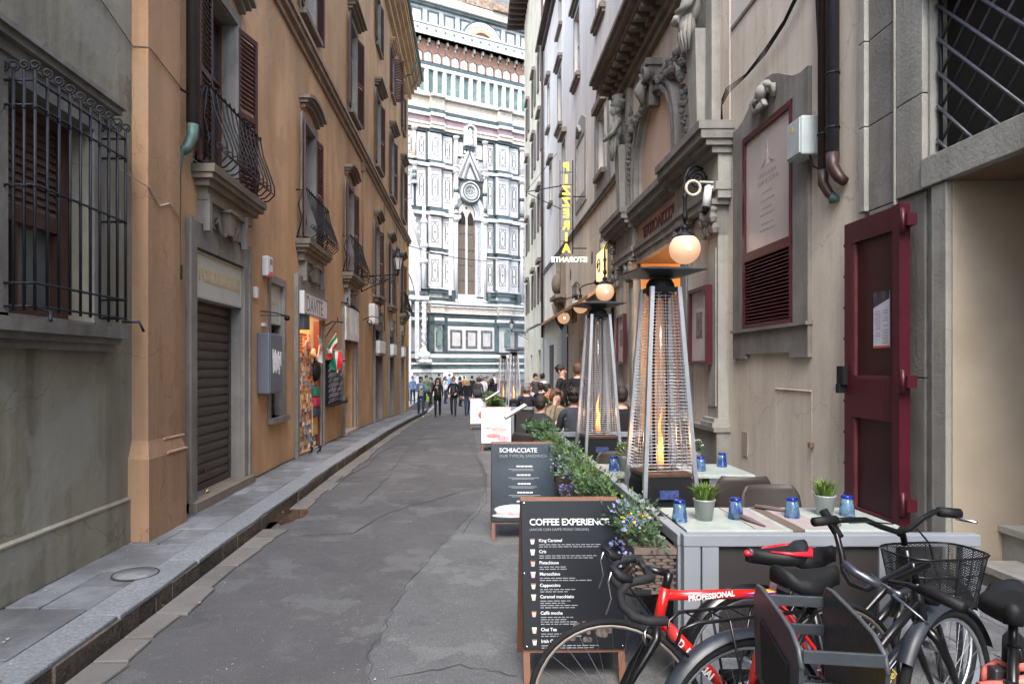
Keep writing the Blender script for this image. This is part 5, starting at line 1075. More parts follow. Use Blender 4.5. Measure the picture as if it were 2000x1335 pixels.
for z in (2.86, 1.52, .5): m = M(FR); ab(m, y0 - .09, y0 + .0, o0 + .0, o1 + .02, z, z + .1); m.cyl((y0 - .03, o1 + .02, z - .05), (y0 - .03, o1 + .02, z + .15), .022); m.build('hinge', SHUT_R, D)
m = M(FR); m.box((5.93, o1 - .033, 1.86), (6.17, o1 - .028, 2.36)); mn = m.build('menu_sheet', mat('menu_paper', (.60, .61, .66), .6), D)
m = M(FR); m.add([(5.93, o1 - .027, 2.36), (6.17, o1 - .027, 2.36), (6.17, o1 - .027, 2.22), (5.93, o1 - .027, 2.29)], [(0, 1, 2, 3)]); m.build('photo_band', mat('dark_menu_photo', (.05, .045, .05), .6, .9, 14), mn)
m = M(FR); m.box((5.93, o1 - .028, 1.86), (6.17, o1 - .026, 1.88)); m.build('red_band', mat('red_print', (.5, .08, .06)), mn)
for c_ in range(2):
    for k in range(14):
        if rnd.random() < .85: m = M(FR); m.box((5.955 + c_ * .11, o1 - .028, 1.9 + k * .022), (5.955 + c_ * .11 + rnd.uniform(.05, .09), o1 - .0265, 1.905 + k * .022)); m.build('print_line', mat('grey_pink_print', (.33, .22, .24)), mn)
# --- wall fittings
E = empty('meter_box', (XR, 7.6, 3.9), label='pale blue-grey meter box on the cream wall beside the brown downpipes', cat='meter box')
m = M(FR); m.bbox((7.34, 0, 3.98), (7.68, .22, 4.40), .02); m.build('casing', mat('blue_grey_box', (.40, .45, .45), .5), E); m = M(FR); m.bbox((7.36, .22, 4.0), (7.66, .235, 4.38), .006); m.build('door', mat('blue_grey_box', (.4, .45, .45)), E)
m = M(FR); m.box((7.5, .236, 4.27), (7.56, .238, 4.32)); m.build('warning_sticker', mat('yellow_sticker', (.6, .45, .08)), E)
m = M(FR); m.tube([(7.4, .1, 3.98), (7.36, .08, 3.85), (7.25, .05, 3.78), (7.25, .04, 3.9)], .012, 5); m.build('cable', BLACKM, E)
for yy, zb, tip, lab in ((7.12, 3.60, -1, 'thinner brown downpipe ending in a green copper nozzle on the cream wall'), (6.93, 3.72, 1, 'thicker dark downpipe ending in a bent spout on the cream wall')):
    E = empty('downpipe', (XR, yy, 3.6), label=lab, cat='downpipe'); r = .052 if tip < 0 else .062
    m = M(FR); m.tube([(yy, .1, 20), (yy, .1, zb + .1)], r, 10); m.build('pipe', PIPE_B if tip < 0 else mat('slate_downpipe', (.06, .06, .07), .4, .15, 6, metal=.4), E)
    m = M(FR); m.tube([(yy, .1, zb + .14), (yy, .1, zb), (yy - .05, .06, zb - .12), (yy - .10, .03, zb - .18)], [r * 1.05, r, r * .9, r * .75], 10); m.build('elbow', PIPE_B, E)
    if tip < 0: m = M(FR); m.add([(yy - .18, .0, zb - .12), (yy - .02, .09, zb - .28), (yy - .03, .09, zb - .28), (yy - .19, 0, zb - .12)], [(0, 1, 2, 3)]); m.cyl((yy - .14, .0, zb - .2), (yy - .08, .05, zb - .17), .02, .06); m.build('nozzle', COPPER_G, E)
    for z in (4.1, 4.65 if tip > 0 else 5.9, 6.8): m = M(FR); m.cyl((yy, .1, z), (yy, .1, z + .025), r + .007); m.tube([(yy, .1, z), (yy - .09, .1, z + .01)], .012, 4); m.build('pipe_clip', BLACKM, E)
E = empty('cable_bundle', (XR, 9, 5), label='sagging black cable bundle running up the cream wall from the cornice', cat='cable')
m = M(FR)
for k in range(4): m.tube([(9.98, .10 + k * .01, 5.22), (9.96, .12, 5.5 + k * .03), (9.8, .08 + k * .012, 5.62 + k * .02), (9.2, .07, 5.60 + k * .012), (8.6, .07, 5.62 + k * .025), (8.1, .06, 5.74 + k * .02), (7.6, .06, 5.95 + k * .03), (7.2, .05, 6.4)], .007, 4)
m.build('cable', BLACKM, E)
m = M(FR); m.tube([(7.42, .05, 12), (7.36, .06, 5.9), (7.30, .05, 5.0), (7.22, .05, 4.4)], .012, 5); tag(m.build('cable', BLACKM), 'thin black cable hanging beside the brown downpipes', 'cable')
E = empty('security_camera', (XR, 10, 3.9), label='white bullet security camera pointing down beside the theatre cornice', cat='security camera')
m = M(FR); m.tube([(9.98, 0, 4.32), (9.98, .15, 4.32), (10.0, .33, 4.3)], .025, 6); m.bbox((9.93, .0, 4.26), (10.03, .05, 4.38), .01); m.build('bracket', WHITE, E); m = M(FR); m.tube([(10.0, .3, 4.32), (10.0, .34, 4.03)], [.055, .065], 10); m.ball((10, .3, 4.3), .055, 8); m.build('housing', WHITE, E); m = M(FR); m.cyl((10.0, .345, 4.03), (10, .35, 3.99), .045); m.build('lens', BLACKM, E)
E = empty('ring_light', (XR, 10.2, 4.3), label='white ring shaped fitting hung on the stone cornice by the camera', cat='lamp'); m = M(FR)
pts = [(10.02 + .0, .42 + .1 + math.cos(a) * .105, 4.31 + math.sin(a) * .105) for a in [2 * PI * i / 14 for i in range(14)]]; m.tube(pts, .022, 6, closed=True); m.tube([(10.02, .0, 4.38), (10.02, .42, 4.40)], .02, 5); m.build('ring', mat('cream_ring', (.55, .5, .42)), E)
for z, h, mt, lab, ct in ((2.19, .17, WHITE, 'white fire hydrant number plate on the cream wall', 'sign'), (1.95, .2, mat('brown_plate', (.2, .08, .05), .4, .5, 20), 'brown and red plate with intercom lines below the hydrant plate', 'sign'), (1.73, .16, mat('grey_intercom', (.35, .35, .37), .4, .3, 18), 'grey intercom plate lowest of the three on the cream wall', 'intercom')):
    m = M(FR); m.bbox((9.68, 0, z), (9.80, .02, z + h), .005); o = m.build('wall_plate', mt); tag(o, lab, ct)
    if z > 2.1: text('6', .09, basis((XR - .022, 9.76, z + .05), (0, -1, 0)), INK, o); q = M(FR); q.tube([(9.69, .021, z + .01), (9.79, .021, z + .01), (9.79, .021, z + h - .01), (9.69, .021, z + h - .01)], .003, 3, closed=True); q.build('border', INK, o)
m = M(FR); m.tube([(8.45, .005, 1.42), (7.55, .005, 1.42)], .012, 4); m.tube([(7.55, .004, 1.42), (7.55, .004, .15)], .006, 4); m.tube([(8.45, .003, 1.40), (8.45, .003, .2)], .003, 4); tag(m.build('wall_hatch', mat('hatch_edge', (.42, .36, .28), .8)), 'faint hatch outline in the lower cream wall left of the maroon door', 'hatch')
m = M(FR); m.bbox((7.50, .0, .80), (7.56, .05, .86), .01); tag(m.build('hatch_lock', mat('rust_lock', (.2, .13, .08))), 'small rusty lock on the edge of the wall hatch', 'lock')
m = M(FR); m.bbox((9.3, .0, .45), (9.5, .012, .80), .003); tag(m.build('wall_patch', mat('grey_patch', (.33, .28, .22))), 'small grey plaster patch low on the cream wall', 'patch')

# --- globe lamps on iron brackets
def globe_lamp(Yw, X, z, r, label, bracket=True):
    E = empty('globe_lamp', (XR, Yw, z), label=label, cat='lamp')
    g = M(); g.ball((X, Yw, z), r, 20); g.build('globe', GLOBE, E)
    b = M(); b.ball((X + .0, Yw - r * .92, z - .02), r * .17, 8); b.build('bulb', BULB, E)
    c = M(); c.lathe([(r * .66, z + r * .76), (r * .66, z + r * .84), (r * .5, z + r * 1.0), (.05, z + r * 1.15), (.04, z + r * 1.25), (.07, z + r * 1.35), (.05, z + r * 1.5), (.03, z + r * 1.6)], (X, Yw, 0), 14)
    if bracket:
        zt = z + .23 + .95; c.tube([(X, Yw, z + r * 1.5), (X, Yw, z + .85), (X, Yw, zt - .1), (X + .06, Yw, zt + .03), (X + .17, Yw, zt + .08), (X + .28, Yw, zt + .02)], [.022, .028, .02, .022, .02, .018], 6)
        c.lathe([(.03, z + .42), (.05, z + .48), (.03, z + .55), (.028, z + .75), (.045, z + .8), (.02, z + .85)], (X, Yw, 0), 8)
        pts = []
        for i in range(26): a = PI - i / 25 * 4.6 * PI; rr = .16 * (1 - .8 * i / 25); pts.append((X + .20 + math.cos(a) * rr, Yw, zt - .13 + math.sin(a) * rr))
        c.tube(pts, .016, 5); c.tube([(X + .3, Yw, zt - .1), (XR - .05, Yw, zt - .12), (XR, Yw, zt - .12)], .03, 6); 
        for q in range(7): a = q / 7 * 2 * PI; c.ball((XR - .06, Yw + .0 + math.cos(a) * .07, zt - .12 + math.sin(a) * .12), .05, 6)
    c.build('iron_bracket', IRON, E); return E
globe_lamp(10.35, 3.21, 3.475, .232, 'largest glowing glass globe lamp hanging at the right of the theatre entrance')
globe_lamp(17.0, 3.28, 3.55, .232, 'glowing globe lamp hanging at the left of the theatre entrance')
globe_lamp(20.4, 3.21, 3.49, .22, 'glowing globe lamp partly behind the middle heater hood', False)
globe_lamp(24.5, 3.25, 3.43, .22, 'smallest and farthest glowing globe lamp under the tan awning', False)
for i, (Yw, X) in enumerate(((20.4, 3.21), (24.5, 3.25))):
    m = M(); z = 3.7; m.tube([(XR, Yw, z + .5), (XR - .3, Yw, z + .45), (X + .05, Yw, z + .38), (X - .05, Yw, z + .3), (X, Yw, z + .2)], .02, 5); m.tube([(X, Yw, z + .3), (X, Yw, z)], .02, 5); m.ball((XR - .05, Yw, z + .5), .09, 8)
    pts = []
    for j in range(16): a = PI * .5 + j / 15 * 3 * PI; rr = .10 * (1 - .7 * j / 15); pts.append((X - .1 + math.cos(a) * rr, Yw, z + .42 + math.sin(a) * rr))
    m.tube(pts, .014, 5); tag(m.build('scroll_bracket', IRON), 'scrolled iron arm carrying the %s globe lamp' % ('third' if i == 0 else 'farthest'), 'bracket')
# lit yellow round sign behind the second bracket
m = M(FR); m.lathe([(.0001, .02), (.0001, .02)], n=4) if False else None
m = M(FR); m.bbox((18.9, .05, 4.15), (19.9, .16, 4.95), .03); o = m.build('lit_sign', mat('warm_lit_sign', (.8, .6, .3), .5, .2, 3, emit=(1, .72, .35), estr=.25)); tag(o, 'glowing cream wall sign with a dark swirl above the far globe lamps', 'lit sign')
q = M(FR); pts = [(19.4 + math.cos(a) * (.25 - a * .02), .18, 4.52 + math.sin(a) * (.25 - a * .02)) for a in [i * .5 for i in range(18)]]; q.tube(pts, .014, 5); q.build('swirl', IRON, o)

# --- neon pizzeria sign hanging across the street (seen from behind, so its letters are mirrored)
NE = empty('neon_sign', (XR, 22.5, 5), label='vertical yellow neon pizzeria sign seen from behind above the awning', cat='neon sign')
YN = 22.5; px = lambda x: (x - 924) * YN / F; pz = lambda y: CAMZ + (714 - y) * YN / F
for ch, yb in zip('PIZZERIA', [338, 361, 381, 403, 424, 449, 474, 493]):
    pass
ys = [315, 339, 361, 384, 406, 429, 452, 474]
for ch, yt in zip('PIZZERIA', ys):
    h = .27; text(ch, h / .7, Matrix.Translation((px(1106), YN, pz(yt + 18))), NEON_Y, NE, name='neon_letter', outline=.016, mirror=True, align='CENTER')
text('RISTORANTE', .235, Matrix.Translation((px(1116), YN, pz(511))), NEON_W, NE, name='neon_word', depth=.01, mirror=True, align='CENTER', bold=.004, spacing=.95)
m = M(); a = px(1119); m.tube([(a, YN + .05, pz(312)), (a, YN + .05, pz(495))], .02, 5); m.tube([(px(1094), YN + .05, pz(312)), (px(1094), YN + .05, pz(495))], .012, 5)
m.tube([(a, YN + .05, pz(383)), (XR, YN + .05, pz(383))], .02, 5); m.tube([(a, YN + .05, pz(484)), (px(1152), YN + .05, pz(484)), (px(1154), YN + .05, pz(490)), (px(1154), YN + .05, pz(520))], .02, 5)
for yy in (335, 360, 400, 445, 470): m.tube([(px(1094), YN + .06, pz(yy)), (a, YN + .06, pz(yy))], .01, 4)
m.build('frame', IRON, NE)
# --- tan awning over the restaurant front
m = M(); zA, zW = 3.52, 4.05
for k, (ya, yb) in enumerate([(17.4, 29.5)]):
    m.add([(2.92, ya, zA), (2.92, yb, zA), (XR, yb, zW), (XR, ya, zW), (2.92, ya, zA - .10), (2.92, yb, zA - .1), (XR, yb, zW - .04), (XR, ya, zW - .04)], [(0, 1, 2, 3), (7, 6, 5, 4), (0, 4, 5, 1), (1, 5, 6, 2), (3, 2, 6, 7), (0, 3, 7, 4)])
tag(m.build('awning', mat('tan_awning_cloth', (.42, .24, .11), .8, .15, 3)), 'long tan awning lit warm from below over the restaurant front', 'awning')
m = M(); m.tube([(2.9, 30.2, 3.56), (2.9, 36.5, 3.62)], .07, 8); m.add([(2.92, 30, 3.56), (2.92, 36.5, 3.62), (XR, 36.5, 3.95), (XR, 30, 3.95)], [(0, 1, 2, 3)]); tag(m.build('awning', mat('grey_awning_cloth', (.25, .24, .22), .7)), 'grey rolled awning beyond the tan one near the street end', 'awning')
# column with corbel near the far shops
E = empty('corner_tabernacle', (XR, 30, 3), label='carved stone corbel and column casing on the wall beyond the neon sign', cat='wall shrine')
m = M(FR); ab(m, 27.4, 29.4, 0, .45, 4.45, 4.6); ab(m, 27.6, 29.2, 0, .32, 4.3, 4.45); m.tube([(28.4, .2, 4.3), (28.4, .12, 3.6), (28.4, .05, 3.2)], [.3, .2, .05], 8); m.ball((28.4, .25, 5.1), .35, 10, (1, .7, 1.3)); ab(m, 27.7, 27.9, 0, .2, 4.6, 6.2); ab(m, 28.9, 29.1, 0, .2, 4.6, 6.2); m.build('carving', STONE_B, E)
m = M(FR); ab(m, 26.9, 28.6, 0, .05, -.6, 3.3); tag(m.build('shop_door', mat('slate_blue_door', (.05, .055, .065))), 'tall slate door in the wall below the far carved corbel', 'door')
m = M(FR); ab(m, 31.8, 33.2, 0, .04, -.6, 2.7); tag(m.build('shop_door', mat('dark_brown_door', (.08, .055, .04))), 'dark brown door nearest the street end on the right', 'door')
m = M(FR); m.ball((25.5, .2, 2.85), .07, 8); m.tube([(25.5, 0, 2.95), (25.5, .2, 2.9)], .02, 5); tag(m.build('dome_camera', WHITE), 'tiny white dome camera on the wall under the awning', 'security camera')
# --- old far building
OFB = empty('old_corner_building', (XR, 43, 0), label='tall old dull yellow building with shutters at the far right end', cat='building')
far = [(37.2, 38.4), (41, 42.2), (45.5, 46.7)]
HF = [(a, b, z, z + 2.1, .2) for a, b in far for z in (5.2, 9.3, 13.4, 17.2)] + [(37.6, 38.9, -.9, 2.6, .3), (43, 44.2, -.9, 2.4, .3)]
m = M(FR); wall_cells(m, 36, 49.5, -.9, 26.7, HF, .03, .2); m.box((36, -9, -.9), (49.5, -1.5, 24)); m.quad((49.5, .03, -.9), (49.5, -9, -.9), (49.5, -9, 24), (49.5, .03, 24)); m.quad((36, .03, 18.8), (36, -9, 18.8), (36, -9, 24), (36, .03, 24)); m.quad((36, .03, 24), (49.5, .03, 24), (49.5, -9, 24), (36, -9, 24)); m.build('wall', YELLOWGREY, OFB)
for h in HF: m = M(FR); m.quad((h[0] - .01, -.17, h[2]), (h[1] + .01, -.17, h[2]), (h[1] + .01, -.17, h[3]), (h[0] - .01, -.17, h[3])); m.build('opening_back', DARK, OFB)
GSH = mat('grey_brown_shutter', (.10, .09, .085), .6)
for a, b in far:
    for z in (5.2, 9.3, 13.4, 17.2):
        for s_, (p, q) in ((-1, (a - .6, a)), (1, (b, b + .6))):
            m = M(FR); ab(m, p, q, .06, .12, z, z + 2.1); m.build('shutter', GSH, OFB)
        m = M(FR); ab(m, a - .2, b + .2, .03, .25, z + 2.2, z + 2.4); m.build('window_hood', STONE_B, OFB)
m = M(FR); ab(m, 44.6, 50.6, -1, 1.25, 26.55, 26.8); 
for k in range(8): ab(m, 44.7 + k * .75, 44.85 + k * .75, 0, 1.2, 26.3, 26.55)
m.build('timber_eaves', WOOD_D, OFB)
m = M(FR); m.tube([(35.9, .12, 22), (35.9, .12, 3.2)], .06, 6); tag(m.build('downpipe', PIPE_B), 'long dark downpipe between the pale and the dull yellow buildings', 'downpipe')
E = empty('laundry_poles', (XR, 30, 8), label='thin iron poles projecting high over the street from the pale building', cat='pole')
m = M(FR); m.tube([(29, 0, 9.35), (31, 1.35, 9.6)], .025, 4); m.tube([(29, 0, 8.35), (31, 1.3, 9.55)], .02, 4); m.tube([(30.5, 0, 11.2), (31, 1.35, 9.6)], .012, 4); m.build('pole', IRON, E)
lantern(46, -1, 1.15, 4.35, 'small far street lantern on a scrolled arm by the right corner', 1.15)
w = M(); P0 = Vector((XL + .05, 31.5, CAMZ + (714 - 478) * 31.5 / F)); P1_ = Vector((XR, 48, CAMZ + (714 - 500) * 48 / F)); w.tube([P0.lerp(P1_, t / 10) - Vector((0, 0, .5 * 4 * (t / 10) * (1 - t / 10))) for t in range(11)], .018, 4); tag(w.build('overhead_cable', BLACKM), 'dark cable slung across the street end in front of the cathedral', 'cable')
# ---------------------------------------------------------------- the marble cathedral beyond the street
CA = Vector((.876, .482, 0)).normalized(); CO = Vector((.482, -.876, 0)).normalized()
Y0C = 56.0; C0 = Vector(((910 - 924) * Y0C / F, Y0C, 0)); FC = frame(C0, CA, CO)
def cu(x, out=0):
    t = (x - 924) / F; bx, by = C0.x + CO.x * out, C0.y + CO.y * out
    return (t * by - bx) / (CA.x - CA.y * t)
def cz(y, x=848, out=0): return CAMZ + (714 - y) * (C0.y + CO.y * out + CA.y * cu(x, out)) / F
CT = empty('cathedral', C0, rz=math.atan2(CA.y, CA.x), label='huge white and green marble cathedral wall closing the end of the street', cat='cathedral')
U0, U1 = -17.0, 17.0
m = M(FC); m.box((U0, -8, -.8), (U1, 0, cz(-60))); m.build('wall', MARBLE_W, CT)
PIER = [(cu(835), cu(861)), (cu(967), cu(992))]
WIN0, WIN1 = cu(884), cu(948)
def band(y0, y1, out, mt, name='marble_band', x=848, pier=.3, u0=U0, u1=U1, skip=None):
    z0, z1 = cz(y1, x), cz(y0, x); cuts = [u0]
    for a, b in PIER: cuts += [a, b]
    cuts.append(u1)
    for i, (a, b) in enumerate(zip(cuts, cuts[1:])):
        if b <= a: continue
        o = out + (pier if i % 2 else 0); e = .04 if i % 2 else 0
        segs = [(a - e, b + e)]
        if skip and a < skip[0] and b > skip[1]: segs = [(a, skip[0]), (skip[1], b)]
        for p, q in segs:
            if q - p > .02: g = M(FC); g.box((p, 0, z0), (q, o, z1)); g.build(name, mt, CT)
# piers
for a, b in PIER: m = M(FC); m.box((a, 0, -.8), (b, .3, cz(257))); m.build('pier', WHITEM, CT)
SK = (WIN0, WIN1)
# bands from the ground up (y at column x=848)
band(742, 726, .75, mat('grey_green_plinth', (.22, .25, .24), .6, .2, 2)); band(726, 720, .85, WHITEM, 'ledge'); band(720, 712, .55, GREENM); band(711, 707, .65, WHITEM, 'ledge'); band(705, 699, .32, GREENM); band(698, 690, .28, WHITEM)
band(690, 686, .3, GREENM); band(633.4, 627, .3, GREENM); band(626, 620, .28, WHITEM); band(619, 613, .3, GREENM); band(612, 594, .36, mat('beige_carved_marble', (.44, .39, .33), .6, .25, 5)); band(599, 596, .45, WHITEM, 'ledge'); band(611, 608, .42, WHITEM, 'ledge')
band(593.7, 588.5, .55, WHITEM, 'ledge'); band(588, 581, .2, GREENM, skip=SK); band(572.7, 565, .2, GREENM, skip=SK); band(564.5, 562, .3, WHITEM, 'ledge', skip=SK)
band(495.5, 492.5, .25, WHITEM, 'ledge', skip=SK); band(492, 486, .18, GREENM, skip=SK); band(422.4, 415.7, .42, WHITEM, 'ledge', skip=(cu(896), cu(924))); band(415, 408, .2, GREENM, skip=SK)
band(328.5, 322.5, .42, WHITEM, 'ledge', skip=(cu(890), cu(938))); band(322, 316.3, .2, GREENM, skip=SK)
band(261.6, 257, .3, GREENM); band(256, 249, .42, CREAMM); band(248.7, 245, .5, WHITEM, 'ledge'); band(243.7, 233, .34, PINKM); band(232.4, 226.5, .5, WHITEM, 'ledge'); band(225.5, 218, .36, GREENM)
band(217, 196, .3, CREAMM); band(195, 190.5, .62, WHITEM, 'ledge'); band(190, 187.5, .3, GREENM)
# row panels
COLS = [(812, 831, 0), (835.5, 860.5, 1), (863.5, 881, 0), (947.5, 963.5, 0), (967.5, 991.5, 1), (994, 1010, 0), (1014, 1030, 0), (789, 806, 0)]
ROWS = [(262.5, 316), (330, 407), (424, 485.3), (496.6, 561.5)]
LINE = mat('dark_inlay_line', (.07, .09, .09), .5, .1)
def outline(m, pts, w, o):
    for a, b in zip(pts, pts[1:] + pts[:1]): m.tube([(a[0], o, a[1]), (b[0], o, b[1])], w, 4, cap=False)
for ri, (ya, yb) in enumerate(ROWS):
    z0, z1 = cz(yb) + .03, cz(ya) - .03
    for (xa, xb, pr) in COLS:
        if ri >= 2 and xa < 830: continue
        o = .3 if pr else 0
        a, b = cu(xa, o), cu(xb, o)
        g = M(FC); g.box((a - .13, 0, z0 - .06), (b + .13, o + .05, z1 + .06)); g.build('green_surround', GREENM, CT)
        g = M(FC); g.box((a, 0, z0), (b, o + .16, z1)); pn = g.build('marble_panel', WHITEM, CT)
        w = b - a; h = z1 - z0; c = (a + b) / 2; i0, i1 = a + w * .24, b - w * .24; j0, j1 = z0 + h * .17, z1 - h * .17; q = o + .165
        l = M(FC); outline(l, [(i0, j0), (i1, j0), (i1, j1), (i0, j1)], .022, q)
        iw = (i1 - i0) / 2 * .72; outline(l, [(c, j0 + h * .03), (c + iw, j0 + h * .13), (c + iw, j1 - h * .13), (c, j1 - h * .03), (c - iw, j1 - h * .13), (c - iw, j0 + h * .13)], .024, q)
        for k in range(2): l.box((c - (.07 if k else .03), q - .004, (z0 + z1) / 2 - (.03 if k else .09)), (c + (.07 if k else .03), q + .01 + k * .002, (z0 + z1) / 2 + (.03 if k else .09)))
        l.build('inlay', LINE, pn)
        l = M(FC); outline(l, [(a + w * .1, z0 + h * .07), (b - w * .1, z0 + h * .07), (b - w * .1, z1 - h * .07), (a + w * .1, z1 - h * .07)], .014, q); l.build('border', mat('pink_inlay_line', (.45, .35, .33)), pn)
# cream bar between the lower green bands and green frames around it
for (xa, xb) in ((836, 881), (950, 1008)):
    for x in (xb, ) if xa < 900 else (xa, xb): m = M(FC); m.box((cu(x) - .13, 0, cz(588)), (cu(x) + .13, .5, cz(565))); m.build('green_block', GREENM, CT)
# green uprights beside the piers in the base zone
for x in (837.5, 866.5, 967, 1040): m = M(FC); m.box((cu(x) - .22, 0, cz(690)), (cu(x) + .22, .305 if x > 840 else .6, cz(613.5))); m.build('green_upright', GREENM, CT)
m = M(FC); m.box((cu(870), 0, cz(684)), (cu(964), .24, cz(634.5))); m.build('marble_panel', WHITEM, CT)
for (xa, xb) in ((876.5, 899.5), (907, 929), (936.5, 958), (1005, 1030)):
    z0, z1 = cz(678.5), cz(642.5); a, b = cu(xa), cu(xb); t = .17; m = M(FC)
    m.box((a, 0, z0), (a + t, .30, z1)); m.box((b - t, 0, z0), (b, .30, z1)); m.box((a + t, 0, z0), (b - t, .30, z0 + t)); m.box((a + t, 0, z1 - t), (b - t, .30, z1)); pf = m.build('panel_frame', mat('dark_veined_marble', (.10, .10, .11), .45, .6, 3), CT)
    m = M(FC); m.box((a + t, 0, z0 + t), (b - t, .27, z1 - t)); m.build('inset', mat('cloudy_marble', (.42, .42, .40), .5, .15, 2), pf)
for x in (852.5, 985): # blind lancets
    a, w = cu(x), .21; z0, z1 = cz(675), cz(648); m = M(FC); m.prism([(a - w, z0), (a + w, z0), (a + w, z1), (a + w * .6, z1 + .2), (a, z1 + .34), (a - w * .6, z1 + .2), (a - w, z1)], 0, .63); m.build('blind_lancet', mat('sea_green_marble', (.12, .17, .15), .5, .3, 3), CT)
    m = M(FC); m.tube([(a - w, .64, z1), (a - w * .6, .64, z1 + .2), (a, .64, z1 + .36), (a + w * .6, .64, z1 + .2), (a + w, .64, z1)], .03, 4); m.build('lancet_trim', LINE, CT)
# corner colonnettes beside the window and at the panel columns
def column(x, ya, yb, r, mt=WHITEM, out=.25, banded=False, name='colonnette'):
    u = cu(x); m = M(FC); z0, z1 = cz(yb), cz(ya); m.cyl((u, out, z0), (u, out, z1), r, n=8); m.lathe([(r, 0), (r * 1.7, .06), (r * 1.7, .14), (r, .2)], (u, out, z0), 8); m.lathe([(r, -.3), (r * 1.5, -.1), (r * 1.8, -.04), (r * 1.8, .03)], (u, out, z1), 8); c = m.build(name, mt, CT)
    if banded:
        m = M(FC); z = z0 + .35
        m.cyl((u, out, z), (u, out, z + .35), r * 1.08, n=8); m.build('dark_ring', GREENM, c); m = M(FC); m.cyl((u, out, (z0 + z1) / 2), (u, out, (z0 + z1) / 2 + .3), r * 1.08, n=8); m.build('dark_ring', GREENM, c)
for x in (888, 944): column(x, 262, 322, .16); column(x, 330, 414, .19, banded=True); column(x, 424, 588, .17)
for x in (1016,): column(x, 262, 322, .16); column(x, 330, 414, .19, banded=True); column(x, 424, 588, .15)
column(806, 258, 318, .17, CREAMM); column(807, 326, 366, .17, banded=True)
# two light gothic window
GWm = mat('leaded_window_brown', (.13, .105, .085), .35, .2, 6); MUL = WHITEM
wa, wb = cu(893.5), cu(925); wc = (wa + wb) / 2; z0, zs, zt = cz(574, 910), cz(425, 910), cz(396, 910); hw = (wb - wa) / 2
def pointed(c, w, zs, zt, n=8):     # left springing to right springing over the apex
    L_ = [(c - w * math.cos(i / n * PI / 2) ** 1.0, zs + (zt - zs) * math.sin(i / n * PI / 2) ** .9) for i in range(n + 1)]
    return L_ + [(2 * c - x, z) for x, z in L_[-2::-1]]
for k, (e, o, mt) in enumerate(((1.30, .50, WHITEM), (.92, .34, WHITEM), (.55, .24, mat('grey_twisted_marble', (.32, .34, .38), .5, .4, 9)), (.28, .16, WHITEM), (.1, .1, PINKM))):
    e2 = (.92, .55, .28, .1, .0)[k]
    A = [(wc - hw - e, z0 - .2)] + pointed(wc, hw + e, zs, zt + e * .9) + [(wc + hw + e, z0 - .2)]; B = [(wc - hw - e2, z0 - .2)] + pointed(wc, hw + e2, zs, zt + e2 * .9) + [(wc + hw + e2, z0 - .2)]
    if k == 0: continue
    m = M(FC); m.ringface(A, B, 0, o); m.build('window_archivolt', mt, CT)
m = M(FC); m.prism([(wc - hw, z0 - .2)] + pointed(wc, hw, zs, zt) + [(wc + hw, z0 - .2)], 0, .04); gw = m.build('window', GWm, CT)
m = M(FC); m.box((wc - .07, .04, z0 - .2), (wc + .07, .2, zs + .1)); m.build('mullion', MUL, gw)
# tracery plate with two small trefoils and an oculus
m = M(FC); m.prism([(wc - hw, zs - .05)] + pointed(wc, hw, zs, zt)[1:-1] + [(wc + hw, zs - .05)], .05, .12); m.build('tracery', mat('cream_tracery', (.5, .45, .4), .6), gw)
for s_ in (-1, 1):
    m = M(FC); cc = wc + s_ * hw * .5; m.prism([(cc - hw * .36, zs - .5), (cc + hw * .36, zs - .5), (cc + hw * .36, zs - .05), (cc + hw * .25, zs + .2), (cc, zs + .5), (cc - hw * .25, zs + .2), (cc - hw * .36, zs - .05)], .12, .135); m.ball((cc, .13, zs + .18), .2, 8, (1, .1, 1)); m.build('trefoil', DARK, gw)
m = M(FC); m.ball((wc, .13, zs + .78), .1, 8, (1, .2, 1)); m.build('oculus', DARK, gw)
for y in (457, 488, 518, 548): m = M(FC); m.box((wa, .04, cz(y, 910)), (wb, .07, cz(y, 910) + .05)); m.build('glazing_bar', LINE, gw)
m = M(FC); m.box((wa - .1, 0, z0 - .35), (wb + .1, .3, z0 - .05)); m.box((wa - .3, 0, z0 - .7), (wb + 1.0, .35, z0 - .35)); m.build('window_sill', WHITEM, CT)
for y in range(430, 575, 9): pass
# gable with roundel and niche
for (xa, xb, ya, yb) in ((891, 903, 266, 300), (922, 941, 266, 300)):
    m = M(FC); m.box((cu(xa) - .13, 0, cz(yb)), (cu(xb) + .13, .06, cz(ya))); m.build('green_surround', GREENM, CT); m = M(FC); m.box((cu(xa), 0, cz(yb) + .1), (cu(xb), .1, cz(ya) - .12)); m.build('marble_panel', WHITEM, CT)
m = M(FC); m.box((cu(891), 0, cz(408)), (cu(941), .09, cz(352))); m.build('green_field', GREENM, CT)
ga, gb, gx = cu(890), cu(938), cu(912); zb, zp = cz(352, 912), cz(299, 912)
m = M(FC); m.prism([(ga, zb), (gb, zb), (gx, zp + .3)], 0, .45); m.build('gable', mat('grey_carved_marble', (.42, .41, .42), .6, .25, 8), CT)
for (p, q) in (((ga, zb), (gx, zp + .3)), ((gb, zb), (gx, zp + .3))):
    m = M(FC); d = Vector((q[0] - p[0], 0, q[1] - p[1])); m.tube([(p[0], .4, p[1]), (q[0], .4, q[1])], .12, 6); m.build('gable_coping', WHITEM, CT); m = M(FC); s_ = 1 if p[0] > gx else -1; m.tube([(p[0] - s_ * .2, .46, p[1]), (q[0] - s_ * .03, .46, q[1] - .3)], .045, 4); m.build('gable_line', LINE, CT)
    g = M(FC)
    for i in range(8): t = (i + .5) / 8; s_ = 1 if p[0] > gx else -1; g.ball((p[0] + (q[0] - p[0]) * t + s_ * .2, .4, p[1] + (q[1] - p[1]) * t + .1), .12, 5)
    g.build('crockets', WHITEM, CT)
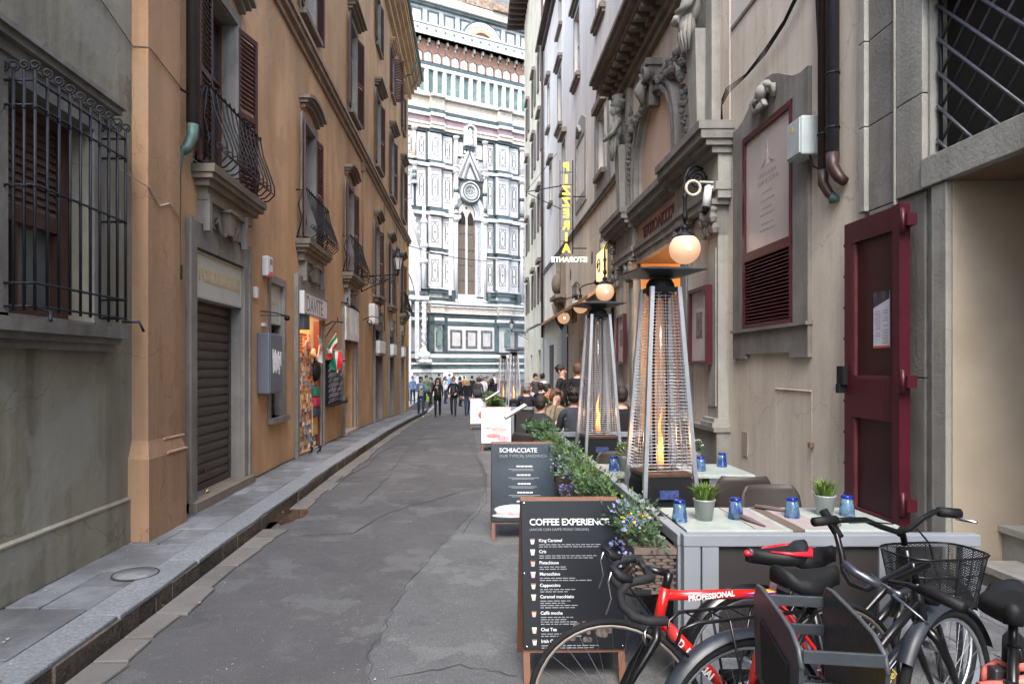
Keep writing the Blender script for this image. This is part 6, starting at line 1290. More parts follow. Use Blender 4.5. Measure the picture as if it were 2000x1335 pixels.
for (p, q) in (((ga + .55, zb - .1), (gx, zp - .9)), ((gb - .55, zb - .1), (gx, zp - .9))): m = M(FC); m.tube([(p[0], .47, p[1]), (q[0], .47, q[1])], .1, 4); m.build('gable_rib', LINE, CT)
rc, rz_ = cu(914), cz(377, 914)
m = M(FC); m.lathe([(.0001, .45), (.52, .45), (.55, .52), (.62, .52), (.62, .5), (.74, .5), (.76, .56), (.84, .56), (.86, .3), (.86, 0)], (rc, 0, rz_), 24, 'Y'); m.build('roundel', WHITEM, CT)
m = M(FC); m.tube([(rc + math.cos(a) * .7, .53, rz_ + math.sin(a) * .7) for a in [2 * PI * i / 24 for i in range(24)]], .05, 5, closed=True); m.tube([(rc + math.cos(a) * .95, .3, rz_ + math.sin(a) * .95) for a in [2 * PI * i / 24 for i in range(24)]], .09, 5, closed=True)
m.tube([(rc + math.cos(a) * .42, .47, rz_ + math.sin(a) * .42) for a in [2 * PI * i / 20 for i in range(20)]], .025, 4, closed=True)
for i in range(12): a = i * PI / 6; m.tube([(rc + math.cos(a) * .08, .465, rz_ + math.sin(a) * .08), (rc + math.cos(a) * .38, .465, rz_ + math.sin(a) * .38)], .02, 4)
m.build('roundel_inlay', LINE, CT)
m = M(FC); m.box((gx - .42, 0, zp + .1), (gx + .42, .6, zp + .4)); m.build('niche_base', GREENM, CT)
nz = zp + .4; m = M(FC); m.prism([(gx - .33, nz), (gx + .33, nz), (gx + .33, cz(258, 912)), (gx, cz(251, 912)), (gx - .33, cz(258, 912))], .3, .36); m.build('niche', DARK, CT)
m = M(FC); m.ringface([(gx - .5, nz)] + pointed(gx, .5, cz(258, 912), cz(248.5, 912)) + [(gx + .5, nz)], [(gx - .34, nz)] + pointed(gx, .34, cz(258, 912), cz(251.5, 912)) + [(gx + .34, nz)], .3, .75); m.build('niche_frame', WHITEM, CT)
m = M(FC); m.lathe([(.34, nz), (.26, nz + .5), (.17, nz + 1.0), (.2, nz + 1.3), (.08, nz + 1.5)], (gx, .5, 0), 8); m.ball((gx, .5, nz + 1.65), .14, 8); m.build('niche_statue', WHITEM, CT)
# blind arcade of tall green panels
zt_, zb_ = cz(140.5, 850), cz(185.5, 850); pitch = (cu(957) - cu(839)) / 7.0; u = cu(839)
g0 = M(FC); g0.box((U0, 0, zb_ - .2), (U1, .34, zb_)); g0.build('ledge', WHITEM, CT); g0 = M(FC); g0.box((U0, 0, zt_), (U1, .34, cz(134.5, 850))); g0.build('ledge', WHITEM, CT)
for i in range(-9, 16):
    c = u + i * pitch
    m = M(FC); w = pitch * .31; m.box((c - w, 0, zb_), (c + w, .1, zt_)); m.build('green_panel', mat('veined_green_marble', (.105, .16, .145), .5, .4, 2.5, objvar=.2), CT)
    m = M(FC); m.box((c + w, 0, zb_), (c + pitch - w, .3, zt_)); m.build('white_stile', WHITEM, CT)
m = M(FC); m.box((U0, 0, cz(134, 850)), (U1, .36, cz(129, 850))); m.build('green_band', GREENM, CT)
# gallery of corbels with pointed coffers
c0, c1 = cz(126.5, 850), cz(95, 850); pit = (cu(978) - cu(823.5)) / 9.0
m = M(FC); m.box((U0, 0, c0), (U1, .2, c1 + .6)); m.build('corbel_wall', mat('cream_gallery_marble', (.46, .40, .33), .6, .2, 4), CT)
m = M(FC); m.box((U0, 0, c1 + .55), (U1, .95, cz(84.5, 850))); m.build('dentil_course', mat('pink_dentil_marble', (.50, .38, .33), .6, .5, 25), CT)
m = M(FC); m.box((U0, 0, cz(84.5, 850)), (U1, 1.05, cz(82.5, 850))); m.build('ledge', WHITEM, CT)
cm = M(); cm.box((-.05, 0, -1.3), (.05, .3, .3)); cm.box((-.08, 0, -.1), (.08, .6, .3)); cme = cm.mesh('corbel', WHITEM)
pm = M(); hh = c1 - c0 
pm.prism([(-.42, -.12), (-.48, .2), (-.2, .35), (-.24, .6), (0, .95), (.24, .6), (.2, .35), (.48, .2), (.42, -.12), (.05, -.3), (.05, -.95), (-.05, -.95), (-.05, -.3)], .2, .36); pme = pm.mesh('coffer', mat('brown_coffer_marble', (.22, .12, .08), .7, .4, 8))
wp = M(); wp.box((-.3, 0, -.1), (.3, .06, .55)); wpe = wp.mesh('square_plaque', WHITEM)
for i in range(-8, 17):
    c = cu(823.5) + i * pit
    inst('coffer', pme, CT, (c, 0, 0), 0) if False else None
    o = link_mesh('coffer', pme, CT, None); o.location = (c, -.0, c0 + .95); o.scale = (1, -1, 1)
    o = link_mesh('corbel', cme, CT, None); o.location = (c + pit / 2, 0, c1 + .25); o.scale = (1, -1, 1)
    o = link_mesh('square_plaque', wpe, CT, None); o.location = (c + pit * .5, -.2, c0 + .15); o.scale = (1, -1, 1.1)
# balustrade band with quatrefoil piercings
m = M(FC); m.box((U0, 0, cz(81, 850)), (U1, 1.0, cz(65, 850))); m.build('balustrade', WHITEM, CT)
pit2 = (cu(960) - cu(823.5)) / 8.0; q = M(); q.prism([(-.16, 0), (0, .12), (.16, 0), (0, -.12)], 0, .012); q.prism([(-.08, .1), (.08, .1), (.08, -.1), (-.08, -.1)], .0, .015); qe = q.mesh('quatrefoil', mat('dark_piercing', (.10, .12, .13), .7))
for i in range(-6, 14): o = link_mesh('quatrefoil', qe, CT, None); o.location = (cu(823.5) + i * pit2, -1.0, cz(73, 850)); o.scale = (1, -1, 1)
m = M(FC); m.box((U0, 0, cz(64.5, 850)), (U1, 1.1, cz(62, 850))); m.build('ledge', WHITEM, CT)
# drum zone: green framed panels and the half arch
k0, k1 = cz(62, 850), cz(23, 850); pit3 = (cu(997) - cu(846)) / 5.0
for i in range(-6, 9):
    c = cu(846) + i * pit3; w = pit3 * .36; t = .16; m = M(FC); m.box((c - w, 0, k0), (c - w + t, .03, k1)); m.box((c + w - t, 0, k0), (c + w, .03, k1)); m.box((c - w + t, 0, k1 - t), (c + w - t, .03, k1)); m.build('panel_frame', GREENM, CT)
m = M(FC); m.box((U0, 0, cz(18, 850)), (U1, .3, cz(13, 850))); m.build('green_band', GREENM, CT)
m = M(FC); m.box((U0, 0, cz(12.5, 850)), (U1, .5, cz(-3, 850))); m.build('carved_band', mat('carved_cream_band', (.5, .46, .4), .7, .3, 14, .5, 20), CT)
for i in range(14): m = M(FC); m.box((U0 + i * 2.4, -.5, cz(-4, 850)), (U0 + i * 2.4 + 2.36, .3 + .25 * (i % 3), cz(-18 - 9 * (i % 2), 850))); m.build('rough_masonry', BRICKR, CT)
m = M(FC); m.box((U0, -6, cz(-4, 850)), (U1, .0, cz(-60))); m.build('rough_masonry', BRICKR, CT)
ac, az = cu(941), cz(101, 941) ; rr = 2.0
az = cz(90, 941)
for (r0, r1, o, mt) in ((rr, rr - .18, .12, GREENM), (rr - .18, rr - .5, .2, WHITEM), (rr - .5, rr - .72, .14, CREAMM), (rr - .72, rr - 1.0, .18, mat('brown_arch_marble', (.40, .24, .15), .6, .3, 6))):
    m = M(FC); m.ringface(arc(ac, az, r0, n=20), arc(ac, az, r1, n=20), 0, o); m.build('lunette_ring', mt, CT)
m = M(FC); m.prism(arc(ac, az, rr - 1.0, n=20), 0, .06); m.build('lunette', mat('dark_brown_lunette', (.16, .10, .07)), CT)  # lunette filled with one dark brown
# left: the side portal with its raking gable, round arch and twisted column
PO = .9
m = M(FC); m.box((U0, 0, -.8), (cu(803, PO), .9, cz(590))); m.build('portal_block', MARBLE_W, CT)
pu = lambda x: cu(x, PO)
A = [(pu(700), cz(300)), (pu(787), cz(380)), (pu(796), cz(398)), (pu(820), cz(470)), (pu(824), cz(506))]
g = M(FC); g.prism([(A[1][0], cz(372)), (pu(795), cz(385)), (pu(824), cz(484)), (pu(824), cz(590)), (pu(760), cz(590)), (pu(760), cz(372))], 0, .7); g.build('portal_gable', mat('grey_portal_marble', (.40, .42, .45), .6, .12, 3), CT)
g = M(FC); g.tube([(pu(787), .8, cz(376)), (pu(797), .8, cz(402)), (pu(809), .8, cz(440)), (pu(822), .8, cz(482))], .16, 6); 
for i in range(9): t = i / 8; g.ball((pu(789 + 33 * t), .85, cz(372 + 102 * t)), .16, 6)
g.build('gable_coping', WHITEM, CT)
for k in range(5):
    R0, R1 = 4.4 - k * .42, 4.05 - k * .42; g = M(FC); c = pu(822) - 4.5; g.ringface(arc(c, cz(590), R0, 0, PI, 20), arc(c, cz(590), R1, 0, PI, 20), 0, .95 - k * .07); g.build('portal_arch_ring', (WHITEM, mat('grey_portal_marble', (.40, .42, .45)))[k % 2], CT)
g = M(FC); g.box((U0, 0, cz(588)), (pu(837), 1.0, cz(581))); g.build('ledge', WHITEM, CT); g = M(FC); g.box((U0, 0, cz(579)), (pu(835), .92, cz(572))); g.build('green_band', GREENM, CT)
g = M(FC); g.cyl((pu(828), .9, cz(567)), (pu(828), .9, cz(440)), .2, n=10); g.lathe([(.2, 0), (.34, .1), (.34, .3), (.2, .4)], (pu(828), .9, cz(520)), 10); g.lathe([(.2, 0), (.34, .1), (.34, .3), (.2, .4)], (pu(828), .9, cz(490)), 10); g.lathe([(.2, 0), (.3, .1), (.3, .2), (.16, .5), (.14, 1.4), (.0001, 1.9)], (pu(828), .9, cz(444)), 10); g.build('portal_column', WHITEM, CT)
g = M(FC); z0, z1 = cz(684), cz(592); g.cyl((pu(828), .95, z0), (pu(828), .95, z1), .17, n=10); g.build('twisted_column', WHITEM, CT)
for ph in (0, PI): 
    g = M(FC); g.tube([(pu(828) + math.cos(t * .55 + ph) * .16, .95 + math.sin(t * .55 + ph) * .16, z0 + (z1 - z0) * t / 44) for t in range(45)], .07, 5); g.build('column_spiral', mat('grey_spiral_marble', (.38, .38, .40), .5), CT)
g = M(FC); g.bbox((pu(818), .4, cz(707)), (pu(838), 1.5, cz(701)), .05); g.ball((pu(828), 1.0, cz(693)), .42, 10, (1.3, 1, .8)); g.ball((pu(823), 1.1, cz(686)), .25, 8); g.lathe([(.35, 0), (.2, .35), (.17, .6)], (pu(828), .95, cz(690)), 8); g.build('lion_base', WHITEM, CT)
g = M(FC)
for x in (812, 816): g.box((pu(x) - .08, .9, cz(700)), (pu(x) + .08, .96, cz(592)))
g.build('portal_jamb', mat('grey_portal_marble', (.5, .5, .5)), CT)
# ---------------------------------------------------------------- restaurant terrace
PZ = .08
def railing(name, x0, y0, x1, y1, zt, label, screen=True, posts=None, zb=.08, cut=None):
    E = empty(name, (x0, y0, zb), label=label, cat='terrace screen'); d = Vector((x1 - x0, y1 - y0, 0)); L_ = d.length; rz = math.atan2(d.y, d.x)
    T = Matrix.Translation((x0, y0, 0)) @ Matrix.Rotation(rz, 4, 'Z')
    m = M(T); m.bbox((-.045, -.03, zt - .06), (L_ + .045, .03, zt), .006); m.build('top_rail', GREYFR, E)
    posts = posts or [0, L_]
    for p in posts:
        m = M(T); m.bbox((p - .042, -.026, zb), (p + .042, .026, zt - .061), .005); m.build('post', GREYFR, E)
    for a, b in zip(posts, posts[1:]):
        if cut and a >= cut: continue
        m = M(T); m.box((a + .043, -.02, zb + .10), (b - .043, .02, zb + .15)); m.build('bottom_rail', GREYFR, E)
        if screen: m = M(T); m.box((a + .043, -.006, zb + .15), (b - .043, .006, zt - .062)); m.build('windscreen', SCREEN, E)
    return E
railing('terrace_screen', 1.10, 3.45, 2.50, 3.45, .855, 'near grey metal terrace screen with taupe panels, behind the bicycles', posts=[0, .092, .58, .98, 1.40], cut=.9)
railing('terrace_screen', 1.07, 3.52, 1.07, 6.0, .845, 'long grey terrace side rail beside the near flower boxes', posts=[0, .8, 1.65, 2.45])
railing('terrace_screen', 1.07, 6.06, 1.07, 8.6, .845, 'grey terrace side rail beside the middle flower boxes', posts=[0, .85, 1.7, 2.5])
railing('terrace_screen', 1.02, 8.7, 2.3, 8.7, .86, 'grey cross rail behind the middle heater, in front of the seated diners', posts=[0, .64, 1.28], zb=.05)
railing('terrace_screen', .82, 14.4, 1.75, 14.4, .84, 'farther grey cross rail beyond the diners', posts=[0, .93], zb=.0)
railing('terrace_screen', .78, 14.5, .72, 19.5, .80, 'far grey side rail behind the second group of plants', posts=[0, 1.6, 3.3, 5.0], zb=-.08)

TS = empty('cafe_table', (0, 0, 0)); 
def cafe_table(x, y, z0, label, w=.6, d=.62):
    E = empty('cafe_table', (x, y, z0), label=label, cat='table', group='cafe tables on the terrace')
    m = M(); m.bbox((x - w / 2, y - d / 2, z0 + .67), (x + w / 2, y + d / 2, z0 + .70), .006); m.build('tabletop', TABLE, E)
    m = M(); m.cyl((x, y, z0 + .02), (x, y, z0 + .67), .03); m.build('leg', GREYFR, E); m = M(); m.lathe([(.22, 0), (.22, .015), (.05, .03)], (x, y, z0), 16); m.build('foot', GREYFR, E); return E
bpy.data.objects.remove(TS)
def chair_proto():
    E = empty('cafe_chair', (0, 0, 0), cat='chair', group='taupe plastic cafe chairs on the terrace')
    n, k = 12, 8; vs = []; fs = []
    for j in range(k + 1):
        t = j / k; z = .46 + .30 * t; hw = .205 + .02 * math.sin(PI * t) - (.05 * max(0, t - .8) / .2) ** 1.0 * .6; back = .20 + .05 * t
        for i in range(n + 1):
            s_ = i / n * 2 - 1; vs.append((s_ * hw, back - .05 * s_ * s_, z))
    m = M(); m.smooth = True
    N_ = len(vs); vs2 = [(x, y + .014, z) for x, y, z in vs]
    for j in range(k):
        for i in range(n): a = j * (n + 1) + i; fs += [(a, a + 1, a + n + 2, a + n + 1), (N_ + a + n + 1, N_ + a + n + 2, N_ + a + 1, N_ + a)]
    for j in range(k): a = j * (n + 1); fs.append((a, a + n + 1, N_ + a + n + 1, N_ + a)); a += n; fs.append((a + n + 1, a, N_ + a, N_ + a + n + 1))
    for i in range(n): a = k * (n + 1) + i; fs.append((a, a + 1, N_ + a + 1, N_ + a)); fs.append((i + 1, i, N_ + i, N_ + i + 1))
    m.add(vs + vs2, fs); m.build('backrest', TAUPE, E)
    m = M(); m.bbox((-.21, -.22, .43), (.21, .20, .46), .012); m.build('seat', TAUPE, E)
    for sx in (-1, 1):
        for sy in (-1, 1): m = M(); m.tube([(sx * .18, sy * .17, .43), (sx * .21, sy * .21, 0)], [.017, .012], 6); m.build('leg', TAUPE, E)
    return E
CH = chair_proto(); _first = [True]
def chair(x, y, z, rz, label):
    if _first[0]: _first[0] = False; CH.matrix_basis = Matrix.Translation((x, y, z)) @ Matrix.Rotation(rz, 4, 'Z'); CH['label'] = label; return CH
    o = copy_tree(CH, None, (x, y, z), rz, label); o['category'] = 'chair'; return o
# chair faces -y in its own frame (the back is at +y)
cafe_table(1.50, 4.14, PZ, 'near left marble topped cafe table with a pot of grass and two blue glasses'); cafe_table(2.16, 4.14, PZ, 'near right marble topped cafe table with a pot of grass and two blue glasses')
chair(1.50, 4.70, PZ, 0, 'taupe chair behind the near left table'); chair(2.16, 4.72, PZ, .1, 'taupe chair behind the near right table'); chair(1.58, 3.72, PZ, PI, 'taupe chair between the near screen and the near left table'); chair(2.2, 3.72, PZ, PI, 'taupe chair between the near screen and the near right table')
cafe_table(1.42, 6.1, PZ, 'second row marble cafe table on the left, under the grass pot behind the near heater', .62, .65); cafe_table(2.08, 6.1, PZ, 'second row marble cafe table on the right with a blue glass', .62, .65)
chair(2.12, 5.55, PZ, PI, 'taupe chair seen from behind right of the near heater'); chair(1.45, 5.62, PZ, PI, 'taupe chair hidden behind the near heater'); chair(1.45, 6.66, PZ, 0, 'taupe chair behind the second row left table'); chair(2.1, 6.66, PZ, 0, 'taupe chair behind the second row right table')
cafe_table(1.55, 7.95, PZ, 'marble cafe table behind the middle heater, with one blue glass', .6, .6)
cafe_table(1.15, 10.2, .05, 'cafe table among the nearest diners', .7, .7); cafe_table(1.6, 16.4, .0, 'cafe table among the far diners', .7, .7)
TT = .70 + PZ
def tumbler(x, y, label, z=TT, s=1.0):
    E = empty('drinking_glass', (x, y, z), label=label, cat='glass', group='blue glass tumblers upside down on the tables'); r = rnd.uniform(0, 3)
    m = M(); m.lathe([(.046 * s, .001), (.044 * s, .02 * s), (.037 * s, .075 * s), (.033 * s, .107 * s)], (x, y, z), 14); w = m.build('wall', CLEARB, E)
    m = M(); m.lathe([(.033 * s, .1075 * s), (.0335 * s, .120 * s), (.028 * s, .127 * s), (.0001, .126 * s)], (x, y, z), 14); m.build('base', BLUEG, E)
tumbler(1.225, 4.05, 'blue tumbler at the left edge of the near left table'); tumbler(1.585, 4.12, 'blue tumbler right of the pot on the near left table'); tumbler(1.93, 4.13, 'blue tumbler left of the pot on the near right table'); tumbler(2.30, 4.2, 'blue tumbler at the right of the near right table')
tumbler(1.24, 6.02, 'blue tumbler at the left of the second row, beside the railing'); tumbler(2.28, 6.25, 'blue tumbler on the right table of the second row'); tumbler(1.62, 7.9, 'blue tumbler on the table behind the middle heater'); tumbler(2.0, 6.0, 'blue tumbler half hidden behind the near heater in the second row'); tumbler(1.32, 7.8, 'blue tumbler left of the middle heater')
def leafy(m, c, r, n, L_=.05, w=.012, up=.3, shape=(1, 1, 1), droop=.3):
    for _ in range(n):
        th, ph = rnd.uniform(0, 2 * PI), math.acos(rnd.uniform(-.3, 1)); q = rnd.uniform(.35, 1) ** .6
        p = Vector(c) + Vector((math.cos(th) * math.sin(ph) * r * q * shape[0], math.sin(th) * math.sin(ph) * r * q * shape[1], math.cos(ph) * r * q * shape[2]))
        d = Vector((math.cos(th) * math.sin(ph), math.sin(th) * math.sin(ph), math.cos(ph) + up)) + Vector((rnd.uniform(-.6, .6), rnd.uniform(-.6, .6), rnd.uniform(-.5, .5))); d.normalize()
        s_ = d.cross(Vector((rnd.uniform(-1, 1), rnd.uniform(-1, 1), rnd.uniform(-1, 1)))); 
        if s_.length < .05: continue
        s_.normalize(); l = L_ * rnd.uniform(.6, 1.4); ww = w * rnd.uniform(.7, 1.3); tip = p + d * l - Vector((0, 0, droop * l * .4))
        m.add([p, p + d * l * .45 + s_ * ww, tip, p + d * l * .45 - s_ * ww], [(0, 1, 2), (0, 2, 3)])
def grass_pot(x, y, label, z=TT, h=.12, style='grass'):
    E = empty('potted_plant', (x, y, z), label=label, cat='potted plant', group='small potted plants on the tables')
    m = M(); m.lathe([(.045, 0), (.062, .115), (.066, .118), (.066, .125), (.058, .125), (.055, .11), (.0001, .11)], (x, y, z), 18); m.build('pot', POTM, E)
    m = M()
    if style == 'grass':
        for _ in range(150):
            a = rnd.uniform(0, 2 * PI); r0 = rnd.uniform(0, .045); p = Vector((x + math.cos(a) * r0, y + math.sin(a) * r0, z + .11)); a2 = a + rnd.uniform(-.5, .5); ln = rnd.uniform(.6, 1.1) * h; o = Vector((math.cos(a2), math.sin(a2), 0)) * (r0 / .045 * .07 + rnd.uniform(.0, .03)); s_ = Vector((-math.sin(a2), math.cos(a2), 0)) * .0035
            m1 = p + o * .4 + Vector((0, 0, ln * .7)); t = p + o + Vector((0, 0, ln * rnd.uniform(.75, 1)))
            m.add([p - s_, p + s_, m1 + s_, m1 - s_, t], [(0, 1, 2, 3), (3, 2, 4)])
        m.build('foliage', LEAF_Y, E, fix=False)
    else:
        leafy(m, (x, y, z + .16), .075, 260, .03, .008); m.build('foliage', LEAF if style == 'bush' else LEAF_Y, E, fix=False)
        if style == 'bush': m = M(); leafy(m, (x, y, z + .18), .08, 60, .016, .007); m.build('blossom', mat('white_blossom', (.6, .62, .55)), E, fix=False)
grass_pot(1.385, 4.09, 'zinc pot of short grass on the near left table'); grass_pot(2.175, 4.22, 'zinc pot of short grass on the near right table'); grass_pot(1.335, 6.0, 'pot of olive foliage left of the near heater, second row', style='olive'); grass_pot(2.03, 6.28, 'pot of white flowering herb right of the near heater', style='bush')
def napkin(pts, w, h, label, mt):
    m = M(); m.tube(pts, w, 8, flat=h); o = m.build('napkin', mt); tag(o, label, 'napkin')
for (x, lab) in ((1.66, 'folded mauve napkin strip on the right side of the near left table'), (1.93, 'folded mauve napkin strip on the left side of the near right table')):
    m = M(); m.bbox((x - .07, 3.85, TT), (x + .09, 4.42, TT + .006), .003); tag(m.build('placemat', NAPK), lab, 'placemat')
m = M(); m.bbox((1.795, 3.83, TT - .012), (1.865, 4.45, TT + .004), .004); tag(m.build('wooden_strip', mat('brown_table_gap', (.12, .085, .07))), 'dark wooden strip between the two near tables', 'strip')
napkin([(1.60, 4.16, TT + .018), (1.62, 4.02, TT + .02), (1.66, 3.88, TT + .012)], [.022, .02, .006], .7, 'dark rolled napkin on the near left table', NAPK_D); napkin([(1.82, 4.40, TT + .018), (1.9, 4.33, TT + .018), (1.97, 4.26, TT + .015)], [.02, .02, .012], .7, 'dark rolled napkin at the back of the near tables', NAPK_D); napkin([(2.05, 3.98, TT + .016), (2.1, 3.9, TT + .014)], [.018, .01], .7, 'small dark napkin at the front of the near right table', NAPK_D)

# --- planters hanging outside the rail
def rattan_box(E, x0, x1, y0, y1, z0, z1):
    m = M(); m.bbox((x0 + .015, y0 + .012, z0), (x1 - .015, y1 - .012, z1 - .01), .006); m.box((x0 - .004, y0 - .004, z1 - .03), (x1 + .004, y0 + .02, z1)); m.box((x0 - .004, y1 - .02, z1 - .03), (x1 + .004, y1 + .004, z1)); m.box((x0 - .004, y0 + .02, z1 - .03), (x0 + .02, y1 - .02, z1)); m.box((x1 - .02, y0 + .02, z1 - .03), (x1 + .004, y1 - .02, z1)); m.build('box', RATTAN, E)
    w = M(); r = 0; z = z0 + .01
    while z < z1 - .035:
        k = 0
        for (pa, pb) in (((x0, y0), (x1, y0)), ((x0, y1), (x0, y0))):
            L_ = math.hypot(pb[0] - pa[0], pb[1] - pa[1]); n = int(L_ / .034)
            for i in range(n):
                if (i + r) % 2: continue
                t0, t1 = i / n, (i + 1.7) / n
                a = Vector((pa[0] + (pb[0] - pa[0]) * t0, pa[1] + (pb[1] - pa[1]) * t0, 0)); b = Vector((pa[0] + (pb[0] - pa[0]) * min(1, t1), pa[1] + (pb[1] - pa[1]) * min(1, t1), 0)); nn = Vector((0, -1, 0)) if pa[1] == pb[1] else Vector((-1, 0, 0))
                c = (a + b) / 2 + nn * .010; w.add([a + Vector((0, 0, z)), a + Vector((0, 0, z + .013)), c + Vector((0, 0, z + .013)), c + Vector((0, 0, z)), b + Vector((0, 0, z)), b + Vector((0, 0, z + .013))], [(0, 3, 2, 1), (3, 4, 5, 2), (1, 2, 5), (0, 4, 3)])
        z += .0165; r += 1
    w.build('rattan_weave', RATTAN, E, kind='stuff')
    m = M(); m.box((x0 + .02, y0 + .02, z1 - .05), (x1 - .02, y1 - .02, z1 - .025)); m.build('soil', SOIL, E)
def planter(x0, x1, y0, y1, z1, label, kinds, dens=1.0, far=False):
    E = empty('flower_box', ((x0 + x1) / 2, (y0 + y1) / 2, z1 - .25), label=label, cat='flower box', group='planted rattan boxes along the terrace rail')
    if not far: rattan_box(E, x0, x1, y0, y1, z1 - .24, z1)
    else: m = M(); m.bbox((x0, y0, z1 - .24), (x1, y1, z1), .01); m.build('box', RATTAN, E)
    cx = (x0 + x1) / 2; L_ = y1 - y0; sc = 1.6 if far else 1
    for kd in kinds:
        m = M(); mt, n, hgt, ls, lw, lean = {'fern': (LEAF, 9, .16, .045, .008, -.10), 'bright': (LEAF_Y, 6, .15, .04, .010, -.05), 'grey': (LEAF_G, 9, .17, .032, .008, -.08), 'lav': (FLOW_B, 8, .2, .02, .009, -.12), 'yel': (FLOW_Y, 5, .20, .018, .009, -.15), 'dark': (LEAF, 10, .12, .05, .012, 0)}[kd]
        for i in range(int(n * max(.7, L_ / .8))):
            y = rnd.uniform(y0, y1); x = cx + rnd.uniform(-.15, .10) + lean * rnd.random()
            if kd in ('lav', 'yel'): y = y0 + (y1 - y0) * rnd.random() ** 1.5
            z = z1 + hgt * rnd.uniform(.1, 1); stem = []
            b = Vector((cx + rnd.uniform(-.05, .05), y, z1 - .03)); t = Vector((x, y + rnd.uniform(-.06, .06), z))
            if kd == 'lav' and i % 3 == 0: t = Vector((x0 - rnd.uniform(.02, .10), y0 + rnd.uniform(-.04, .15), z1 - rnd.uniform(.0, .14)))
            if kd in ('lav', 'yel'):
                leafy(m, t, .045, int(26 * dens), ls * sc, lw * sc, shape=(1, 1, 1.2))
            else:
                k = 5
                for j in range(k): c = b.lerp(t, (j + .6) / k); leafy(m, c, .04 + .010 * j, int(11 * dens), ls * sc, lw * sc)
        m.build('flowers' if kd in ('lav', 'yel') else 'foliage', mt, E, fix=False, kind='stuff')
    m = M()
    for i in range(22): y = rnd.uniform(y0, y1); m.tube([(cx, y, z1 - .03), (cx + rnd.uniform(-.08, .03), y + rnd.uniform(-.03, .03), z1 + .08), (cx + rnd.uniform(-.2, .06), y + rnd.uniform(-.06, .06), z1 + rnd.uniform(.12, .22))], .0022, 3, cap=False)
    m.build('stems', mat('green_stem', (.06, .09, .03)), E)
planter(.83, 1.04, 3.50, 4.12, .765, 'nearest rattan flower box with lavender and yellow flowers beside the coffee board', ['fern', 'grey', 'bright', 'lav', 'yel', 'fern'], 1.2)
planter(.83, 1.03, 4.75, 5.5, .765, 'second rattan flower box with dense green ferns', ['fern', 'bright', 'fern', 'grey'], 1.2)
planter(.83, 1.03, 5.6, 6.35, .765, 'third rattan flower box with grey-green sprigs', ['grey', 'fern', 'grey', 'bright', 'lav'])
planter(.83, 1.03, 6.5, 7.25, .765, 'fourth rattan flower box with mixed greens', ['fern', 'grey', 'bright', 'dark'])
planter(.83, 1.03, 7.4, 8.3, .76, 'fifth rattan flower box with bushy greenery below the diners', ['fern', 'dark', 'bright', 'fern'])
planter(.85, 1.0, 8.8, 9.35, .80, 'green plant box at the corner of the cross rail beside the diner in black', ['fern', 'dark', 'grey'], 1, True)
planter(1.25, 1.75, 14.0, 14.3, .86, 'low green plants on the farther cross rail', ['dark', 'fern'], 1, True)
planter(.40, .65, 14.8, 17.0, .80, 'far plant box with tall bright greenery left of the third heater', ['bright', 'fern', 'bright', 'dark'], 1, True)
planter(.38, .62, 17.3, 20.2, .76, 'farthest plant box with bright greenery', ['bright', 'fern', 'dark'], 1, True)
m = M(); m.tube([(1.02, 3.9, .80), (1.07, 3.9, .86), (1.12, 3.88, .80), (1.05, 3.86, .74)], .012, 5); m.tube([(1.0, 5.0, .80), (1.07, 5.02, .86), (1.13, 5.0, .8)], .012, 5); tag(m.build('cable_tie', BLACKM), 'black straps tying the flower boxes to the side rail', 'strap')

